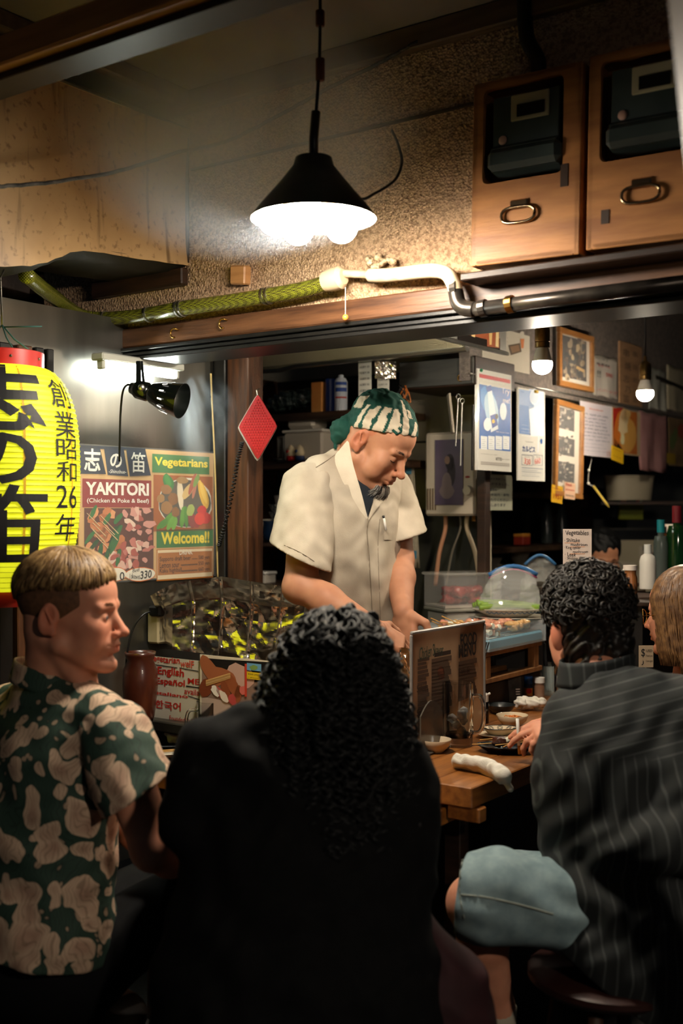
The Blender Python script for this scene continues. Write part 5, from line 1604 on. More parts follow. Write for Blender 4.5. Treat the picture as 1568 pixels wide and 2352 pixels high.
for j in range(5):
 kp.rect('9aa0a8', (1197, 1075 + j * 4.5), (1246 - (j * 13) % 22, 1076.4 + j * 4.5), 2, 'small_print')
kp.poly('d8dce0', [(1234, 1000), (1238, 1000), (1236, 1040), (1232, 1040)], 4); kp.blob('2a5a9a', 1242, 1014, 3, 6, 0, 1, 4)
kp.done()
m = MB(); m.box((kp.w * .62, -.006, kp.h * .985), (.022, .01, .010), bev=.002); m.build('clip', ink('c8a428'), kp.t)
def photo_fill(pr, tl, br, seed, pal, n=40, s=(.05, .16)):
 rd = random.Random(seed)
 (x0, y0), (x1, y1) = tl, br
 pr.rect(pal[0], tl, br, 1, 'printed_picture')
 for k in range(n):
  rx, ry = (x1 - x0) * rd.uniform(*s), (y1 - y0) * rd.uniform(s[0] * .6, s[1] * .7)
  cx, cy = rd.uniform(x0 + rx, x1 - rx), rd.uniform(y0 + ry, y1 - ry)
  pr.blob(rd.choice(pal[1:]), cx, cy, rx * .7, ry * .9, 0, seed + k, 2 + k % 7, n=8, rough=.3)
def framed(name, label, tl, br, wood, fw, tilt=0.0, th=.018):
 pr = Print(name, label, 'frame', 'a', PA, tl, br, mat('mount_card', (.86, .82, .76), rough=.3), th=.004, tilt=tilt)
 for nm, c, d in (('frame_bar', (pr.w / 2, -.004, fw / 2), (pr.w, th, fw)), ('frame_bar', (pr.w / 2, -.004, pr.h - fw / 2), (pr.w, th, fw)),
                     ('frame_bar', (fw / 2, -.004, pr.h / 2), (fw, th, pr.h - 2 * fw)), ('frame_bar', (pr.w - fw / 2, -.004, pr.h / 2), (fw, th, pr.h - 2 * fw))):
  m = MB(); m.box(c, d, bev=.002); m.build(nm, wood, pr.t)
 m = MB(); m.box((pr.w / 2, -.008, pr.h / 2), (pr.w - 2 * fw, .001, pr.h - 2 * fw)); m.build('glass', mat('picture_glass', (1, 1, 1), rough=.04, alpha=.06), pr.t)
 return pr
M_frame = mat('frame_oak', (.58, .38, .20), (.68, .47, .26), 6, .4, stretch=(1, 1, 6))
DARKPAL = ('2a211c', '4a3a2c', '6a543c', '8a7050', '1a1614', '9a866a', '3a3a38', 'b8a07a')
f1 = framed('picture_frame', 'oak picture frame with a crowded bar photograph and small caption card', (1279, 750), (1358, 902), M_frame, .022)
photo_fill(f1, (1289, 768), (1346, 878), 3, DARKPAL, 60); f1.rect('ded6c8', (1312, 870), (1346, 886), 10); f1.text('8a8278', 'Shinobue since 1951', (1316, 874), (1342, 880), lift=11)
f1.poly('c49a5a', [(1322, 840), (1340, 850), (1338, 856), (1320, 846)], 11, 'printed_picture')
f1.done()
f2 = framed('photo_strip_frame', 'tall oak frame with three dark photographs and sticky notes', (1268, 914), (1332, 1140), M_frame, .022, tilt=.05)
for k, (y0_, y1_) in enumerate(((932, 992), (1000, 1050), (1058, 1112))):
 photo_fill(f2, (1279, y0_), (1318, y1_), 7 + k, ('3a3634', '6a5e54', '9a9288', '24201e', '50463c', 'b8aa98'), 30)
f2.done()
nf = Print('sticky_note', 'yellow sticky note reading Founding 1951 under the tall frame', 'note', 'a', PA + .012, (1266, 1112), (1291, 1153), ink('d8a82a'), tilt=.08)
nf.text('9a2a1a', 'Founding', (1268, 1119), (1288, 1127), .006, wob=.05); nf.text('9a2a1a', '1951', (1270, 1133), (1287, 1148), .02, wob=.04); nf.done()
ng = Print('sticky_note', 'pink note reading first generation stuck under the tall frame', 'note', 'a', PA + .014, (1296, 1106), (1320, 1145), ink('e0b89a'), tilt=.06)
ng.text('b02a20', 'First', (1299, 1108), (1312, 1118), .01, wob=.05); ng.text('b02a20', 'generation', (1298, 1121), (1318, 1130), .01, wob=.05); ng.text('3a2a20', 'Sanforms', (1298, 1134), (1317, 1142), .004, wob=.05); ng.done()
wbd = Print('whiteboard', 'white drinks board with a beer glass sketch above the blue poster', 'board', 'a', -.635, (1108, 742), (1216, 860), mat('white_board', (.80, .77, .71), rough=.3), th=.004)
wbd.blob('cfc8ba', 1198, 768, 5, 8, 0, 1, 2); wbd.poly('c87a4a', [(1194, 778), (1203, 778), (1201, 800), (1196, 800)], 3, 'printed_picture'); wbd.poly('5a4a3c', [(1166, 793), (1193, 788), (1197, 808), (1172, 816)], 2, 'photo_print'); wbd.poly('8a6a4e', [(1170, 796), (1190, 792), (1193, 806), (1175, 811)], 3, 'photo_print')
for y_ in (752, 773, 782):
 wbd.text('4a4a48', 'COLOR beer', (1156, y_), (1166, y_ + 4), lift=2)
wbd.done()
lp_ = Print('letter_sheet', 'white handwritten letter in red and blue clipped between two posters', 'letter', 'a', PA, (1332, 920), (1405, 1052), mat('letter_paper', (.84, .81, .84), rough=.4))
lp_.text('c8685a', 'Welcome to our', (1345, 922), (1390, 932), .004, wob=.05); lp_.text('c8685a', 'Shinobue!', (1352, 936), (1384, 946), .01, wob=.05)
squiggle_lines(lp_, '5a5a78', 1336, 1400, [952 + i * 8.2 for i in range(11)], 4.2, 3, words='We have been loved since this shop first opened please enjoy our grilled skewers cold beer with your friends')
lp_.text('8a2a3a', '志乃笛', (1392, 1036), (1401, 1049)); lp_.done()
fp_ = Print('food_photo', 'orange and red fried food photograph with a yellow price tag', 'photo', 'a', PA, (1406, 935), (1470, 1048), mat('photo_gloss', (.82, .72, .58), rough=.15, coat=.5))
fp_.rect('b8662a', (1407, 937), (1462, 1044), 1, 'printed_picture'); fp_.poly('b02a1c', [(1407, 937), (1430, 937), (1412, 990), (1407, 1000)], 2, 'printed_picture'); fp_.blob('d8a050', 1440, 1000, 20, 40, 0, 2, 3, rough=.05); fp_.blob('d2742a', 1418, 985, 9, 40, .15, 3, 4); fp_.blob('e8cfa0', 1430, 975, 10, 30, .1, 4, 5, rough=.3); fp_.blob('d8b070', 1436, 955, 12, 18, .2, 5, 5, rough=.3); fp_.poly('2a1a14', [(1410, 1005), (1426, 1030), (1432, 1044), (1410, 1044)], 4, 'printed_picture'); fp_.blob('e8e0b0', 1428, 1010, 5, 12, 0, 6, 6)
fp_.done()
yt = Print('price_tag', 'bright yellow price tag stuck on the fried food photograph', 'tag', 'a', PA + .012, (1404, 1022), (1431, 1058), ink('e8b81c'), tilt=.12)
yt.text('9a3a10', 'CORN', (1407, 1028), (1424, 1038), .006, wob=.06); yt.text('9a3a10', '550', (1407, 1045), (1425, 1054), .006, wob=.06); yt.done()
def soft_sheet(name, label, cat, tl, br, m_, val=PA, sag=.01, seed=1):
 p0, p1 = Wa(*tl, val), Wa(*br, val)
 M = LOC((p0.x, p0.y, p1.z), TU)
 inv = M.inverted()
 w, h = (inv @ p1).x, (inv @ p0).z
 rows = []
 for j in range(13):
  v = j / 12
  rows.append([(w * i / 12, sag * (math.sin(i * .9 + v * 2 + seed) + .6 * math.sin(i * 2.1 - v * 3.1 + seed * 2)) * (.3 + v), h * (1 - v) + .004 * math.sin(i * 1.1 + seed) * (j in (0, 12))) for i in range(13)])
 t = thing(name, label, cat, M=M)
 m = MB(); m.sheet(rows, .0012); m.build('sheet', m_, t, smooth=True)
 return t, w, h
soft_sheet('pink_cloth', 'crumpled dusty pink paper hanging right of the fried food photo', 'paper', (1468, 945), (1532, 1086), mat('dusty_pink', (.62, .44, .44), (.70, .52, .52), 8, .6), sag=.006)
l2 = Print('last_poster', 'dim yellowish poster cut off at the right edge of the picture', 'poster', 'a', PA, (1535, 958), (1600, 1075), mat('dim_poster', (.60, .50, .36), (.45, .36, .26), 14, .4))
l2.rect('a5882a', (1530, 1040), (1550, 1066), 3); l2.blob('6a7a4a', 1546, 1010, 8, 24, .2, 1, 2); l2.blob('a04a3a', 1565, 990, 10, 16, 0, 2, 2); l2.done()
up, w_, h_ = soft_sheet('price_sheet', 'plastic covered white sheet with red marker prices beside the oak frame', 'sheet', (1360, 812), (1419, 918), mat('plastic_sheet', (.82, .79, .75), rough=.2, coat=.6), val=-.634, sag=.003, seed=3)
m = MB(); m2 = MB()
for j, (tx, x_, hh_) in enumerate((('メガハイボール', .05, .06), ('650', .1, .05))):
 m.text(tx, w_ * x_, h_ * (.88 - j * .12), w_ * .5, h_ * hh_, y=-.006, bold=.01)
m.text('!!', w_ * .12, h_ * .45, w_ * .12, h_ * .16, y=-.008); m.build('black_lettering', M_ink, up, kind='stuff')
m2.text('生ビール', w_ * .15, h_ * .72, w_ * .5, h_ * .07, y=-.006, bold=.01); m2.text('590', w_ * .45, h_ * .5, w_ * .25, h_ * .1, y=-.008); m2.text('レモンサワーあります', w_ * .08, h_ * .1, w_ * .8, h_ * .07, y=-.012); m2.build('red_lettering', M_red_ink, up, kind='stuff')
wp_ = Print('wooden_sign', 'tall pale wooden board with faint brush writing behind the bulb', 'sign', 'a', -.632, (1423, 782), (1474, 935), mat('sign_wood', (.60, .46, .34), (.68, .53, .40), 5, .5, stretch=(1, 1, 8)), th=.008)
for k, (ch, y_, h2) in enumerate((('串', 800, 22), ('焼', 830, 22), ('志', 860, 20), ('乃', 886, 18), ('笛', 906, 20))):
 wp_.text('4a3a30', ch, (1430 + (k % 2) * 4, y_), (1444 + (k % 2) * 4, y_ + h2), 0); wp_.text('5a4636', ch, (1452, y_ + 6), (1463, y_ + h2), 0)
wp_.done()
soft_sheet('clear_bag', 'shiny clear plastic bag pinned right of the second bulb', 'bag', (1492, 842), (1528, 945), mat('shiny_bag', (.70, .70, .66), rough=.12, coat=.8), val=-.632, sag=.005, seed=5)
soft_sheet('white_bag', 'large white plastic bag at the upper right edge', 'bag', (1531, 838), (1600, 955), mat('white_poly', (.76, .72, .62), rough=.2, coat=.6), val=-.632, sag=.004, seed=7)
m = MB(); m.tube([P(-.636, 2.9, 1.98), P(-.636, 3.7, 1.94)], .012, 8)
tag(m.build('curtain_rail', M_steel_dark, smooth=True), 'steel rail above the white plastic bag', 'rail')
op = Print('painted_reflection', 'orange and cream food picture fixed to the steel hood side', 'picture', 'a', -.566, (1052, 752), (1148, 812), mat('reflection_backing', (.12, .10, .09), rough=.3), th=.003)  # orange reflection in the hood steel, painted as flat coloured shapes
op.poly('a5522a', [(1055, 754), (1146, 754), (1146, 800), (1118, 796), (1118, 780), (1058, 765)], 1, 'printed_picture'); op.poly('e8c890', [(1080, 755), (1090, 755), (1090, 775), (1082, 772)], 2, 'printed_picture'); op.poly('e0b878', [(1122, 760), (1130, 758), (1128, 792), (1123, 792)], 2, 'printed_picture'); op.poly('f0d8a0', [(1138, 756), (1145, 756), (1144, 798), (1137, 796)], 2, 'printed_picture')
op.done()
tp = thing('hanging_pencil', 'yellow pencil dangling on a string under the letter', 'pencil', W(1365, 1110, 4.7))
m = MB(); m.tube(spline([W(1359, 1055, 4.7), W(1352, 1082, 4.7), W(1351, 1110, 4.7), W(1362, 1116, 4.7)], 5), .0012, 5); m.build('string', M_paper, tp, world=True)
for p_ in (W(1352, 1080, 4.7), W(1351, 1110, 4.7)):
 m = MB(); m.ell(p_, .006); m.build('knot', M_paper, tp, smooth=True, world=True)
m = MB(); m.tube([W(1362, 1116, 4.7), W(1393, 1158, 4.7), W(1399, 1166, 4.7)], [.005, .005, .0008], 6); m.build('pencil_shaft', ink('d8bc5a'), tp, world=True)
vc = thing('vegetables_card', 'white handwritten card listing Vegetables above the striped shirt person', 'card', M=LOC(W(1293, 1300, 3.05), -.06))
k_ = 3.05 / FPX
m = MB(); m.box((32 * k_, .001, 42 * k_), (65 * k_, .002, 86 * k_)); m.build('sheet', mat('card_paper', (.84, .76, .70), rough=.5), vc)
m = MB()
for tx, x_, y_, w2, h2 in (('Vegetables', 5, 68, 52, 14), ('· Shiitake', 2, 55, 36, 9), ('mushroom', 17, 46, 38, 7), ('· King oyster', 2, 37, 38, 9), ('mushroom', 22, 30, 34, 6), ('· Leek', 4, 22, 25, 9), ('· Shishito pepper', 4, 13, 55, 8)):
 m.text(tx, x_ * k_, y_ * k_, w2 * k_, h2 * k_, y=-.0006, bold=.004, wob=.05)
m.build('lettering', M_ink, vc, kind='stuff')
m = MB()
for x_, y_ in ((4, 53), (16, 44), (16, 28)):
 m.box(((x_ + 16) * k_, -.0004, y_ * k_), (34 * k_, .0003, 1 * k_))
m.build('orange_underlines', ink('d88a50'), vc, kind='stuff')
m = MB(); m.tube([(32 * k_, .004, 0), (32 * k_, .004, .7215 - OBM[vc].translation.z)], .002, 6); m.build('card_holder_stem', M_steel, vc, smooth=True)
# main counter
ct_ = thing('bar_counter', 'thick wooden bar counter whose corner points to the street', 'counter', M=STALL)
for k in range(4):
 a0, a1 = -.46 + k * .115, -.345 + k * .115
 m = MB(); m.box(((a0 + a1) / 2, 1.6, .697), (a1 - a0 - .0008, 3.2, .048), bev=.0025); m.build('plank', M_counter, ct_)
m = MB(); m.box((-.24, 1.70, .33), (.34, 2.96, .66)); m.build('base', M_black, ct_)
m = MB(); R = rotm(0, 0, 0); m.box((-.03, .03, .655), (.085, .035, .034), bev=.003); m.build('bearer', M_counter, ct_)
cs = thing('chilled_case', 'dark case behind the bar counter carrying the raw food', 'case', M=STALL)
m = MB(); m.box((-.70, 1.085, .40), (.44, .72, .80), bev=.006); m.build('body', mat('case_dark', (.11, .11, .105), (.16, .155, .15), 10, .4), cs)
m = MB(); m.box((-.70, 1.085, .808), (.46, .74, .016), bev=.003); m.build('top', M_steel_dark, cs)
CT = .817
def onz(px, py, z):
 q = Wz(px, py, z)
 return Vector((q.x, q.y, z))
TZ = .7215
M_glass = bpy.data.materials.new('clear_glass'); M_glass.use_nodes = True
g_ = M_glass.node_tree.nodes['Principled BSDF'].inputs
g_['Base Color'].default_value = (.96, .97, .95, 1); g_['Roughness'].default_value = .03; g_['Transmission Weight'].default_value = 1.0; g_['IOR'].default_value = 1.45
MATS['clear_glass'] = M_glass
def beer_mug(label, loc, r, h, rz, beer=None, ice=False, star=True, handle=True):
 t = thing('beer_mug', label, 'mug', loc, rz, group='glass beer mugs')
 m = MB()
 n = 24
 pr = [(0, 0), (r * .93, 0), (r * .96, h * .03), (r * .96, h * .16), (r * 1.0, h * .2), (r * 1.02, h), (r * .92, h), (r * .88, h * .22), (r * .8, h * .14), (0, h * .13)]
 m.lathe(pr, n)
 m.v = [(x * (1 - .035 * max(0, math.cos(8 * math.atan2(y, x))) * (z < h * .72)), y * (1 - .035 * max(0, math.cos(8 * math.atan2(y, x))) * (z < h * .72)), z) for x, y, z in m.v]
 m.build('glass', M_glass, t, smooth=True, angle=50)
 if handle:
  m = MB(); m.tube(spline([(r * .97, 0, h * .80), (r * 1.5, 0, h * .80), (r * 1.72, 0, h * .66), (r * 1.72, 0, h * .40), (r * 1.45, 0, h * .24), (r * .98, 0, h * .22)], 6), r * .17, 10, flat=.8)
  m.build('handle', M_glass, t, smooth=True)
 if beer:
  m = MB(); m.lathe([(0, h * .15), (r * .78, h * .16), (r * .865, h * .24), (r * .885, h * beer), (0, h * beer)], 24)
  m.build('beer', mat('beer', (.88, .58, .14), rough=.1, alpha=.85), t, smooth=True, angle=50)
 if ice:
  rd = random.Random(5)
  for k in range(7):
   s = r * rd.uniform(.28, .40)
   m = MB(); m.box((rd.uniform(-.4, .4) * r, rd.uniform(-.4, .4) * r, h * (.22 + .055 * k)), (s * 1.6, s * 1.5, s * 1.4), R=rotm(rd.random() * 3, rd.random() * 3, rd.random() * 3), bev=s * .3)
   m.build('ice_cube', mat('ice', (.95, .95, .94), rough=.15, alpha=.45), t, smooth=True)
  m = MB(); m.lathe([(0, h * .14), (r * .8, h * .15), (r * .87, h * .2), (0, h * .2)], 20); m.build('drink_dregs', mat('cola_dregs', (.30, .16, .08), rough=.1, alpha=.8), t, smooth=True)
 if star:
  m = MB(); m.poly([(.012 * math.cos(6.283 * q / 20), -r * 1.045, h * .70 + .016 * math.sin(6.283 * q / 20)) for q in range(20)]); m.build('badge', ink('15130f'), t)
  pts = []
  for q in range(10):
   a = math.pi / 2 + math.pi * q / 5
   rr = .009 if q % 2 == 0 else .0036
   pts.append((rr * math.cos(a), -r * 1.05, h * .70 + rr * math.sin(a)))
  m = MB(); m.add(pts + [(0, -r * 1.05, h * .70)], [(q, (q + 1) % 10, 10) for q in range(10)]); m.build('star', ink('e0a51c'), t)
 return t
q = onz(1052, 1712, TZ)
beer_mug('empty glass beer mug with ice cubes standing before the food menu', q, .040, .170, math.radians(-20), ice=True, star=False)
m = MB()
q = onz(1303, 1650, TZ)
beer_mug('glass beer mug with a gold star badge and a little beer', q, .040, .165, math.radians(25), beer=.42)
q = onz(483, 1716, .661)
beer_mug('empty glass beer mug with square handle on the honey table', q, .040, .135, math.radians(185), star=False)
q = onz(1420, 1560, TZ)
m = MB(); m.lathe([(0, 0), (.03, 0), (.033, .13), (.030, .13), (.027, .01), (0, .01)], 24)
tag(m.build('tall_glass', M_glass, M=LOC(q), smooth=True, angle=50), 'tall clear tumbler behind the neck of the striped shirt person', 'glass')
def onA(px, py, a):
 return Wa(px, py, a)
fm = Print('food_menu', 'clear covered FOOD MENU sheet standing on the counter', 'menu', 'a', -.30, (946, 1458), (1110, 1682), mat('menu_paper', (.74, .60, .47), (.80, .66, .52), 5, .25, coat=.4), th=.006)
fm.text('3a3430', 'FOOD', (1056, 1457), (1094, 1479), .03); fm.text('3a3430', 'MENU', (1052, 1481), (1092, 1504), .03)
fm.text('4a5a4a', 'Chicken Skewer', (962, 1486), (1017, 1504), .01, wob=.05, shear=.1)
for c0, c1, ys in ((958, 985, 18), (990, 1036, 16), (1052, 1094, 12)):
 for j in range(ys):
  y_ = (1520 if c0 > 1040 else 1514) + j * (9.2 if c0 < 980 else 8)
  if c0 > 1040 and j > 10:
   continue
  fm.rect('6a5444', (c0, y_), (c1 - (j * 7) % 9, y_ + 2.2), 2, 'small_print')
for x_, y_ in ((956, 1575), (956, 1630), (1052, 1535)):
 fm.text('4a3a30', 'Salads', (x_, y_), (x_ + 26, y_ + 9), .006)
fm.rect('4a3c34', (996, 1500), (1034, 1502), 3, 'ruled_lines'); fm.blob('b08a6a', 1018, 1550, 20, 28, 0, 2, 1); fm.blob('9a5a44', 1012, 1545, 9, 16, 0, 3, 2)
fm.done()
m = MB(); w, h = fm.w, fm.h
for c_, d_ in (((w / 2, 0, h + .004), (w + .014, .008, .010)), ((-.004, 0, h / 2), (.010, .008, h)), ((w + .004, 0, h / 2), (.010, .008, h))):
 m = MB(); m.box(c_, d_, bev=.003); m.build('sleeve_edge', mat('grey_sleeve', (.56, .54, .52), rough=.25), fm.t)
ms = thing('menu_stand', 'small grey acrylic stand holding the food menu upright', 'stand', M=LOC(P(-.292, AB(fm.M.translation)[1] + .06, TZ), TU))
pts = [(-.055, 0)] + [(-.055 + .11 * k / 10, .10 + .035 * math.sin(math.pi * k / 10)) for k in range(11)] + [(.055, 0)]
m = MB(); m.prism(pts, -.016, -.012); m.build('front_plate', mat('grey_acrylic', (.34, .32, .29), rough=.2, coat=.4), ms)
m = MB(); m.box((0, 0, .003), (.12, .07, .006), bev=.002); m.build('base', MATS['grey_acrylic'], ms)
rk = thing('wooden_rack', 'two tier wooden rack under the blue skewer tray', 'rack', M=LOC(P(-.53, 1.03, CT), TU))
for z_ in (.008, .092):
 for y_ in (-.10, .0, .10):
  m = MB(); m.box((.0, y_, z_), (.42, .028, .016), bev=.002); m.build('slat', mat('rack_wood', (.50, .33, .18), (.60, .42, .25), 6, .5, stretch=(8, 1, 1)), rk)
for x_ in (-.17, .17):
 for y_ in (-.10, .10):
  m = MB(); m.box((x_, y_, .05), (.03, .026, .068), bev=.001); m.build('block', MATS['rack_wood'], rk)
TRZ = CT + .102
trM = LOC(P(-.53, 1.03, TRZ), TU)
tray = thing('skewer_tray', 'clear edged tray with a pale blue liner full of raw skewers', 'tray', M=trM)
m = MB(); m.box((0, 0, .018), (.38, .25, .034), bev=.006); m.build('blue_liner', mat('blue_liner_plastic', (.36, .62, .72), rough=.3, coat=.3), tray)
M_acr = mat('clear_acrylic', (.95, .97, .97), rough=.05, alpha=.16)
for c_, d_ in (((0, -.13, .035), (.40, .004, .07)), ((0, .13, .035), (.40, .004, .07)), ((.2, 0, .035), (.004, .26, .07)), ((-.2, 0, .035), (.004, .26, .07))):
 m = MB(); m.box(c_, d_); m.build('wall', M_acr, tray)
for k in range(12):
 m = MB(); m.tube([(-.19, -.115 + k * .021, .037), (.19, -.115 + k * .021, .037)], .0016, 5); m.build('grid_wire', M_steel, tray, smooth=True)
M_chick = mat('raw_chicken', (.78, .50, .40), (.88, .66, .54), 45, .25, coat=.5, bump=.2, bscale=90)
M_chick2 = mat('raw_thigh', (.76, .58, .36), (.86, .70, .48), 45, .25, coat=.5)
M_pork = mat('raw_pork', (.66, .26, .22), (.84, .52, .46), 50, .25, coat=.5)
M_leek = mat('leek_white', (.84, .83, .72), (.90, .89, .82), 30, .4)
M_bamboo = mat('bamboo', (.74, .54, .26), (.82, .63, .34), 40, .5)
def lump(c, r, seed, m_, nm, par):
 rd = random.Random(seed)
 m = MB(); m.ell((0, 0, 0), 1, nu=12, nv=8)
 ph = [rd.uniform(0, 6.28) for _ in range(6)]
 R = rotm(rd.uniform(0, 3), rd.uniform(0, 3), rd.uniform(0, 3))
 out = []
 for x, y, z in m.v:
  k = 1 + .20 * math.sin(3 * x + ph[0]) * math.cos(2.6 * y + ph[1]) + .16 * math.sin(4.2 * z + ph[2] + 2 * x) + .1 * math.sin(6 * y + ph[3])
  v = R @ Vector((x * k, y * k, z * k))
  out.append((c[0] + v.x * r[0], c[1] + v.y * r[1], c[2] + v.z * r[2]))
 m.v = out
 return m.build(nm, m_, par, smooth=True)
def skewer(label, M, kinds, seed, L=.19):
 t = thing('raw_skewer', label, 'skewer', M=M, group='raw skewers in the blue tray')
 m = MB(); m.tube([(-.11, 0, 0), (L - .11, 0, 0)], [.0018, .0018], 6); m.build('bamboo_stick', M_bamboo, t, smooth=True)
 rd = random.Random(seed)
 x = -.012
 for k, kd in enumerate(kinds):
  if kd == 'l':
   m = MB(); R = rotm(0, math.pi / 2, 0) if rd.random() < .3 else rotm(rd.uniform(1.2, 1.9), 0, rd.uniform(-.4, .4))
   m.lathe([(0, -.014), (.0085, -.014), (.0095, -.012), (.0095, .012), (.0085, .014), (0, .014)], 14, c=(x, 0, .003), R=R)
   m.build('leek_piece', M_leek, t, smooth=True, angle=50)
  else:
   lump((x, rd.uniform(-.003, .003), .003), (.0125, .013, .011), seed * 10 + k, {'c': M_chick, 't': M_chick2, 'p': M_pork}[kd], 'meat_piece', t)
  x += .021
 return t
rd = random.Random(12)
pos = ('nearest the street', 'second', 'third', 'fourth', 'fifth', 'sixth', 'seventh', 'eighth', 'ninth', 'tenth', 'eleventh', 'twelfth', 'thirteenth', 'farthest')
for k in range(14):
 yy = -.085 + .026 * (k % 7)
 zz = .046 + .020 * (k // 7) + rd.uniform(0, .004)
 ang = rd.uniform(-.16, .16)
 Ml = Matrix.Translation((-.115 + rd.uniform(-.012, .012), yy, zz)) @ Euler((rd.uniform(-1, 1), -.28 - rd.uniform(0, .22), math.pi * 0 + ang)).to_matrix().to_4x4()
 Ml = Matrix.Translation((-.11 + rd.uniform(-.012, .012), yy, zz)) @ Euler((0, .22 + rd.uniform(-.06, .12), ang)).to_matrix().to_4x4()
 skewer('raw meat and leek skewer in the tray, %s of the pile' % pos[k], trM @ Ml, [('l', 'c', 'l', 't'), ('c', 'l', 'c', 'l'), ('t', 'c', 'l', 'c')][k % 3], 40 + k)
for k in range(16):
 px = .0 + .031 * (k % 4) + .02; py = -.09 + .055 * (k // 4)
 t = thing('meat_skewer', 'raw boneless meat lump skewer in the tray, row %s place %s' % (('one', 'two', 'three', 'four')[k // 4], ('one', 'two', 'three', 'four')[k % 4]), 'skewer', M=trM @ Matrix.Translation((px + .02, py, .052)), group='raw meat lumps in the blue tray')
 for j in range(3):
  lump(((j - 1) * .010, rd.uniform(-.008, .008), rd.uniform(0, .012)), (.0155, .0155, .012), 300 + k * 5 + j, (M_chick2 if k // 4 == 0 else (M_pork if k % 4 == 3 else M_chick)), 'meat_piece', t)
q = W(1062, 1392, 4.06)
mc = thing('meat_container', 'clear lidded container of dark red raw meat behind the skewers', 'container', M=LOC((q.x, q.y, W(1062, 1392, 4.06).z), TU - .55) @ Matrix.Scale(1.25, 4))
zb = q.z
m = MB(); m.box((0, 0, .003), (.175, .12, .006)); m.build('bottom', M_frost, mc)
for c_, d_ in (((0, -.06, .045), (.18, .003, .09)), ((0, .06, .045), (.18, .003, .09)), ((.09, 0, .045), (.003, .12, .09)), ((-.09, 0, .045), (.003, .12, .09))):
 m = MB(); m.box(c_, d_); m.build('wall', mat('clear_tub', (.96, .94, .92), rough=.10, alpha=.09), mc)
m = MB(); m.box((0, 0, .093), (.195, .135, .008), bev=.003); m.build('lid', mat('clear_lid', (.90, .88, .84), rough=.12, alpha=.22), mc)
for k in range(14):
 lump((rd.uniform(-.065, .065), rd.uniform(-.04, .04), .022 + .020 * (k // 7)), (.026, .022, .016), 500 + k, mat('dark_meat', (.48, .12, .12), (.64, .24, .22), 40, .25, coat=.5), 'meat_chunk', mc)
st2 = thing('lower_tub', 'cloudy lidded tub under the container of dark red meat', 'tub', M=LOC((q.x, q.y, CT), TU - .55))
m = MB(); m.box((0, 0, (zb - CT) / 2 - .006), (.21, .14, zb - CT - .014), bev=.006); m.build('tub', M_frost, st2)
m = MB(); m.box((0, 0, zb - CT - .008), (.23, .16, .012), bev=.003); m.build('lid', mat('clear_lid2', (.62, .60, .55), rough=.25), st2)
q = W(1168, 1408, 3.92)
pl = thing('oval_plate', 'white oval plate with blue scrollwork under the bagged leeks', 'plate', M=LOC((q.x, q.y, W(1168, 1414, 3.92).z), .12))
m = MB(); m.lathe([(0, 0), (.075, 0), (.08, .004), (.125, .024), (.128, .026), (.124, .027), (.078, .008), (0, .006)], 36, sy=.72); m.build('dish', M_dish, pl, smooth=True)
m = MB()
for k in range(11):
 a0 = -2.5 + k * .18
 pts = [(.1155 * math.cos(a0 + .06 * t) , .1155 * .72 * math.sin(a0 + .06 * t) - .0015, .0155 + .0035 * math.sin(t * 2.1 + k)) for t in range(4)]
 m.tube(pts, .0018, 5)
m.build('blue_scrollwork', ink('2a4458'), pl, kind='stuff')
for k in range(7):
 m = MB(); y_ = -.05 + k * .016
 m.tube(spline([(-.115 + .01 * (k % 2), y_, .030 + .006 * (k % 3)), (-.03, y_ + .004, .036 + .005 * (k % 2)), (.05, y_, .034), (.12, y_ - .004, .024)], 5), [.010] * 15 + [.006], 8)
 tag(m.build('leek', mat('leek_green', (.36, .52, .14), (.56, .66, .28), 25, .4, stretch=(1, 10, 10)), M=OBM[pl] @ Matrix.Translation((0, 0, .002)), smooth=True), 'green leek inside the bag on the oval plate, %s from the front' % ('first', 'second', 'third', 'fourth', 'fifth', 'sixth', 'seventh')[k], 'leek', 'leeks on the oval plate')
pl2 = thing('second_oval_plate', 'lower white oval plate with dark rim pattern under the leek plate', 'plate', M=OBM[pl] @ Matrix.Translation((.02, 0, -.024)))
m = MB(); m.lathe([(0, 0), (.085, 0), (.09, .004), (.138, .020), (.14, .023), (.12, .018), (0, .008)], 36, sy=.72); m.build('dish', M_dish, pl2, smooth=True)
m = MB(); m.lathe([(.1385, .0185), (.1415, .0215)], 36, sy=.72); m.build('rim_band', mat('rim_pattern', (.10, .14, .2), (.4, .42, .4), 120, .4), pl2, smooth=True)
pst = thing('plate_crate', 'dark low crate under the stacked oval plates', 'crate', M=LOC((q.x + .02, q.y, CT), .12))
zt_ = OBM[pl2].translation.z
m = MB(); m.box((0, 0, (zt_ - CT) / 2), (.17, .12, zt_ - CT - .002), bev=.004); m.build('body', M_black, pst)
bagM = OBM[pl]
def bag_fn(u, v, k):
 a = -1.35 * math.pi + u * 1.7 * math.pi
 z = .028 + .115 * v
 fl = 1 - .42 * v ** 1.3
 x = .115 * math.cos(a) * fl + .015 * v
 y = .075 * math.sin(a) * (1 - .85 * v)
 return bagM @ Vector((x + k * .8, y + k, z + k * .3 + .022 * v * math.sin(u * 4)))
M_bag = mat('clear_bag_film', (.90, .90, .88), rough=.10, alpha=.30, coat=.6)
bg = foil_sheet('zip_bag', 'clear zip bag with blue and magenta seal around the leeks', bag_fn, 44, 16, M_bag, 12, .011)
bg['category'] = 'bag'
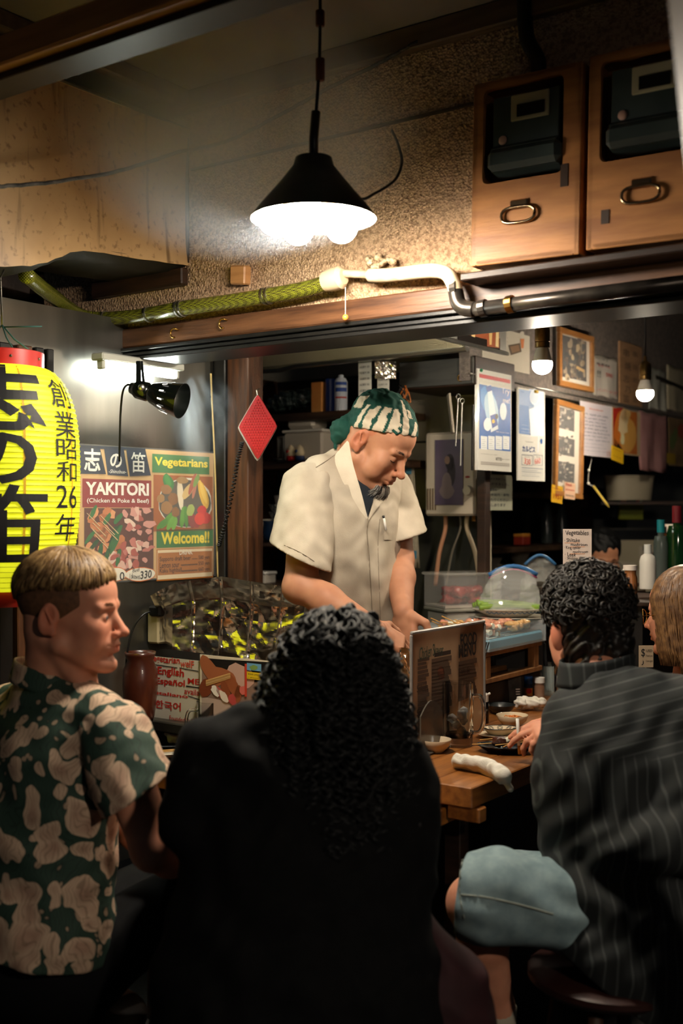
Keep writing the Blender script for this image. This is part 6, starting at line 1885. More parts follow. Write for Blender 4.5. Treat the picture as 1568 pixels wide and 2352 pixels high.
for dx, dz, col, r_ in ((0, 0, '3a6aa0', .0045), (0, -.011, 'a03a6a', .0018)):
 m = MB(); pts = [bagM @ Vector((-.085 + .17 * t / 10 + .015, 0.0, .140 + dz + .030 * math.sin(math.pi * t / 10))) for t in range(11)]
 m.tube(pts, r_, 6, flat=1.8); m.build('zip_seal', ink(col, .3), bg, smooth=True, world=True)
bg2 = foil_sheet('second_zip_bag', 'second zip bag with blue seal lying behind the leek bag', lambda u, v, k: W(1205 + 70 * u, 1275 + 22 * (1 - math.sin(math.pi * u)) + 60 * v, 4.1 + k), 14, 8, M_bag, 21, .008)
bg2['category'] = 'bag'
m = MB(); m.tube([W(1205 + 7 * t, 1275 + 22 * (1 - math.sin(math.pi * t / 10)), 4.09) for t in range(11)], .006, 6); m.build('zip_seal', ink('3a6a9a', .3), bg2, smooth=True, world=True)
q = onz(1000, 1727, TZ)
M_bowlw = mat('cream_china', (.80, .72, .60), rough=.22)
bw = thing('sauce_bowl', 'cream bowl smeared with red sauce at the counter edge', 'bowl', q)
def bowl_part(t, r, h, m_):
 m = MB(); m.lathe([(0, 0), (r * .5, 0), (r * .52, h * .08), (r * .86, h * .5), (r, h * .97), (r * .985, h), (r * .94, h * .97), (r * .78, h * .45), (r * .4, h * .14), (0, h * .12)], 30); m.build('bowl_shell', m_, t, smooth=True, angle=60)
bowl_part(bw, .042, .034, M_bowlw)
m = MB(); m.lathe([(0, .0075), (.022, .009), (.030, .017)], 20); m.build('leftovers', mat('pink_leftovers', (.80, .50, .38), (.86, .68, .56), 60, .4), bw, smooth=True)
m = MB(); m.lathe([(.0305, .0195), (.0405, .0335)], 16, a0=1.9, a1=3.6); m.build('red_smear', mat('red_smear', (.72, .20, .16), rough=.3), bw, smooth=True)
q = onz(1176, 1668, TZ)
b2 = thing('salad_bowl', 'cream bowl of orange shredded pickle behind the black plate', 'bowl', q); bowl_part(b2, .047, .034, M_bowlw)
for k in range(26):
 m = MB(); a, r_ = rd.uniform(0, 6.28), rd.uniform(0, .026); c = Vector((r_ * math.cos(a), r_ * math.sin(a), .022 + rd.uniform(0, .006))); d = Vector((rd.uniform(-1, 1), rd.uniform(-1, 1), rd.uniform(-.2, .2))) * .012
 m.tube([c - d, c + Vector((0, 0, .003)), c + d], .0016, 5); m.build('carrot_shred', mat('carrot', (.84, .46, .18), (.88, .60, .32), 50, .4), b2, smooth=True)
q = onz(1150, 1692, TZ)
m = MB(); m.lathe([(0, 0), (.05, 0), (.066, .007), (.068, .009), (.05, .006), (0, .005)], 30, sy=.75)
tag(m.build('saucer', M_bowlw, M=LOC(q, .1), smooth=True, angle=50), 'cream saucer under the patterned dish', 'plate')
pd = thing('patterned_dish', 'small dish with dark swirl pattern resting on the cream saucer', 'dish', q + Vector((-.003, 0, .0075)), .1)
m = MB(); m.lathe([(0, 0), (.03, 0), (.046, .014), (.05, .018), (.047, .0175), (.028, .006), (0, .005)], 32, sy=.7); m.build('dish', M_bowlw, pd, smooth=True, angle=60)
m = MB()
for k in range(9):
 a = 6.283 * k / 9
 for rr in (.0045, .0075):
  m.tube([(.0385 * math.cos(a) + rr * math.cos(b_), (.0385 * math.sin(a) + rr * math.sin(b_)) * .7, .0125 + .28 * (math.hypot(.0385 * math.cos(a) + rr * math.cos(b_), .0385 * math.sin(a) + rr * math.sin(b_)) - .0385) * 2.2) for b_ in [6.283 * j / 10 for j in range(11)]], .0008, 4)
m.tube([(.049 * math.cos(6.283 * j / 32), .049 * .7 * math.sin(6.283 * j / 32), .0182) for j in range(33)], .0012, 5)
m.build('swirl_pattern', ink('1c1a1a'), pd, kind='stuff')
m = MB(); m.ell((.022, .002, .010), (.014, .008, .004)); m.build('food_scrap', mat('scrap', (.66, .48, .3), rough=.5), pd, smooth=True)
q = onz(1163, 1727, TZ)
bpl = thing('black_plate', 'black scalloped oval plate with used skewers', 'plate', q, -.12)
m = MB(); m.lathe([(0, 0), (.05, 0), (.056, .004), (.078, .018), (.080, .019), (.076, .018), (.052, .006), (0, .005)], 48, sy=.68)
m.v = [(x * (1 + .025 * math.cos(14 * math.atan2(y / .68, x)) * (z > .01)), y * (1 + .025 * math.cos(14 * math.atan2(y / .68, x)) * (z > .01)), z) for x, y, z in m.v]
m.build('dish', mat('black_glaze', (.045, .05, .055), rough=.16, coat=.6), bpl, smooth=True, angle=60)
for k, (x0, y0, x1, y1) in enumerate(((-.090, -.012, .09, .028), (-.085, -.022, .075, .03), (-.01, -.055, .05, .055), (-.03, -.045, .105, .02), (.01, -.03, .09, .045), (-.07, .0, .06, .036))):
 m = MB(); m.tube([(x0, y0, .020 + .002 * k), (x1, y1, .024 + .0025 * k)], .0013, 6)
 tag(m.build('used_stick', M_bamboo, M=OBM[bpl], smooth=True), 'bare bamboo stick on the black plate, %s laid' % ('first', 'second', 'third', 'fourth', 'fifth', 'sixth')[k], 'stick', 'used sticks on the black plate')
sk_ = SDF(np.array(q) - .06, np.array(q) + .06, .002)
sk_.ell(np.array(q) + (-.018, 0, .026), (.021, .016, .015), k=.004).ripple(.0012, [((1, .3, .5), .02, 1), ((0, 1, .6), .014, .8)], 4)
tag(sk_.build('grilled_mushroom', mat('dark_mushroom', (.20, .10, .07), (.30, .16, .11), 60, .35, coat=.4)), 'dark grilled mushroom cap on the black plate', 'mushroom')
m = MB(); m.lathe([(0, -.024), (.0075, -.024), (.0085, -.022), (.0085, .022), (.0075, .024), (0, .024)], 14, R=rotm(.6, .9, .5))
tag(m.build('leek_piece', M_leek, M=OBM[bpl] @ Matrix.Translation((.018, -.006, .040)), smooth=True, angle=50), 'pale grilled leek piece lying on the sticks of the black plate', 'leek')
def towel(name, label, fn, k_sm, lo, hi, m_, seed, waves):
 s = SDF(lo, hi, .0028)
 fn(s)
 s.ripple(.0016, waves, seed)
 return tag(s.build(name, m_), label, 'towel')
M_towel = mat('white_towel', (.82, .79, .73), (.88, .85, .80), 40, .9, bump=.25, bscale=400)
qa, qb, qc = onz(1052, 1765, TZ), onz(1120, 1778, TZ), onz(1158, 1797, TZ)
def tf(s):
 for i in range(3):
  o = Vector((0, 0, .010 + .007 * i))
  s.cap(qa + o + Vector((0, .014 - .014 * i, 0)), qb + o + Vector((0, .014 - .014 * i, 0)), .015, .017, k=.006)
  s.cap(qb + o + Vector((0, .014 - .014 * i, 0)), qc + o * .8 + Vector((0, .012 - .012 * i, 0)), .017, .015, k=.006)
 s.ell(qa + Vector((-.004, 0, .018)), (.012, .016, .014), k=.006)
 s.cap(qb + Vector((0, .022, .012)), qc + Vector((.004, .018, .012)), .012, .010, k=.008)
 s.cap(qa + Vector((.01, .016, .012)), qb + Vector((0, .018, .014)), .012, k=.008)
 s.cap(qc + Vector((0, 0, .006)), qc + Vector((.012, -.012, -.012)), .010, .008, k=.008)
towel('rolled_towel', 'rolled white hand towel hanging over the counter edge', tf, .01, np.minimum(qa, qc) - (.05, .07, .03), np.maximum(qa, qc) + (.05, .07, .06), M_towel, 2, [((.6, .8, .2), .022, 1), ((1, -.2, .4), .03, .8)])
qd = onz(1218, 1632, TZ)
def tf2(s):
 rr = random.Random(3)
 for i in range(12):
  s.ell(qd + Vector((rr.uniform(-.035, .035), rr.uniform(-.02, .02), .012 + rr.uniform(0, .018))), (rr.uniform(.012, .02), .014, rr.uniform(.010, .016)), k=.008)
towel('crumpled_towel', 'crumpled white hand towel beside the star badge mug', tf2, .01, np.array(qd) - (.07, .06, .01), np.array(qd) + (.07, .06, .07), M_towel, 5, [((.3, .2, 1), .016, 1), ((1, .4, .2), .022, 1)])
qe = onz(420, 1704, .661)
def tf3(s):
 rr = random.Random(8)
 for i in range(9):
  s.ell(qe + Vector((rr.uniform(-.05, .045), rr.uniform(-.02, .02), .010 + rr.uniform(0, .022))), (rr.uniform(.014, .022), .016, rr.uniform(.010, .016)), k=.008)
towel('table_towel', 'crumpled white hand towel on the honey table behind the mug', tf3, .01, np.array(qe) - (.09, .06, .01), np.array(qe) + (.09, .06, .07), M_towel, 7, [((.3, .2, 1), .018, 1), ((1, .4, .2), .026, 1)])
q = onz(405, 1738, .661)
bt = thing('small_plate', 'small white plate with used sticks on the honey table', 'plate', q, .2)
m = MB(); m.box((0, 0, .006), (.09, .05, .008), bev=.004); m.box((0, 0, .012), (.10, .06, .004), bev=.002); m.build('dish', M_dish, bt)
for k, (x0, x1, y_, c_) in enumerate(((-.075, .05, -.01, 0), (-.065, .05, .006, 0), (-.06, .05, .014, 0))):
 m = MB(); m.tube([(x0, y_, .016), (x1, y_ + .004, .019)], .0015, 6)
 tag(m.build('table_stick', M_bamboo, M=OBM[bt], smooth=True), 'bare bamboo stick on the small white plate, %s' % ('front one', 'middle one', 'rear one')[k], 'stick', 'used sticks on the small plate')
m = MB(); m.box((0, 0, .008), (.15, .012, .008), bev=.002)
tag(m.build('black_tray_edge', M_black_plastic, M=LOC(onz(400, 1722, .661), .1)), 'black chopstick rest tray lying behind the small plate', 'tray')
q = onz(1107, 1660, TZ)
sy = thing('soy_bottle', 'soy sauce bottle with white spout cap behind the mug', 'bottle', q)
m = MB(); m.lathe([(0, 0), (.020, 0), (.021, .05), (.019, .062), (.017, .066), (0, .066)], 20); m.build('glass', mat('soy_glass', (.06, .045, .04), rough=.06, coat=.5), sy, smooth=True, angle=50)
m = MB(); m.lathe([(.0185, .064), (.0185, .084), (.015, .088), (0, .089)], 20); m.build('cap', M_white_plastic, sy, smooth=True, angle=40)
m = MB(); m.tube([(.012, -.008, .083), (.022, -.012, .090)], .0035, 8); m.build('spout', M_white_plastic, sy, smooth=True)
q = onz(1083, 1668, TZ)
gj = thing('spice_tub', 'tub with red lid and handwritten paper label behind the mug handle', 'tub', q)
m = MB(); m.lathe([(0, 0), (.030, 0), (.031, .07), (0, .07)], 24); m.build('body', mat('spice_orange', (.70, .46, .28), rough=.4), gj, smooth=True, angle=50)
m = MB(); m.lathe([(.033, .066), (.033, .084), (.030, .086), (0, .086)], 24); m.build('lid', ink('b4141c', .3), gj, smooth=True, angle=40)
m = MB(); m.lathe([(.0315, .008), (.0322, .058)], 12, a0=-2.5, a1=-.7); m.build('label_paper', ink('d8c8a0'), gj, smooth=True)
m = MB()
for tx, z_ in (('ASK', .040), ('FOR', .026), ('MORE', .012)):
 m.text(tx, -.017, z_, .034, .010, y=-.0335, bold=.01)
m.v = [(.033 * math.sin(x / .033), -.0330 * math.cos(x / .033), z) for x, y, z in m.v]
m.build('lettering', M_ink, gj, kind='stuff')
cp_ = thing('chopsticks', 'pair of black chopsticks standing in the spice tub', 'chopsticks', q + Vector((0, 0, .086)))
for k in range(2):
 m = MB(); d = W(1126 + 4 * k, 1500, 3.2) - W(1090 + 2 * k, 1632, 3.2); m.tube([(.004 * k, 0, .0), tuple(d + Vector((.004 * k, 0, 0)))], [.0038, .0022], 7); m.build('stick', M_black_plastic, cp_, smooth=True)
q = onz(1150, 1640, TZ)
bowl('dark_bowl', 'dark grey bowl behind the bowl of pickles', q, .045, .03, mat('dark_grey_glaze', (.13, .14, .14), rough=.3))
q = onz(1183, 1612, TZ)
cd = thing('card_stand', 'small dark printed card standing behind the crumpled towel', 'card', M=LOC(q, .25, rx=-.1))
m = MB(); m.box((0, 0, .055), (.045, .003, .11)); m.build('card', mat('dark_card', (.20, .20, .19), (.30, .29, .27), 30, .2), cd)
m = MB()
for j in range(3):
 m.box((.010, -.002, .025 + j * .008), (.014, .0008, .003))
m.build('small_print', M_white_ink, cd, kind='stuff')
q = onz(1213, 1605, TZ)
bl = bottle('salt_bottle', 'blue capped seasoning bottle with a red and yellow label', q, .0145, .075, .0125, .018, mat('blue_bottle', (.12, .22, .42), rough=.25), '2060b8', .024, 'd8a850')
m = MB(); m.lathe([(0, 0)], 3)
m = MB(); m.poly([(.009 * math.cos(6.283 * k / 16), -.0152, .028 + .009 * math.sin(6.283 * k / 16)) for k in range(16)]); m.build('red_disc', ink('c02a20'), bl)
q = onz(1238, 1606, TZ)
sp_ = bottle('pepper_shaker', 'white capped glass shaker of brown chilli powder', q, .017, .072, .0165, .02, mat('chilli_glass', (.46, .28, .18), (.62, .52, .44), 8, .1, coat=.6), 'd8d4cc', .016)
q = onz(1262, 1595, TZ)
hd_ = thing('chopstick_jar', 'clear jar of black chopsticks behind the star badge mug', 'jar', q)
m = MB(); m.lathe([(0, 0), (.032, 0), (.034, .10), (.031, .10), (.029, .006), (0, .006)], 22); m.build('glass', mat('jar_glass', (.75, .80, .78), rough=.05, alpha=.25), hd_, smooth=True, angle=50)
for k in range(9):
 a = rd.uniform(0, 6.28)
 m = MB(); m.tube([(.012 * math.cos(a), .012 * math.sin(a), .01), (.03 * math.cos(a + .5) - .02, .02 * math.sin(a), .195 + rd.uniform(-.02, .02))], [.003, .0038], 6); m.build('stick', M_black_plastic, hd_, smooth=True)
m = MB(); m.tube([(.01, 0, .01), (.03, 0, .18)], .004, 7); m.build('steel_straw', M_steel, hd_, smooth=True)
q = onz(1300, 1545, TZ)
m = MB(); m.box((0, 0, .04), (.07, .05, .08), bev=.006)
tag(m.build('green_packet', mat('green_pack', (.30, .56, .16), (.44, .66, .24), 14, .3), M=LOC(q, .3)), 'bright green packet behind the ear of the striped shirt person', 'packet')
q = W(925, 1560, 3.15)
foil_sheet('foil_pan', 'foil covered pan edge beside the food menu', lambda u, v, k: W(890 + 62 * u, 1495 + 80 * v - 8 * math.sin(math.pi * u), 3.12 + .05 * abs(u - .5) + k), 18, 14, M_foil, 33, .008)
q = W(898, 1495, 3.20)
m = MB(); m.lathe([(0, 0), (.022, 0), (.024, .045), (.021, .045), (.02, .006), (0, .006)], 22)
tag(m.build('tea_cup', mat('cup_cream', (.74, .70, .60), rough=.3), M=LOC(W(898, 1512, 3.2)), smooth=True, angle=50), 'plain cream cup just below the chef hand', 'cup')
bn = thing('prep_bench', 'dark prep bench under the hands of the chef', 'bench', M=STALL)
m = MB(); m.box((-.60, .26, .41), (.16, .16, .82), bev=.004); m.build('body', M_black, bn)
m = MB(); m.box((-.60, .26, .828), (.18, .18, .016), bev=.003); m.build('board', M_steel_dark, bn)
FZ = 4.2
for i, a_ in enumerate([
 ('sauce_bottle', 'squeeze bottle of brown sauce with a red tip', 1447, 1372, 3.6, .022, .10, .019, .01, mat('brown_sauce', (.55, .34, .18), rough=.3), 'd8ccc0', .014),
 ('spray_bottle', 'white spray bottle left of the person in round glasses', 1487, 1352, 3.9, .028, .15, .011, .03, M_white_plastic, 'd8d8d2', .03),
 ('sake_bottle', 'clear bottle with a turquoise cap', 1517, 1335, 4.1, .026, .22, .012, .06, mat('clear_bottle', (.45, .50, .48), rough=.08, trans=.5), '1a8a94', .045),
 ('wine_bottle', 'green wine bottle with a dark red capsule', 1554, 1335, 4.1, .036, .27, .014, .08, mat('green_bottle', (.06, .20, .08), rough=.06, coat=.5), '7a1a24', .06),
 ('clear_jar', 'white capped seasoning jar at the right edge', 1541, 1268, 4.55, .024, .11, .022, .02, mat('seasoning_jar', (.55, .45, .35), rough=.15), 'd8cfc4', .03),
 ('amber_bottle', 'small amber bottle with an orange label', 1522, 1268, 4.52, .022, .10, .012, .03, mat('amber_glass', (.25, .14, .06), rough=.1), '201a18', .03)]):
 nm, lb, px_, py_, Z_, r_, h_, nr_, nh_, mm, cap_, ch_ = a_
 p_ = W(px_, py_, Z_)
 bottle(nm, lb, p_, r_, h_, nr_, nh_, mm, cap_, ch_)
m = MB(); c_ = W(1447, 1333, 3.6); m.tube(spline([c_ + Vector((-.012, 0, -.005)), c_ + Vector((-.03, 0, .02)), c_ + Vector((-.012, 0, .042)), c_ + Vector((.004, 0, .040))], 5), .002, 6)
sq = [o for o in COL.objects if o.name == 'sauce_bottle'][0]
m.build('cap_strap', M_white_plastic, sq, smooth=True, world=True)
m = MB(); m.lathe([(.012, 0), (.010, .016), (.005, .022), (.004, .040), (0, .041)], 14, c=c_); m.build('red_nozzle', ink('c01a20', .3), sq, smooth=True, world=True)
for i, (px_, py_, Z_, w_, d_, lab) in enumerate(((1500, 1372, 3.9, .42, .5, 'dark shelf ledge carrying the squeeze bottle and spray bottle'), (1545, 1336, 4.25, .24, .2, 'raised dark ledge carrying the wine bottles'), (1540, 1269, 4.55, .2, .15, 'small upper ledge carrying the seasoning jars'))):
 p_ = W(px_, py_, Z_)
 t = thing('bottle_ledge', lab, 'ledge', M=LOC((p_.x, p_.y, 0), TU))
 m = MB(); m.box((0, 0, p_.z - .008), (w_, d_, .014), bev=.002); m.build('board', M_wood_dark, t)
 m = MB(); m.box((0, .0, (p_.z - .016 + .7215) / 2), (w_ * .8, .05, p_.z - .016 - .7215)); m.build('support', M_black, t)
m = MB(); p_ = W(1428, 1440, 3.35)
dm = Print('drink_menu_board', 'dark tilted menu board between the striped shirt person and the person in glasses', 'menu', 'a', -.36, (1432, 1362), (1482, 1500), mat('dim_menu', (.26, .20, .17), (.36, .29, .24), 8, .3), th=.006)
for j in range(9):
 dm.rect('4a3c32', (1437, 1375 + j * 12), (1472 - (j * 11) % 14, 1379 + j * 12), 2, 'small_print')
dm.done()
wc = thing('wifi_card', 'small cream handwritten card beside the person in round glasses', 'card', M=LOC(W(1468, 1532, 3.1), .1))
k_ = 3.1 / FPX
m = MB(); m.box((16 * k_, .001, 24 * k_), (34 * k_, .002, 50 * k_)); m.build('sheet', mat('wifi_paper', (.72, .62, .50), rough=.5), wc)
m = MB()
for tx, x_, y_, w2, h2 in (('$', 4, 22, 9, 20), ('USD', 16, 34, 14, 6), ('Thank you', 15, 22, 16, 6), ('Come again', 15, 10, 16, 6), ('♪', 5, 4, 6, 12)):
 m.text(tx, x_ * k_, y_ * k_, w2 * k_, h2 * k_, y=-.0006, bold=.006)
m.build('lettering', M_ink, wc, kind='stuff')
m = MB(); m.tube([(16 * k_, .004, 0), (16 * k_, .004, TZ - W(1468, 1532, 3.1).z)], .0025, 6); m.build('stem', M_steel, wc, smooth=True)
# people
def tinted(name, base, rough=.56, sss=.12, bump=0.0, coat=0.0):
 m = mat(name, base, rough=rough, sss=sss, coat=coat, spec=.35)
 nt = m.node_tree
 b = nt.nodes['Principled BSDF']
 at = nt.nodes.new('ShaderNodeAttribute'); at.attribute_name = 'tint'
 mx = nt.nodes.new('ShaderNodeMixRGB'); mx.blend_type = 'MULTIPLY'; mx.inputs[0].default_value = 1
 mx.inputs[2].default_value = (*lin(base), 1)
 nt.links.new(at.outputs['Color'], mx.inputs[1])
 nz = nt.nodes.new('ShaderNodeTexNoise'); nz.inputs['Scale'].default_value = 25
 tc = nt.nodes.new('ShaderNodeTexCoord'); nt.links.new(tc.outputs['Object'], nz.inputs['Vector'])
 cr = nt.nodes.new('ShaderNodeValToRGB'); cr.color_ramp.elements[0].color = (.86, .80, .78, 1); cr.color_ramp.elements[0].position = .3
 cr.color_ramp.elements[1].position = .65
 nt.links.new(nz.outputs[0], cr.inputs[0])
 m2 = nt.nodes.new('ShaderNodeMixRGB'); m2.blend_type = 'MULTIPLY'; m2.inputs[0].default_value = 1
 nt.links.new(mx.outputs[0], m2.inputs[1]); nt.links.new(cr.outputs[0], m2.inputs[2])
 nt.links.new(m2.outputs[0], b.inputs['Base Color'])
 return m
class Head:
 def __init__(s, O, fwd, roll=0.0, sc=1.0):
  s.O = Vector(O); s.sc = sc
  R = frame_from(fwd)
  if roll:
   R = Matrix.Rotation(roll, 3, Vector(fwd).normalized()) @ R
  s.R = R
  s.Rn = np.array(R)
 def p(s, x, y, z):
  return s.O + s.R @ Vector((x, y, z)) * s.sc
 def loc(s, V):
  return ((V - np.array(s.O)) @ s.Rn) / s.sc
 def carve(s, S, cheeks=1.0, nose=1.0, jaw=1.0, smile=0.0, ear=True, lids=1.0):
  k_ = s.sc
  E = lambda c, r, k=.01, op='+': S.ell(s.p(*c), tuple(q * k_ for q in r), R=s.R, k=k, op=op)
  C = lambda a, b, ra, rb, k=.01, op='+': S.cap(s.p(*a), s.p(*b), ra * k_, rb * k_, k=k, op=op)
  E((-.008, 0, .035), (.096, .076, .084), .02)
  E((.040, 0, -.030), (.055, .060, .082), .03)
  E((.052, 0, .040), (.042, .058, .045), .02)
  E((-.045, 0, -.03), (.045, .058, .05), .03)
  for q in (-1, 1):
   C((.0, q * .050 * jaw, -.062), (.070, q * .016, -.104), .022, .018, .02)
   E((.062, q * .043 * cheeks, -.030), (.026, .022 * cheeks, .024), .02)
   E((.055, q * .042 * cheeks, -.062), (.026, .020 * cheeks, .026), .02)
   C((.080, q * .044, .012), (.093, q * .012, .015), .009, .009, .010)
   E((.098, q * .031, -.008), (.017, .017, .0105), .008, '-')
   E((.079, q * .031, -.008), (.0135, .0145, .0125 * lids), .003)
  C((.088, 0, .004), (.113, 0, -.036), .0085, .0105 * nose, .010)
  E((.117, 0, -.040), (.0115 * nose, .011 * nose, .010 * nose), .006)
  for q in (-1, 1):
   E((.104, q * .0125 * nose, -.044), (.010, .0075, .0078), .005)
   E((.106, q * .007, -.0515), (.005, .0035, .004), .002, '-')
  E((.082, 0, -.066), (.023, .030, .022), .012)
  C((.100, -.013, -.0655), (.100, .013, -.0655), .0052, .0052, .004)
  C((.098, -.011, -.0775), (.098, .011, -.0775), .0062, .0062, .005)
  C((.106, 0, -.0708), (.106, 0, -.0712), .003, .003, .002)
  for q in (-1, 1):
   C((.107, 0, -.0715), (.092, q * .025, -.0710 + .004 * smile), .0018, .0014, .0025, '-')
  E((.084, 0, -.107), (.019, .022, .017), .014)
  E((.0955, 0, -.091), (.008, .016, .006), .006, '-')
  if ear:
   for q in (-1, 1):
    Re = s.R @ rotm(0, -.22, 0)
    S.ell(s.p(-.014, q * .0775, -.010), (.0205 * k_, .0105 * k_, .034 * k_), R=s.R @ rotm(q * .0, .20, q * -.30), k=.005)
    S.ell(s.p(-.010, q * .0885, -.004), (.0135 * k_, .0115 * k_, .0225 * k_), R=s.R @ rotm(0, .20, q * -.30), k=.004, op='-')
    S.ell(s.p(-.005, q * .078, -.036), (.0085 * k_, .006 * k_, .010 * k_), R=s.R, k=.005)
    S.cap(s.p(-.006, q * .0815, -.016), s.p(-.016, q * .085, .008), .0034 * k_, .0028 * k_, k=.003)
  return s
 def tint(s, lips=(.95, .62, .60), stubble=0.0, brow=None, blush=.0):
  def f(V):
   L = s.loc(V)
   c = np.ones((len(V), 3), np.float32)
   x, y, z = L[:, 0], L[:, 1], L[:, 2]
   lm = np.exp(-((z + .0715) / .0085) ** 2) * np.exp(-(y / .019) ** 4) * (x > .085)
   c *= 1 - lm[:, None] * (1 - np.array(lips))
   if stubble:
    sb = np.clip((-.052 - z) / .03, 0, 1) * np.clip((x - .0) / .03, 0, 1) * (z > -.15) * (1 - lm)
    c *= 1 - stubble * sb[:, None] * (1 - np.array((.62, .58, .58)))
   ea = (np.abs(y) > .073) * (np.abs(z + .01) < .045) * (np.abs(x + .012) < .035)
   c *= 1 - ea[:, None] * (1 - np.array((1.0, .80, .76)))
   ns = np.exp(-((x - .115) / .016) ** 2) * np.exp(-((z + .042) / .016) ** 2)
   c *= 1 - ns[:, None] * (1 - np.array((1.0, .84, .80)))
   ck = np.exp(-((z + .035) / .025) ** 2) * np.exp(-((np.abs(y) - .045) / .022) ** 2) * (x > .03) * blush
   c *= 1 - ck[:, None] * (1 - np.array((1.0, .80, .76)))
   return c
  return f
 def eyes(s, par, iris=(.25, .33, .36), open_=True, sides=(-1, 1)):
  for q in sides:
   if open_:
    m = MB(); m.ell(s.p(.0822, q * .031, -.0085), .0102 * s.sc, nu=14, nv=10)
    e = m.build('eye', mat('eye_white', (.60, .54, .50), rough=.35), par, smooth=True, world=True)
    m = MB(); m.ell(s.p(.0908, q * .031, -.0085), (.0022 * s.sc, .0048 * s.sc, .0048 * s.sc), R=s.R, nu=12); m.build('iris', mat('iris_%d' % int(iris[0] * 100), iris, rough=.1), e, smooth=True, world=True)
   else:
    m = MB(); m.tube([s.p(.0925 - .35 * abs(t) * .02, q * .031 + t * .014, -.0120 - .003 * (1 - t * t)) for t in [-1 + .25 * i for i in range(9)]], .0011 * s.sc, 5)
    m.build('eyelashes', mat('lash', (.08, .06, .05), rough=.6), par, world=True)
 def brows(s, par, m_, sides=(-1, 1), n=70, seed=3, ln=.008):
  rd = random.Random(seed)
  for q in sides:
   m = MB()
   for i in range(n):
    t = rd.random()
    y = q * (.012 + .036 * t)
    c = s.p(.1005 - .019 * t * t, y, .0150 + .004 * math.sin(t * 2.6) + rd.uniform(-.0028, .0028))
    d = s.R @ Vector((-.12, q * .9, .25 - .5 * t)) * ln * s.sc
    m.tube([c - d * .4, c + d * .6], [.0007, .0003], 3)
   o = m.build('eyebrow', m_, par, world=True); o['kind'] = 'stuff'
def hand(S, w, d, n, side, curl=.45, s=1.0, spread=.0, thumb=.7, k=.006, fl=None):
 w, d = Vector(w), Vector(d).normalized()
 n = Vector(n); n = (n - d * n.dot(d)).normalized()
 l = n.cross(d) * side
 S.cap(w - d * .02, w + d * .03 * s, .024 * s, .028 * s, k=.012, flat=(n, 1.5))
 R = Matrix((d, l, n)).transposed()
 S.box(w + d * .052 * s, (.044 * s, .039 * s, .0135 * s), R=R, rd=.012 * s, k=.010)
 tips = []
 for i, (off, L) in enumerate(((.029, .070), (.0100, .079), (-.0095, .074), (-.028, .058))):
  b = w + d * (.088 - .004 * abs(i - 1)) * s + l * off * s
  dd = (d + l * spread * (1.5 - i) * .25).normalized()
  cc = curl if fl is None else fl[i]
  for j, fr in enumerate((.46, .30, .24)):
   a = cc * (j + 1)
   e = b + (dd * math.cos(a) + n * math.sin(a)) * (L * fr * s)
   S.cap(b, e, (.0092 - .0008 * j) * s, (.0086 - .0009 * j) * s, k=.0035)
   b = e
  tips.append(b.copy())
 tb = w + d * .022 * s + l * .030 * s
 t1 = tb + (d * .55 + l * .75 + n * .35 * thumb).normalized() * .040 * s
 t2 = t1 + (d * .85 + l * (.35 - .3 * thumb) + n * .35 * thumb).normalized() * .034 * s
 t3 = t2 + (d * .9 - l * .1 * thumb + n * .4 * thumb).normalized() * .026 * s
 S.cap(tb, t1, .0155 * s, .0115 * s, k=.010); S.cap(t1, t2, .0110 * s, .0098 * s, k=.004); S.cap(t2, t3, .0098 * s, .0082 * s, k=.004)
 tips.append(t3)
 return tips
def surf(S, px, py, off=.0015, z0=1.6, z1=5.2):
 """first point of the SDF along the photo ray, lifted towards the viewer"""
 d = np.array(W(px, py, 1.0)) - np.array((0, 0, CAMH))
 zz = np.arange(max(z0, float(S.lo[1])), min(z1, float(S.lo[1] + S.h * (S.n[1] - 1))), S.h * .5)
 pts = np.array((0, 0, CAMH))[None] + zz[:, None] * d[None]
 ix = np.round((pts - S.lo) / S.h).astype(int)
 ok = ((ix >= 0) & (ix < S.n)).all(1)
 v = np.full(len(zz), 1.0)
 v[ok] = S.f[tuple(ix[ok].T)]
 w = np.argwhere(v < 0)
 if len(w) == 0:
  return None
 return Vector(pts[w[0, 0]]) - Vector(d).normalized() * off
def strip_on(S, left, right, name, m_, par, n=14, off=.003, th=.0025, nc=4, smooth=True):
 """cloth piece lying on a garment between two pixel polylines"""
 def rs(pl, t):
  L = [0]
  for a, b in zip(pl[:-1], pl[1:]):
   L.append(L[-1] + math.hypot(b[0] - a[0], b[1] - a[1]))
  x = t * L[-1]
  for i in range(len(pl) - 1):
   if x <= L[i + 1] or i == len(pl) - 2:
    u = (x - L[i]) / max(1e-9, L[i + 1] - L[i])
    return pl[i][0] + (pl[i + 1][0] - pl[i][0]) * u, pl[i][1] + (pl[i + 1][1] - pl[i][1]) * u
 rows, last = [], None
 for i in range(n + 1):
  a, b = rs(left, i / n), rs(right, i / n)
  row = []
  for j in range(nc + 1):
   t = j / nc
   px, py = a[0] + (b[0] - a[0]) * t, a[1] + (b[1] - a[1]) * t
   q = surf(S, px, py, off)
   if q is None:
    q = W(px, py, last.y if last else 3.0)
   if last is not None and abs(q.y - last.y) > .12:
    q = W(px, py, last.y)
   last = q
   row.append(q)
  rows.append(row)
 m = MB(); m.sheet(rows, -th)
 return m.build(name, m_, par, smooth=smooth, world=True)
def seam(S, pts, name, m_, par, r=.0012, off=.0035, n=24):
 q = [surf(S, p.x, p.y, off) for p in [Vector((a, b, 0)) for a, b in pts]]
 q = [p for p in q if p is not None]
 if len(q) < 2:
  return None
 m = MB(); m.tube(q, r, 5)
 return m.build(name, m_, par, smooth=True, world=True)
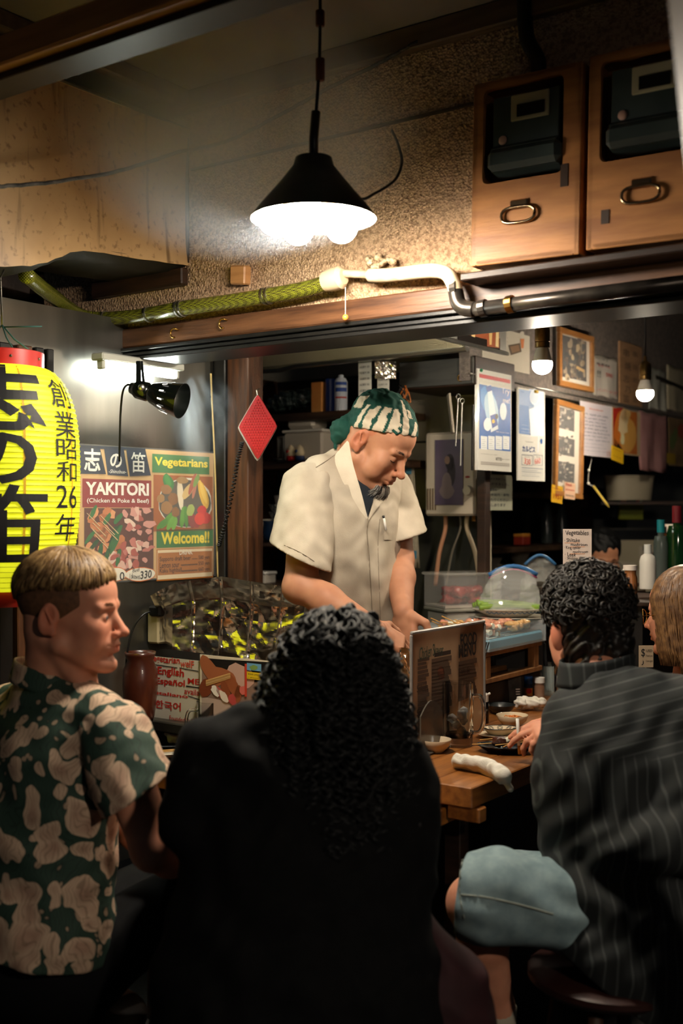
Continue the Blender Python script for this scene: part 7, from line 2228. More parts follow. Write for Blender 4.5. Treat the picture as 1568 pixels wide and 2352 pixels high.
def dense(pl, n=24):
 return [(p.x, p.y) for p in spline([Vector((a, b, 0)) for a, b in pl], max(2, n // max(1, len(pl) - 1)))]
def head_hair(H, par, m_, paths, name='hair', r=.0016, sides=4):
 m = MB()
 for pts, rr in paths:
  k = len(pts)
  m.tube([H.p(*q) for q in pts], [rr * (.55 + .75 * math.sin(math.pi * min(1, (i + .7) / k)) ** .7) if i < k - 1 else rr * .25 for i in range(k)], sides)
 o = m.build(name, m_, par, smooth=True, world=True)
 o['kind'] = 'stuff'
 return o
M_skin_fair = tinted('fair_skin', (.84, .58, .46))
M_skin_tan = tinted('tan_skin', (.72, .51, .39))
M_skin_olive = tinted('olive_skin', (.74, .50, .37))
# the chef
chef = thing('person', 'person in a beige short sleeved jacket and green bandana bending over the grill', 'person', (*W(790, 1500, 3.5).xy, 0.0))
f_ = Vector((.70, -.71, 0)); r_ = Vector((-.71, -.70, 0))
HO = W(868, 1012, 3.40)
HD = Head(HO, (.705, -.41, -.574), 0, 1.06)
S = SDF(W(640, 1520, 3.5) - Vector((.06, .55, .0)), Vector((W(985, 900, 3.5).x + .05, 3.75, W(800, 885, 3.5).z)), .003)
HD.carve(S, cheeks=1.10, nose=1.06, jaw=1.06, lids=1.05)
NB = W(800, 1085, 3.47)
S.cap(HD.p(-.035, 0, -.055), NB, .060, .072, k=.02)
S.cap(HD.p(.02, 0, -.09), NB + Vector((.03, -.05, -.02)), .035, .05, k=.03)
RS, LS = W(708, 1122, 3.36), W(893, 1130, 3.60)
RE, RW_ = W(690, 1345, 3.24), W(862, 1448, 3.14)
S.cap(W(700, 1240, 3.28), RE, .052, .046, k=.02); S.cap(RE, RE.lerp(RW_, .35), .046, .046, k=.02); S.cap(RE.lerp(RW_, .35), RW_, .046, .031, k=.02)
S.ell(RE + Vector((-.010, -.008, -.008)), .038, k=.02)
tips_r = hand(S, RW_, (.80, .25, -.50), (-.2, .6, -.7), -1, curl=.35)
LE, LW_ = W(914, 1285, 3.52), W(926, 1405, 3.34)
S.cap(W(908, 1180, 3.57), LE, .052, .046, k=.02); S.cap(LE, LE.lerp(LW_, .35), .047, .045, k=.02); S.cap(LE.lerp(LW_, .35), LW_, .045, .030, k=.02)
tips_l = hand(S, LW_, (.10, -.30, -.92), (.55, .70, -.1), -1, curl=.25, spread=.35, s=1.04, thumb=.9)
chef_skin = S
body = S.build('body', M_skin_tan, chef, color=HD.tint(lips=(.86, .62, .60), stubble=.5))
HD.eyes(chef, open_=False)
HD.brows(chef, mat('dark_brow', (.07, .06, .055), rough=.7), n=60, ln=.006)
S = SDF(W(630, 1500, 3.5) - Vector((.03, .50, .06)), Vector((W(960, 1000, 3.6).x + .06, 3.82, W(800, 1000, 3.5).z + .01)), .0042)
Rt = Matrix((r_ * -1, f_, Vector((0, 0, 1)))).transposed()
Rt = Matrix((-r_, f_, Vector((0, 0, 1)))).transposed()
S.cap(RS + Vector((0, 0, -.01)), LS + Vector((0, 0, -.01)), .078, .074, k=.03)
S.cap(RS.lerp(NB, .35) + Vector((0, 0, .015)), NB + Vector((0, .02, .0)), .07, .075, k=.04); S.cap(LS.lerp(NB, .35), NB, .065, .07, k=.04)
S.ell(W(796, 1200, 3.47), (.195, .135, .17), R=Rt, k=.05)
S.ell(W(790, 1330, 3.47), (.192, .150, .20), R=Rt, k=.05)
S.ell(W(792, 1460, 3.48), (.188, .150, .22), R=Rt, k=.05)
S.ripple(.0016, [((1, .3, .1), .085, 1.2), ((.8, -.5, .5), .06, .7), ((-.5, .6, .7), .05, .6)], 5)
SA = W(690, 1262, 3.275)
SB2 = W(919, 1215, 3.545)
M_jacket = mat('beige_cotton', (.68, .63, .55), (.74, .69, .61), 14, .75, bump=.12, bscale=350)
jk = S.build('jacket', M_jacket, chef)
def sleeve(par, m_, P0, P1, r0, r1, hem, hn, h=.004, seed=2, inner=.012):
 lo = np.minimum(P0, P1) - max(r0, r1) - .05
 hi = np.maximum(P0, P1) + max(r0, r1) + .05
 T = SDF(lo, hi, h)
 ax = (P1 - P0).normalized()
 T.cap(P0, P1 + ax * .06, r0, r1 * 1.04, k=.01)
 T.ripple(.0016, [((1, .3, .1), .08, 1.2), ((.8, -.5, .5), .055, .8), ((-.5, .6, .7), .05, .6)], seed)
 T.cut(hem, hn)
 T.cap(P0.lerp(P1, .45), P1 + ax * .16, r0 * .72, r1 - inner, k=.003, op='-')
 return T.build('sleeve', m_, par), T
JS = S
_, TS = sleeve(chef, M_jacket, RS + Vector((0, 0, -.004)), SA, .083, .092, W(690, 1280, 3.26), (-.42, .05, -.88))
sleeve(chef, M_jacket, LS, SB2, .076, .078, W(919, 1235, 3.52), (.25, .1, -.95), seed=5)
M_stitch = mat('jacket_shadow_seam', (.52, .47, .40), rough=.8)
strip_on(S, [(812, 1075), (822, 1105), (836, 1155), (843, 1189)], [(868, 1100), (862, 1130), (852, 1165), (844, 1190)], 'undershirt', mat('navy_tee', (.07, .10, .13), rough=.8), chef, off=.006, th=.001)
strip_on(S, [(797, 1012), (768, 1046), (770, 1066), (782, 1096), (790, 1113), (800, 1113), (808, 1142), (826, 1172), (842, 1192)], [(801, 1016), (806, 1046), (812, 1072), (818, 1092), (822, 1106), (826, 1118), (833, 1145), (839, 1170), (845, 1190)], 'lapel', M_jacket, chef, n=26, off=.011, th=.004)
strip_on(S, [(890, 1090), (880, 1108), (866, 1135), (852, 1168), (845, 1192)], [(905, 1112), (900, 1132), (880, 1150), (862, 1172), (848, 1194)], 'lapel', M_jacket, chef, n=16, off=.010, th=.004)
seam(S, dense([(845, 1192), (843, 1225), (848, 1290), (853, 1380), (858, 1470)], 40), 'placket_edge', M_stitch, chef, .0018)
seam(S, dense([(872, 1192), (868, 1240), (869, 1300), (872, 1380), (874, 1440)], 40), 'placket_stitch', M_stitch, chef, .0008)
seam(S, dense([(706, 1090), (740, 1110), (758, 1140), (760, 1180), (755, 1215), (748, 1250)], 40), 'armhole_seam', M_stitch, chef, .0014)
seam(S, dense([(718, 1078), (750, 1058), (772, 1042)], 24), 'shoulder_seam', M_stitch, chef, .0012)
seam(TS, dense([(652, 1252), (680, 1264), (705, 1278), (722, 1290)], 24), 'sleeve_hem_seam', M_stitch, chef, .0010)
strip_on(S, [(878, 1186), (880, 1200), (882, 1240)], [(908, 1190), (910, 1205), (908, 1240)], 'breast_pocket', M_jacket, chef, n=8, off=.004, th=.0025)
q0, q1 = surf(S, 880, 1184, .010), surf(S, 886, 1218, .010)
if q0 and q1:
 pen = thing('pocket_pen', 'white and black pen clipped in the breast pocket of the chef', 'pen', q1)
 m = MB(); m.tube([q0.lerp(q1, .18), q1], .0038, 8); m.build('barrel', M_white_plastic, pen, smooth=True, world=True)
 m = MB(); m.tube([q0, q0.lerp(q1, .2)], .0036, 8); m.build('cap', M_black_plastic, pen, smooth=True, world=True)
S = SDF(W(790, 1480, 3.5) - Vector((.26, .24, .98)), W(790, 1480, 3.5) + Vector((.26, .24, .04)), .009)
hp_c = W(792, 1470, 3.49)
S.ell(hp_c, (.18, .14, .12), R=Rt, k=.04)
for q in (-1, 1):
 h0 = hp_c + r_ * (.09 * q)
 S.cap(h0, Vector((h0.x, h0.y, .50)), .085, .065, k=.03); S.cap(Vector((h0.x, h0.y, .50)), Vector((h0.x, h0.y + .01, .08)), .065, .05, k=.03)
 S.cap(Vector((h0.x, h0.y, .05)), Vector((h0.x, h0.y, .045)) + f_ * .15, .048, .042, k=.02)
S.cut((0, 0, .004), (0, 0, -1))
S.build('trousers', mat('chef_trousers', (.05, .05, .055), rough=.85), chef)
S = SDF(HD.O - Vector((.24, .2, .16)), HD.O + Vector((.16, .2, .19)), .003)
S.ell(HD.p(-.006, 0, .040), (.104 * 1.06, .084 * 1.06, .090 * 1.06), R=HD.R, k=.01)
S.ell(HD.p(-.03, 0, .06), (.09, .084, .082), R=HD.R, k=.02)
n_ = HD.R @ Vector((.46, 0, -1)).normalized()
S.cut(HD.p(0, 0, .030), n_)
S.ripple(.0012, [(HD.R @ Vector((.3, 1, .2)), .034, 1), (HD.R @ Vector((1, .2, .5)), .05, .8)], 3)
K = W(792, 985, 3.42)
for a_, b_, r1, r2 in (((818, 985), (790, 990), .028, .034), ((800, 965), (782, 985), .020, .030), ((780, 985), (775, 1005), .028, .020), ((795, 1000), (826, 1002), .016, .020)):
 S.cap(W(*a_, 3.42), W(*b_, 3.41), r1, r2, k=.008)
S.cap(W(772, 1008, 3.41), W(770, 1028, 3.41), .006, .005, k=.006)
S.ripple(.0010, [((1, 0, .3), .018, 1), ((.2, .3, 1), .022, 1)], 8)
def bandana_tint(V):
 L = HD.loc(V)
 x, y, z = L[:, 0], L[:, 1], L[:, 2]
 c = np.tile(np.array(lin((.07, .26, .22)), np.float32), (len(V), 1))
 wht = np.array(lin((.80, .75, .66)), np.float32)
 az = np.arctan2(y, x + .02)
 t = z - .46 * x
 body = (np.linalg.norm(L, axis=1) < .135)
 side = (az < -.62) & (az > -1.95) & (t > .03) & (t < .105)
 st = (np.sin(az * 16 + t * 16) > -.72)
 tri = (np.sin(az * 9 + 1.1) * np.sin(t * 95 + az * 3) > .62)
 front1 = (np.abs(az + .40 + (t - .06) * .8) < .10) & (t > .028) & (t < .14)
 front2 = (np.abs(az + .02 - (t - .05) * 4.0) < .085) & (t > .030) & (t < .075)
 patch = (np.abs(az + .20) < .07) & (np.abs(t - .095) < .012)
 top = (np.abs(az + 1.9 + t * 4) < .22) & (t > .09)
 hatch = (np.sin(z * 420 + x * 60) > .3) & (az < -.55) & (az > -.85) & (t < .065)
 m = body & ((side & st & ~tri) | front1 | front2 | patch | top | hatch)
 c[m] = wht
 return c
bm_ = tinted('bandana_cotton', (1, 1, 1), rough=.85, sss=0)
S.build('bandana', bm_, chef, color=bandana_tint)
rd = random.Random(7)
for nm, col, n, sd in (('beard_dark', (.16, .14, .13), 240, 1), ('beard_grey', (.50, .47, .43), 320, 2)):
 m = MB()
 for i in range(n):
  a = rd.uniform(-1.25, 1.25); rr = rd.uniform(.45, 1)
  c = HD.p(.074 + .028 * math.cos(a) * rr, .038 * math.sin(a) * rr, -.100 - .010 * rr + .016 * rd.random())
  d = HD.R @ Vector((.55 * math.cos(a) - .15, .75 * math.sin(a), -1)).normalized() * rd.uniform(.018, .036)
  m.tube([c, c + d * .5 + HD.R @ Vector((.003, 0, 0)), c + d + HD.R @ Vector((-.004, rd.uniform(-.004, .004), 0))], [.0008, .0007, .0003], 4)
 o = m.build(nm, mat(nm, col, rough=.6), chef, world=True); o['kind'] = 'stuff'
# blond man on the left
bl = thing('person', 'person in a green and cream floral shirt turning to look right over the low table', 'person', (*W(110, 2200, 2.42).xy, 0.0))
BH = Head(W(160, 1403, 2.42), (.985, -.14, -.02), 0, 1.03)
S = SDF(W(0, 2010, 2.42) - Vector((.03, .28, .02)), Vector((W(480, 1270, 2.42).x, 2.78, W(0, 1255, 2.42).z)), .003)
BH.carve(S, cheeks=.96, nose=.96, jaw=1.04, smile=1.2)
BN = W(122, 1590, 2.46)
S.cap(BH.p(-.035, 0, -.05), BN, .056, .062, k=.02); S.cap(BH.p(.02, 0, -.085), BN + Vector((.06, 0, .0)), .03, .04, k=.03)
S.cap(BH.p(-.03, -.045, -.05), BN + Vector((.10, -.05, -.02)), .014, .016, k=.02)
bRS, bLS = W(262, 1695, 2.32), W(20, 1650, 2.62)
bRE, bRW = W(352, 1948, 2.28), W(445, 1985, 2.50)
S.cap(W(300, 1800, 2.29), bRE, .050, .043, k=.02); S.cap(bRE, bRE.lerp(bRW, .4), .043, .043, k=.02); S.cap(bRE.lerp(bRW, .4), bRW, .043, .030, k=.02)
hand(S, bRW, (.8, .6, .0), (0, .2, -1), 1, curl=.4)
S.cap(W(262, 1868, 2.50), W(362, 1965, 2.44), .042, .030, k=.02); hand(S, W(362, 1965, 2.44), (.85, .2, -.2), (0, .2, -1), -1, curl=.4)
S.build('body', M_skin_fair, bl, color=BH.tint(lips=(.90, .55, .52), stubble=.32, blush=.6))
BH.eyes(bl, (.30, .36, .38)); BH.brows(bl, mat('blond_brow', (.42, .28, .16), rough=.7), n=60)
def floral():
 m = bpy.data.materials.new('floral_cotton'); m.use_nodes = True
 N, L = m.node_tree.nodes, m.node_tree.links
 b = N['Principled BSDF']; b.inputs['Roughness'].default_value = .8
 tc = N.new('ShaderNodeTexCoord')
 nz = N.new('ShaderNodeTexNoise'); nz.inputs['Scale'].default_value = 9; nz.inputs['Detail'].default_value = 2
 L.new(tc.outputs['Object'], nz.inputs['Vector'])
 sc = N.new('ShaderNodeVectorMath'); sc.operation = 'SCALE'; sc.inputs['Scale'].default_value = .13
 L.new(nz.outputs['Color'], sc.inputs[0])
 ad = N.new('ShaderNodeVectorMath'); ad.operation = 'ADD'
 L.new(tc.outputs['Object'], ad.inputs[0]); L.new(sc.outputs[0], ad.inputs[1])
 v1 = N.new('ShaderNodeTexVoronoi'); v1.inputs['Scale'].default_value = 17
 v2 = N.new('ShaderNodeTexVoronoi'); v2.inputs['Scale'].default_value = 31
 L.new(ad.outputs[0], v1.inputs['Vector']); L.new(ad.outputs[0], v2.inputs['Vector'])
 r1 = N.new('ShaderNodeValToRGB'); e = r1.color_ramp.elements
 e[0].position, e[1].position = .0, .70
 e[0].color = (*lin((.74, .60, .50)), 1); e[1].color = (*lin((.09, .15, .125)), 1)
 for p_, c_ in ((.12, (.66, .52, .43)), (.46, (.80, .68, .57)), (.525, (.78, .66, .55)), (.545, (.09, .15, .125)), (.60, (.11, .18, .15))):
  q = e.new(p_); q.color = (*lin(c_), 1)
 L.new(v1.outputs['Distance'], r1.inputs[0])
 r2 = N.new('ShaderNodeValToRGB'); e = r2.color_ramp.elements
 e[0].position, e[1].position = .20, .26
 e[0].color = (*lin((.66, .56, .46)), 1); e[1].color = (*lin((.10, .17, .14)), 1)
 q = e.new(.33); q.color = (*lin((.16, .25, .20)), 1)
 L.new(v2.outputs['Distance'], r2.inputs[0])
 wv = N.new('ShaderNodeTexWave'); wv.inputs['Scale'].default_value = 34; wv.inputs['Distortion'].default_value = 9; wv.inputs['Detail'].default_value = 1
 L.new(ad.outputs[0], wv.inputs['Vector'])
 vr = N.new('ShaderNodeValToRGB'); vr.color_ramp.elements[0].position = .03; vr.color_ramp.elements[1].position = .16
 vr.color_ramp.elements[0].color = (.42, .42, .38, 1)
 L.new(wv.outputs[0], vr.inputs[0])
 gt = N.new('ShaderNodeMath'); gt.operation = 'LESS_THAN'; gt.inputs[1].default_value = .53
 L.new(v1.outputs['Distance'], gt.inputs[0])
 mx = N.new('ShaderNodeMixRGB'); L.new(gt.outputs[0], mx.inputs[0]); L.new(r2.outputs[0], mx.inputs[1]); L.new(r1.outputs[0], mx.inputs[2])
 ml = N.new('ShaderNodeMixRGB'); ml.blend_type = 'MULTIPLY'; ml.inputs[0].default_value = .6
 L.new(mx.outputs[0], ml.inputs[1]); L.new(vr.outputs[0], ml.inputs[2])
 L.new(ml.outputs[0], b.inputs['Base Color'])
 return m
M_floral = floral()
S = SDF(W(0, 2270, 2.42) - Vector((.08, .36, .0)), Vector((W(380, 1500, 2.42).x + .03, 2.86, W(0, 1500, 2.42).z)), .0045)
bf, br = Vector((.80, .60, 0)), Vector((.60, -.80, 0))
Rb = Matrix((br, bf, Vector((0, 0, 1)))).transposed()
S.cap(bRS, bLS, .072, .075, k=.03)
S.cap(bRS.lerp(BN, .3), BN + Vector((0, 0, -.02)), .070, .070, k=.04); S.cap(bLS.lerp(BN, .3), BN + Vector((0, 0, -.02)), .07, .07, k=.04)
S.ell(W(118, 1790, 2.45), (.205, .135, .20), R=Rb, k=.05)
S.ell(W(98, 1960, 2.42), (.190, .140, .22), R=Rb, k=.05)
S.ell(W(85, 2120, 2.40), (.205, .150, .17), R=Rb, k=.05)
S.ripple(.0030, [((.5, .2, 1), .16, 1), ((1, .3, .8), .10, .7), ((-.8, .3, .9), .075, .5), ((.2, .1, 1), .055, .35)], 4)
bSE = W(322, 1838, 2.27)
sleeve(bl, M_floral, bRS, bSE, .078, .084, W(312, 1826, 2.27), (.55, .0, -.83), seed=4)
S.cut((0, 0, W(0, 2255, 2.4).z), (-.15, 0, -1))
S.cap(BN + Vector((0, 0, -.02)), BN + Vector((.02, 0, .2)), .058, .062, k=.004, op='-')
S.build('floral_shirt', M_floral, bl)
FS = S
m = MB(); rows = []
for j in range(6):
 v = j / 5
 rows.append([BN + Vector((.078 * (1 + .14 * v) * math.cos(a), .070 * (1 + .14 * v) * math.sin(a), .052 - .045 * v - .022 * math.cos(a))) for a in [math.radians(15 + 330 * i / 30) for i in range(31)]])
m.sheet(rows, .004); m.build('collar', M_floral, bl, smooth=True, world=True)
M_blackcloth = mat('black_cloth', (.022, .022, .026), (.035, .035, .04), 20, .85, spec=.2)
S = SDF(W(0, 2352, 2.3) - Vector((.1, .3, .10)), Vector((W(560, 1950, 2.6).x, 2.95, W(0, 1960, 2.6).z)), .007)
hp0 = W(110, 2215, 2.42)
S.ell(hp0, (.19, .16, .12), R=Rb, k=.04)
S.cap(hp0 + Vector((.06, -.08, .01)), W(430, 2055, 2.52), .095, .075, k=.03); S.cap(hp0 + Vector((.0, .09, .01)), W(380, 2030, 2.75), .095, .075, k=.03)
S.cap(W(430, 2055, 2.52), W(440, 2500, 2.62), .075, .05, k=.03)
S.build('trousers', M_blackcloth, bl)
M_blond = mat('blond_hair', (.50, .38, .23), (.66, .53, .34), 60, .45)
M_fade = mat('faded_hair', (.36, .24, .15), (.46, .31, .2), 90, .7)
S = SDF(BH.p(0, 0, 0) - Vector((.13, .12, .10)), BH.p(0, 0, 0) + Vector((.13, .12, .15)), .003)
S.ell(BH.p(-.010, 0, .036), (.1015 * 1.03, .0805 * 1.03, .0885 * 1.03), R=BH.R, k=.01)
S.cut(BH.p(0, 0, -.015), BH.R @ Vector((.60, 0, -1)))
S.cut(BH.p(.052, 0, 0), BH.R @ Vector((1, 0, .15)))
S.build('faded_sides', M_fade, bl)
rd = random.Random(21)
paths = []
for i in range(1300):
 az = rd.uniform(-math.pi, math.pi)
 fr = abs(az) / math.pi
 el0 = math.pi / 2 * rd.uniform(.35, 1.0)
 el1 = math.radians(12 + 12 * math.exp(-(az / .5) ** 2) - 18 * max(0, (abs(az) - 1.9) / 1.2)) + rd.uniform(-.13, .06)
 n = 7
 pts = []
 az0 = az * rd.uniform(.75, 1.0) + (0.35 if az > 0 else -.35) * .0
 for j in range(n):
  t = j / (n - 1)
  el = el0 + (el1 - el0) * t
  a = az0 + (az - az0) * t + .03 * math.sin(t * 4 + i)
  lift = 1.055 + .045 * math.sin(math.pi * min(1, t * 1.1)) + .012 * math.sin(i * 1.7)
  pts.append((-.010 + .101 * lift * math.cos(el) * math.cos(a), .080 * lift * math.cos(el) * math.sin(a), .038 + .0885 * lift * math.sin(el)))
 paths.append((pts, rd.uniform(.0016, .0034)))
head_hair(BH, bl, M_blond, paths[::3] + paths[1::3])
head_hair(BH, bl, mat('dark_blond', (.36, .26, .15), (.48, .36, .22), 60, .5), paths[2::3], 'low_lights')
def stool(name, label, px, py, Z, r, h_, m_, mleg):
 c = W(px, py, Z)
 t = thing(name, label, 'stool', (c.x, c.y, 0), .3)
 m = MB(); m.lathe([(0, h_ - .03), (r * .92, h_ - .03), (r, h_ - .018), (r, h_ - .006), (r * .94, h_), (0, h_ + .002)], 32); m.build('seat', m_, t, smooth=True, angle=40)
 for k in range(4):
  a = math.pi / 4 + math.pi / 2 * k
  m = MB(); m.tube([(r * .62 * math.cos(a), r * .62 * math.sin(a), h_ - .03), (r * .9 * math.cos(a), r * .9 * math.sin(a), 0)], .016, 8); m.build('leg', mleg, t, smooth=True)
 for k in range(4):
  a, b = math.pi / 4 + math.pi / 2 * k, math.pi / 4 + math.pi / 2 * (k + 1)
  m = MB(); m.tube([(r * .8 * math.cos(a), r * .8 * math.sin(a), h_ * .35), (r * .8 * math.cos(b), r * .8 * math.sin(b), h_ * .35)], .010, 6); m.build('stretcher', mleg, t, smooth=True)
 return t
stool('bar_stool', 'dark brown stool under the person in the floral shirt', 130, 2290, 2.42, .19, .285, mat('stool_brown', (.20, .12, .07), (.28, .17, .10), 6, .4), M_wood_dark)
# curly haired person in the middle
wm = thing('person', 'person in a black top sitting in the middle, seen from behind', 'person', (*W(720, 2300, 2.12).xy, 0.0))
WH = Head(W(770, 1560, 2.19), (-.35, .93, -.12), 0, .94)
S = SDF(W(440, 2010, 2.1) - Vector((.06, .25, .0)), Vector((W(1010, 1390, 2.1).x, 2.72, W(700, 1385, 2.1).z)), .004)
WH.carve(S)
WN = W(765, 1655, 2.15)
S.cap(WH.p(-.03, 0, -.05), WN, .05, .055, k=.02)
wLS, wRS = W(490, 1745, 2.13), W(900, 1790, 2.17)
S.cap(W(470, 1800, 2.12), W(452, 1890, 2.10), .045, .042, k=.02); S.cap(W(452, 1890, 2.10), W(500, 1800, 2.42), .042, .032, k=.02)
hand(S, W(500, 1800, 2.42), (.6, .7, .2), (0, 0, -1), 1, curl=.5)
S.cap(W(925, 1920, 2.2), W(860, 1890, 2.5), .042, .032, k=.02); hand(S, W(860, 1890, 2.5), (-.4, .9, 0), (0, 0, -1), -1, curl=.4)
S.build('body', M_skin_olive, wm, color=WH.tint())
S = SDF(W(300, 2352, 2.0) - Vector((.05, .32, .10)), Vector((W(1120, 1620, 2.1).x, 2.55, W(700, 1620, 2.1).z)), .006)
S.cap(wLS, wRS, .075, .075, k=.03); S.cap(wLS.lerp(WN, .35) + Vector((0, 0, .012)), WN, .072, .075, k=.04); S.cap(wRS.lerp(WN, .35), WN, .07, .07, k=.04)
S.ell(W(725, 1880, 2.12), (.235, .14, .22), k=.05); S.ell(W(690, 2080, 2.10), (.235, .15, .24), k=.05); S.ell(W(680, 2290, 2.08), (.27, .20, .22), k=.06)
S.cap(wLS, W(448, 1885, 2.10), .078, .066, k=.02); S.cap(W(448, 1885, 2.10), W(470, 1850, 2.30), .066, .055, k=.02)
S.cap(wRS, W(925, 1930, 2.2), .072, .06, k=.02)
S.cap(W(640, 2270, 2.1), W(560, 2150, 2.6), .10, .08, k=.04); S.cap(W(760, 2270, 2.1), W(820, 2150, 2.6), .10, .08, k=.04)
S.ripple(.0035, [((.5, .2, 1), .13, 1), ((1, .3, .5), .09, .7), ((-.7, .3, .8), .06, .5)], 9)
S.build('black_dress', mat('black_knit', (.022, .022, .024), (.04, .039, .038), 60, .9, bump=.1, bscale=300, spec=.2), wm)
M_curl = mat('black_curls', (.026, .028, .030), (.05, .055, .056), 80, .58, spec=.3)
env = [(1395, 745, 800), (1408, 712, 835), (1430, 682, 864), (1460, 655, 888), (1500, 634, 908), (1560, 606, 925), (1620, 584, 938), (1680, 568, 950), (1750, 556, 966), (1830, 554, 978), (1900, 566, 974), (1950, 596, 945), (2000, 640, 890)]
def envx(y):
 for (y0, a0, b0_), (y1, a1, b1_) in zip(env[:-1], env[1:]):
  if y0 <= y <= y1:
   t = (y - y0) / (y1 - y0)
   return a0 + (a1 - a0) * t, b0_ + (b1_ - b0_) * t
 return env[-1][1:] if y > 1990 else env[0][1:]
def hair_pt(y, s, lay):
 """s in -1..1 across the mass, lay 0..1 depth inside"""
 a, b = envx(y)
 k = 1 - .18 * lay
 px = (a + b) / 2 + (b - a) / 2 * s * k
 D = min(.13, .03 + .16 * max(0, (y - 1395) / 150) ** .6)
 Zc = 2.16 - .05 * min(1, max(0, (y - 1600) / 200))
 Z = Zc - D * math.sqrt(max(0, 1 - min(1, s * s))) * (1 - .25 * lay)
 return W(px, y, Z)
S = SDF(W(545, 1960, 2.1) - Vector((.02, .22, 0)), Vector((W(1000, 1395, 2.1).x + .02, 2.30, W(700, 1398, 2.1).z)), .006)
for y in range(1425, 1930, 22):
 a, b = envx(y)
 w_ = (b - a) / 2 * 2.1 / FPX * .86
 D = min(.115, .02 + .15 * max(0, (y - 1395) / 150) ** .6)
 Zc = 2.16 - .05 * min(1, max(0, (y - 1600) / 200))
 S.ell(W((a + b) / 2, y + 6, Zc), (w_, D * .88, .03), k=.03)
S.ripple(.006, [((1, .2, .4), .06, 1), ((.3, .8, .9), .05, 1), ((.7, -.3, -.7), .035, .7)], 6)
S.build('hair_mass', mat('black_hair_inner', (.02, .02, .021), rough=.6), wm, relax=0)
rd = random.Random(31)
m = MB()
for i in range(620):
 y0 = 1400 + 560 * rd.random() ** 1.15 - 10
 y0 = max(1402, y0)
 L_ = rd.uniform(90, 230)
 y1 = min(1995 - rd.random() * 40, y0 + L_)
 if y1 - y0 < 30:
  continue
 s0 = math.sin(rd.uniform(-1.45, 1.45)) * .98
 lay = rd.random() * .5
 turns = (y1 - y0) / rd.uniform(30, 46)
 R0 = rd.uniform(.007, .013)
 ph = rd.uniform(0, 6.28)
 n = max(10, int(turns * 8))
 pts = []
 sw = rd.uniform(-.12, .12)
 hd_ = 1 if rd.random() < .5 else -1
 for j in range(n + 1):
  t = j / n
  y = y0 + (y1 - y0) * t
  c = hair_pt(y, max(-1, min(1, s0 * (1 + .03 * t) + sw * t)), lay)
  a = ph + hd_ * 6.283 * turns * t
  R_ = R0 * min(1, .35 + t * 3)
  pts.append(c + Vector((math.cos(a) * R_, math.sin(a) * R_, .3 * math.sin(a * .5) * R_)))
 rr = rd.uniform(.0020, .0042)
 m.tube(pts, [rr * (1 if j < n - 2 else .45) for j in range(n + 1)], 5)
o = m.build('curls', M_curl, wm, smooth=True, world=True); o['kind'] = 'stuff'
stool('round_stool', 'dark stool under the person in black', 700, 2330, 2.08, .20, .27, M_black, M_black)
S = SDF(W(930, 2352, 2.0) - Vector((.1, .12, .16)), Vector((W(1150, 2050, 2.2).x, 2.36, W(900, 2050, 2.2).z)), .006)
S.cap(W(930, 2170, 2.12), W(1010, 2290, 2.12), .075, .085, k=.05); S.cap(W(1010, 2290, 2.12), W(1025, 2480, 2.12), .09, .10, k=.05); S.cap(W(900, 2250, 2.12), W(960, 2480, 2.12), .10, .12, k=.05)
S.ripple(.004, [((.4, .2, 1), .10, 1), ((1, 0, .6), .07, .8)], 3)
tag(S.build('draped_jacket', mat('maroon_cloth', (.16, .05, .065), (.20, .07, .085), 20, .8)), 'dark maroon jacket hanging down beside the person in black', 'jacket')
# man in the striped shirt
sm = thing('person', 'person in a dark striped shirt and pale denim shorts holding a cigarette', 'person', (*W(1440, 2250, 2.38).xy, 0.0))
SH = Head(W(1350, 1440, 2.56), (-.22, .95, -.10), -.06, 1.02)
S = SDF(W(1040, 2420, 2.4) - Vector((.06, .30, .0)), Vector((W(1470, 1290, 2.56).x + .05, 3.02, W(1350, 1290, 2.56).z + .02)), .0036)
SH.carve(S)
SN = W(1385, 1575, 2.47)
S.cap(SH.p(-.03, 0, -.05), SN, .054, .062, k=.02)
S.ell(SH.p(-.02, .084, -.012), (.012, .014, .034), R=SH.R, k=.006)
sLS, sRS = W(1332, 1668, 2.46), W(1590, 1640, 2.36)
sLE, sLW = W(1290, 1900, 2.50), W(1308, 1672, 2.84)
S.cap(sLE, sLW, .040, .028, k=.02)
tips = hand(S, sLW, (-.90, -.05, -.10), (-.1, .35, -.9), 1, curl=.42, s=.98, fl=(.22, .30, .55, .65))
K_, A_ = W(1090, 2075, 2.42), W(1143, 2312, 2.50)
S.cap(W(1200, 2070, 2.36), K_, .072, .058, k=.02); S.cap(K_, K_.lerp(A_, .35), .055, .052, k=.02); S.cap(K_.lerp(A_, .35), A_, .052, .034, k=.02); S.cap(A_, A_ + Vector((.0, .02, -.08)), .034, .036, k=.02)
S.build('body', M_skin_fair, sm, color=SH.tint())
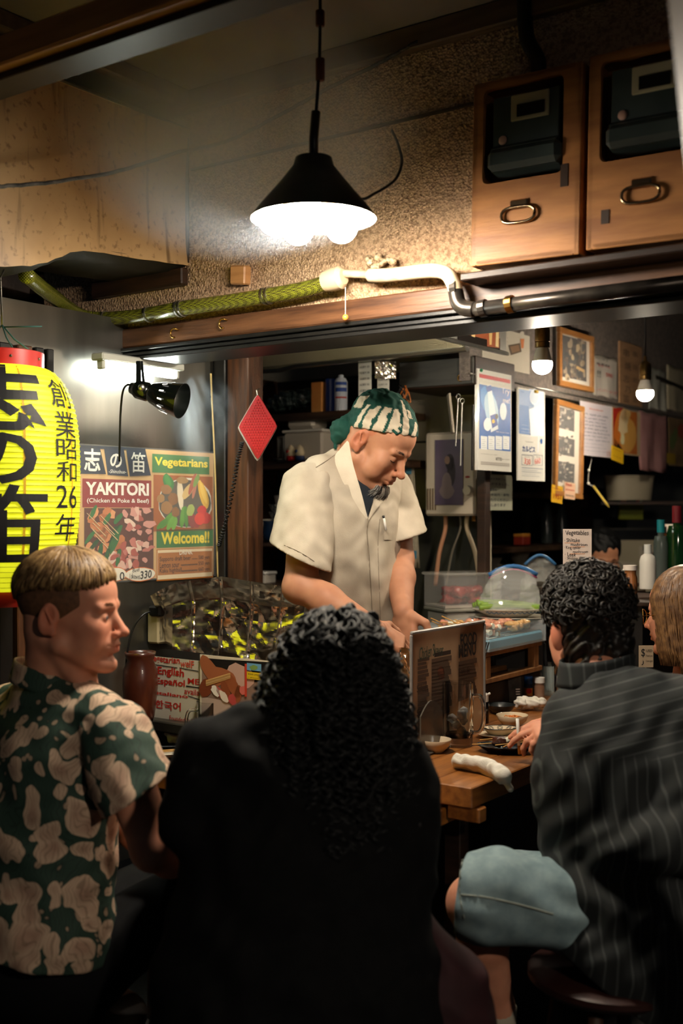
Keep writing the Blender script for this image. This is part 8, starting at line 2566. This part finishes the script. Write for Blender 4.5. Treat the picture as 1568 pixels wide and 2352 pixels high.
def striped():
 m = mat('striped_cotton', (.10, .115, .115), rough=.8)
 N, L = m.node_tree.nodes, m.node_tree.links
 b = N['Principled BSDF']
 tc = N.new('ShaderNodeTexCoord')
 outs = []
 for rot, sc in (((0, 0, -.25), 1), ((0, -1.30, .2), 1)):
  mp = N.new('ShaderNodeMapping'); mp.inputs['Rotation'].default_value = rot
  L.new(tc.outputs['Object'], mp.inputs[0])
  wv = N.new('ShaderNodeTexWave'); wv.inputs['Scale'].default_value = 15.5; wv.inputs['Distortion'].default_value = .6; wv.inputs['Detail'].default_value = 1; wv.inputs['Detail Scale'].default_value = .4
  L.new(mp.outputs[0], wv.inputs['Vector'])
  cr = N.new('ShaderNodeValToRGB'); cr.color_ramp.elements[0].position = .90; cr.color_ramp.elements[1].position = .97
  L.new(wv.outputs[0], cr.inputs[0]); outs.append(cr)
 at = N.new('ShaderNodeAttribute'); at.attribute_name = 'tint'
 sp = N.new('ShaderNodeSeparateColor'); L.new(at.outputs['Color'], sp.inputs[0])
 mx = N.new('ShaderNodeMixRGB'); L.new(sp.outputs[0], mx.inputs[0]); L.new(outs[0].outputs[0], mx.inputs[1]); L.new(outs[1].outputs[0], mx.inputs[2])
 c = N.new('ShaderNodeMixRGB'); c.inputs[1].default_value = (*lin((.08, .092, .092)), 1); c.inputs[2].default_value = (*lin((.215, .23, .225)), 1)
 L.new(mx.outputs[0], c.inputs[0]); L.new(c.outputs[0], b.inputs['Base Color'])
 return m
M_stripe = striped()
S = SDF(W(1225, 2330, 2.4) - Vector((.05, .34, .0)), Vector((W(1700, 1520, 2.4).x, 2.92, W(1350, 1520, 2.4).z)), .005)
S.cap(sLS, sRS, .070, .075, k=.03); S.cap(sLS.lerp(SN, .35) + Vector((0, 0, .005)), SN + Vector((0, 0, -.02)), .068, .068, k=.04); S.cap(sRS.lerp(SN, .4), SN + Vector((0, 0, -.02)), .07, .068, k=.04)
Rs = Matrix.Rotation(-.15, 3, 'Z')
S.ell(W(1440, 1800, 2.42), (.20, .145, .22), R=Rs, k=.05); S.ell(W(1462, 1990, 2.40), (.19, .15, .22), R=Rs, k=.05); S.ell(W(1478, 2170, 2.38), (.215, .17, .24), R=Rs, k=.05)
S.cap(sLS, W(1300, 1880, 2.48), .068, .062, k=.02); S.cap(W(1300, 1880, 2.48), W(1300, 1930, 2.52), .062, .058, k=.02); S.cap(W(1298, 1900, 2.50), sLW + Vector((.0, .0, -.03)), .06, .045, k=.02)
S.cap(sRS, W(1560, 1930, 2.26), .075, .066, k=.02); S.cap(W(1560, 1930, 2.26), W(1400, 1960, 2.30), .066, .05, k=.02)
S.ripple(.0035, [((.5, .2, 1), .14, 1), ((1, .3, .6), .09, .7), ((-.8, .3, .7), .06, .6)], 12)
S.cut(W(1450, 2290, 2.38), (-.75, 0, -1))
S.cap(SN, SN + Vector((-.02, .03, .2)), .056, .06, k=.004, op='-')
S.build('striped_shirt', M_stripe, sm, color=lambda V: np.stack([np.clip((V[:, 2] - W(0, 1715, 2.42).z) / .012, 0, 1)] * 3, 1))
m = MB(); rows = []
for j in range(6):
 v = j / 5
 rows.append([SN + Vector((-.012, .012, .0)) + Vector((.076 * (1 + .10 * v) * math.cos(a), .070 * (1 + .10 * v) * math.sin(a), .062 - .055 * v + .012 * math.cos(a))) for a in [math.radians(-260 + 340 * i / 30) for i in range(31)]])
m.sheet(rows, .004)
cl = m.build('collar', M_stripe, sm, smooth=True, world=True)
M_denim = mat('pale_denim', (.42, .50, .52), (.52, .60, .61), 30, .8, bump=.15, bscale=400)
S = SDF(W(1020, 2330, 2.3) - Vector((.02, .30, .03)), Vector((W(1560, 1930, 2.4).x, 2.86, W(1300, 1930, 2.4).z)), .005)
S.cap(W(1500, 2115, 2.38), W(1130, 2058, 2.36), .100, .090, k=.03); S.cap(W(1130, 2058, 2.36), W(930, 2036, 2.52), .090, .086, k=.03)
S.cap(W(1450, 2090, 2.50), W(1190, 2030, 2.62), .09, .08, k=.03)
S.ripple(.0030, [((.9, .2, .6), .11, 1), ((.4, .3, 1), .07, .8)], 7)
S.cut(W(1052, 2060, 2.34), (-.96, .28, .10));
S.cap(W(1056, 2058, 2.41), W(980, 2050, 2.50), .074, .074, k=.004, op='-')
S.build('denim_shorts', M_denim, sm)
M_seam = mat('denim_seam', (.50, .52, .48), rough=.8)
seam(S, dense([(1058, 2055), (1120, 2062), (1200, 2080), (1270, 2100)], 40), 'side_seam', M_seam, sm, .0022)
seam(S, dense([(1062, 1975), (1056, 2010), (1056, 2060), (1066, 2110)], 30), 'hem_seam', M_seam, sm, .0015)
m = MB(); m.lathe([(.040, -.045), (.041, -.01), (.042, .015), (.038, .018)], 22, c=A_ + Vector((.0, .004, -.015)))
m.build('sock', mat('white_sock', (.70, .66, .58), rough=.9), sm, smooth=True, world=True)
S = SDF(A_ - Vector((.10, .10, .26)), A_ + Vector((.10, .22, 0)), .005)
S.cap(A_ + Vector((0, 0, -.06)), A_ + Vector((0, .01, -.12)), .045, .05, k=.02); S.cap(A_ + Vector((0, .0, -.13)), A_ + Vector((-.04, .14, -.14)), .045, .038, k=.02); S.cut((0, 0, A_.z - .165), (0, 0, -1))
S.build('shoe', M_blackcloth, sm)
M_brown = mat('dark_brown_curls', (.06, .048, .04), (.13, .10, .075), 70, .5)
S = SDF(SH.p(0, 0, 0) - Vector((.14, .14, .16)), SH.p(0, 0, 0) + Vector((.14, .14, .17)), .0035)
S.ell(SH.p(-.012, 0, .044), (.104, .086, .090), R=SH.R, k=.01); S.ell(SH.p(-.045, 0, -.035), (.066, .076, .09), R=SH.R, k=.02); S.ell(SH.p(.03, .0, .080), (.08, .080, .056), R=SH.R, k=.02)
S.cut(SH.p(0, 0, -.105), SH.R @ Vector((.2, 0, -1))); S.cut(SH.p(.085, 0, 0), SH.R @ Vector((1, 0, -.4)))
S.ripple(.0045, [((1, .3, .4), .030, 1), ((.3, .8, .9), .026, 1), ((.7, -.3, -.7), .021, .8)], 6)
for q in (-1, 1):
 S.ell(SH.p(.035, q * .092, -.03), (.035, .028, .05), R=SH.R, k=.01, op='-')
S.build('hair_base', M_brown, sm, relax=0)
m = MB(); rd = random.Random(44)
for i in range(560):
 az = rd.uniform(-math.pi, math.pi); el = math.asin(rd.uniform(-.25, 1))
 c = Vector((-.012 + .106 * math.cos(el) * math.cos(az), .090 * math.cos(el) * math.sin(az), .046 + .093 * math.sin(el)))
 if c.z < .015 and c.x > -.03:
  continue
 nrm = Vector((c.x, c.y, c.z - .04)).normalized()
 t1 = nrm.orthogonal().normalized(); t1.rotate(Matrix.Rotation(rd.uniform(0, 6.28), 3, nrm)); t2 = nrm.cross(t1)
 R_ = rd.uniform(.006, .012); n = 10; pts = []
 for j in range(n + 1):
  t = j / n; a = t * rd.uniform(6.5, 7.5)
  q = c + t1 * (math.cos(a) * R_) + t2 * (math.sin(a) * R_ + t * .012) + nrm * (.002 + .010 * t)
  pts.append(SH.p(*q))
 rr = rd.uniform(.0018, .0032)
 m.tube(pts, [rr] * (n - 1) + [rr * .7, rr * .3], 4)
o = m.build('curls', M_brown, sm, smooth=True, world=True); o['kind'] = 'stuff'
cg = thing('cigarette', 'lit cigarette between the fingers of the striped shirt person', 'cigarette', tips[0])
c0 = tips[0].lerp(tips[1], .5) + Vector((.022, -.006, .004))
m = MB(); m.tube([c0 + Vector((0, 0, -.012)), c0 + Vector((-.004, 0, .055))], .0040, 8); m.build('paper_tube', M_paper, cg, smooth=True, world=True)
m = MB(); m.tube([c0 + Vector((.002, 0, -.034)), c0 + Vector((0, 0, -.012))], .0041, 8); m.build('filter', ink('c8862e'), cg, smooth=True, world=True)
stool('wooden_stool', 'dark red brown stool under the person in the striped shirt', 1400, 2250, 2.38, .17, .40, mat('red_brown_seat', (.17, .075, .055), rough=.45), M_wood_dark)
# girl with glasses at the right edge
gl = thing('person', 'person in round glasses and a dark top sitting at the right edge', 'person', (*W(1600, 1900, 3.2).xy, 0.0))
GH = Head(W(1572, 1405, 3.2), (-.76, .65, -.06), 0, .98)
S = SDF(GH.O - Vector((.16, .14, .36)), GH.O + Vector((.20, .14, .14)), .004)
GH.carve(S, jaw=.94, nose=.9)
S.cap(GH.p(-.03, 0, -.05), W(1585, 1570, 3.22), .046, .052, k=.02)
S.build('body', M_skin_fair, gl, color=GH.tint(lips=(.9, .5, .5)))
GH.eyes(gl, (.3, .24, .18)); GH.brows(gl, M_brown, n=50)
S = SDF(W(1500, 1900, 3.2) - Vector((.1, .2, .2)), Vector((W(1760, 1540, 3.2).x, 3.45, W(1600, 1535, 3.2).z)), .009)
S.ell(W(1600, 1780, 3.22), (.16, .13, .26), k=.05); S.cap(W(1540, 1620, 3.12), W(1680, 1620, 3.35), .06, .06, k=.04); S.cap(W(1585, 1590, 3.22), W(1590, 1660, 3.22), .07, .09, k=.04)
S.build('dark_top', mat('plum_top', (.14, .09, .11), rough=.8), gl)
M_lbrown = mat('light_brown_hair', (.32, .21, .12), (.50, .36, .22), 60, .42)
paths = []
rd = random.Random(51)
for i in range(900):
 az = rd.uniform(-math.pi, math.pi)
 if abs(az) < .66:
  az = math.copysign(.66 + rd.random() * .6, az)
 el0 = rd.uniform(.9, 1.5) if i % 2 else rd.uniform(.4, 1.2); n = 9; pts = []
 back = abs(az) > 1.5
 for j in range(n):
  t = j / (n - 1)
  if t < .5:
   el = el0 + (.05 - el0) * (t / .5)
   k = 1.05 + .02 * math.sin(i)
   pts.append((-.010 + .099 * k * math.cos(el) * math.cos(az), .079 * k * math.cos(el) * math.sin(az), .038 + .087 * k * math.sin(el)))
  else:
   u = (t - .5) / .5
   x0, y0 = -.010 + .104 * math.cos(az), .083 * math.sin(az)
   pts.append((x0 - .02 * u + .006 * math.sin(u * 5 + i), y0 * (1 + .08 * u) + .005 * math.sin(u * 6 + i * 2), .04 - .22 * u * (1 if back else .85)))
 paths.append((pts, rd.uniform(.0018, .0036)))
head_hair(GH, gl, M_lbrown, paths)
S = SDF(GH.O - Vector((.14, .13, .12)), GH.O + Vector((.14, .13, .15)), .0045)
S.ell(GH.p(-.012, 0, .042), (.102, .082, .092), R=GH.R, k=.01); S.cut(GH.p(.066, 0, .03), GH.R @ Vector((1, 0, -.45)))
S.ripple(.0012, [((.2, 1, .4), .02, 1)], 3)
S.build('hair_cap', M_lbrown, gl)
gs = thing('eyeglasses', 'thin gold round eyeglasses on the person at the right edge', 'glasses', GH.p(.1, 0, 0))
for q in (-1, 1):
 m = MB(); m.tube([GH.p(.113 - .012 * abs(math.cos(a)) * (1 if math.cos(a) * q > 0 else 0), q * .033 + .024 * math.cos(a), -.012 + .022 * math.sin(a)) for a in [6.283 * j / 20 for j in range(21)]], .0013, 6); m.build('rim', M_copper, gs, smooth=True, world=True)
 m = MB(); m.tube([GH.p(.10, q * .057, -.008), GH.p(.05, q * .074, -.004), GH.p(-.01, q * .083, .006)], .0012, 5); m.build('temple', M_copper, gs, smooth=True, world=True)
m = MB(); m.tube([GH.p(.113, -.009, -.006), GH.p(.118, 0, -.002), GH.p(.113, .009, -.006)], .0012, 5); m.build('bridge', M_copper, gs, smooth=True, world=True)
m = MB(); m.ell(GH.p(.0, -.086, -.062), .004); m.build('earring', mat('pearl', (.85, .82, .78), rough=.15), gl, smooth=True, world=True)
# kitchen helper far behind
kh = thing('person', 'person in glasses and a dark apron working far behind the vegetables card', 'person', (*W(1385, 1500, 5.0).xy, 0.0))
KH = Head(W(1378, 1283, 5.0), (.12, -.97, -.20), 0, 1.0)
S = SDF(KH.O - Vector((.12, .14, .24)), KH.O + Vector((.12, .14, .14)), .005)
KH.carve(S); S.cap(KH.p(-.03, 0, -.05), KH.O + Vector((0, .03, -.2)), .05, .055, k=.02)
S.build('body', M_skin_tan, kh, color=KH.tint())
KH.eyes(kh, (.1, .08, .07)); KH.brows(kh, M_curl, n=30)
S = SDF(KH.O - Vector((.14, .16, .12)), KH.O + Vector((.14, .16, .17)), .005)
S.ell(KH.p(-.012, 0, .045), (.106, .088, .096), R=KH.R, k=.01); S.cut(KH.p(.045, 0, .0), KH.R @ Vector((1, 0, -1)))
S.ripple(.002, [((1, 0, .3), .03, 1), ((.2, .3, 1), .04, 1)], 8)
S.build('hair', M_curl, kh)
S = SDF(KH.O - Vector((.3, .2, .75)), KH.O + Vector((.3, .2, -.13)), .01)
S.cap(KH.O + Vector((-.17, .04, -.24)), KH.O + Vector((.17, .04, -.24)), .07, .07, k=.04); S.ell(KH.O + Vector((0, .04, -.45)), (.2, .13, .3), k=.05)
S.build('dark_apron', M_blackcloth, kh)
kg = thing('eyeglasses', 'clear round eyeglasses on the person in the dark apron', 'glasses', KH.p(.1, 0, 0))
for q in (-1, 1):
 m = MB(); m.tube([KH.p(.112, q * .033 + .024 * math.cos(a), -.010 + .021 * math.sin(a)) for a in [6.283 * j / 16 for j in range(17)]], .0018, 5); m.build('rim', M_steel_dark, kg, smooth=True, world=True)
m = MB(); m.tube([KH.p(.112, -.009, -.006), KH.p(.117, 0, -.002), KH.p(.112, .009, -.006)], .0014, 5); m.build('bridge', M_steel_dark, kg, world=True)
# grill smoke drifting round the lamp
def smoke(name, label, lo, hi, dens, scale, c, rad, seed=0.0, thr=(.42, .75), col=(.74, .87, 1.0)):
 m = MB(); m.box((np.array(lo) + np.array(hi)) / 2, np.array(hi) - np.array(lo))
 mm = bpy.data.materials.new(name + '_volume'); mm.use_nodes = True
 N, L = mm.node_tree.nodes, mm.node_tree.links
 N.remove(N['Principled BSDF'])
 out = [n for n in N if n.type == 'OUTPUT_MATERIAL'][0]
 vs = N.new('ShaderNodeVolumeScatter'); vs.inputs['Color'].default_value = (*col, 1); vs.inputs['Anisotropy'].default_value = .2
 tc = N.new('ShaderNodeNewGeometry')
 mp = N.new('ShaderNodeMapping'); mp.inputs['Location'].default_value = (seed, 0, -seed); mp.inputs['Scale'].default_value = (1, 1, .55)
 nz = N.new('ShaderNodeTexNoise'); nz.inputs['Scale'].default_value = scale; nz.inputs['Detail'].default_value = 4; nz.inputs['Distortion'].default_value = .6
 L.new(tc.outputs['Position'], mp.inputs[0]); L.new(mp.outputs[0], nz.inputs['Vector'])
 mr = N.new('ShaderNodeMapRange'); mr.inputs[1].default_value, mr.inputs[2].default_value = thr; mr.inputs[3].default_value = 0; mr.inputs[4].default_value = dens
 L.new(nz.outputs[0], mr.inputs[0])
 sb = N.new('ShaderNodeVectorMath'); sb.operation = 'SUBTRACT'; sb.inputs[1].default_value = c
 dv = N.new('ShaderNodeVectorMath'); dv.operation = 'DIVIDE'; dv.inputs[1].default_value = rad
 ln = N.new('ShaderNodeVectorMath'); ln.operation = 'LENGTH'
 L.new(tc.outputs['Position'], sb.inputs[0]); L.new(sb.outputs[0], dv.inputs[0]); L.new(dv.outputs[0], ln.inputs[0])
 fr = N.new('ShaderNodeMapRange'); fr.inputs[1].default_value = 1.0; fr.inputs[2].default_value = .25; fr.inputs[3].default_value = 0; fr.inputs[4].default_value = 1
 L.new(ln.outputs['Value'], fr.inputs[0])
 ml = N.new('ShaderNodeMath'); ml.operation = 'MULTIPLY'
 L.new(mr.outputs[0], ml.inputs[0]); L.new(fr.outputs[0], ml.inputs[1])
 L.new(ml.outputs[0], vs.inputs['Density']); L.new(vs.outputs[0], out.inputs['Volume'])
 o = m.build(name, mm)
 o['kind'] = 'stuff'
 return tag(o, label, 'smoke')
c_ = W(560, 285, 2.70)
smoke('lamp_smoke', 'thin bluish grill smoke drifting around the pendant lamp', c_ - Vector((.46, .24, .34)), c_ + Vector((.46, .24, .34)), 18.0, 2.6, c_, (.45, .23, .33), thr=(.36, .74))
c_ = W(468, 965, 3.45)
smoke('grill_smoke', 'small wisp of smoke beside the heat lamp and post', c_ - Vector((.12, .08, .16)), c_ + Vector((.12, .08, .16)), 16.0, 9.0, c_, (.11, .07, .15), 3.1, (.46, .72))
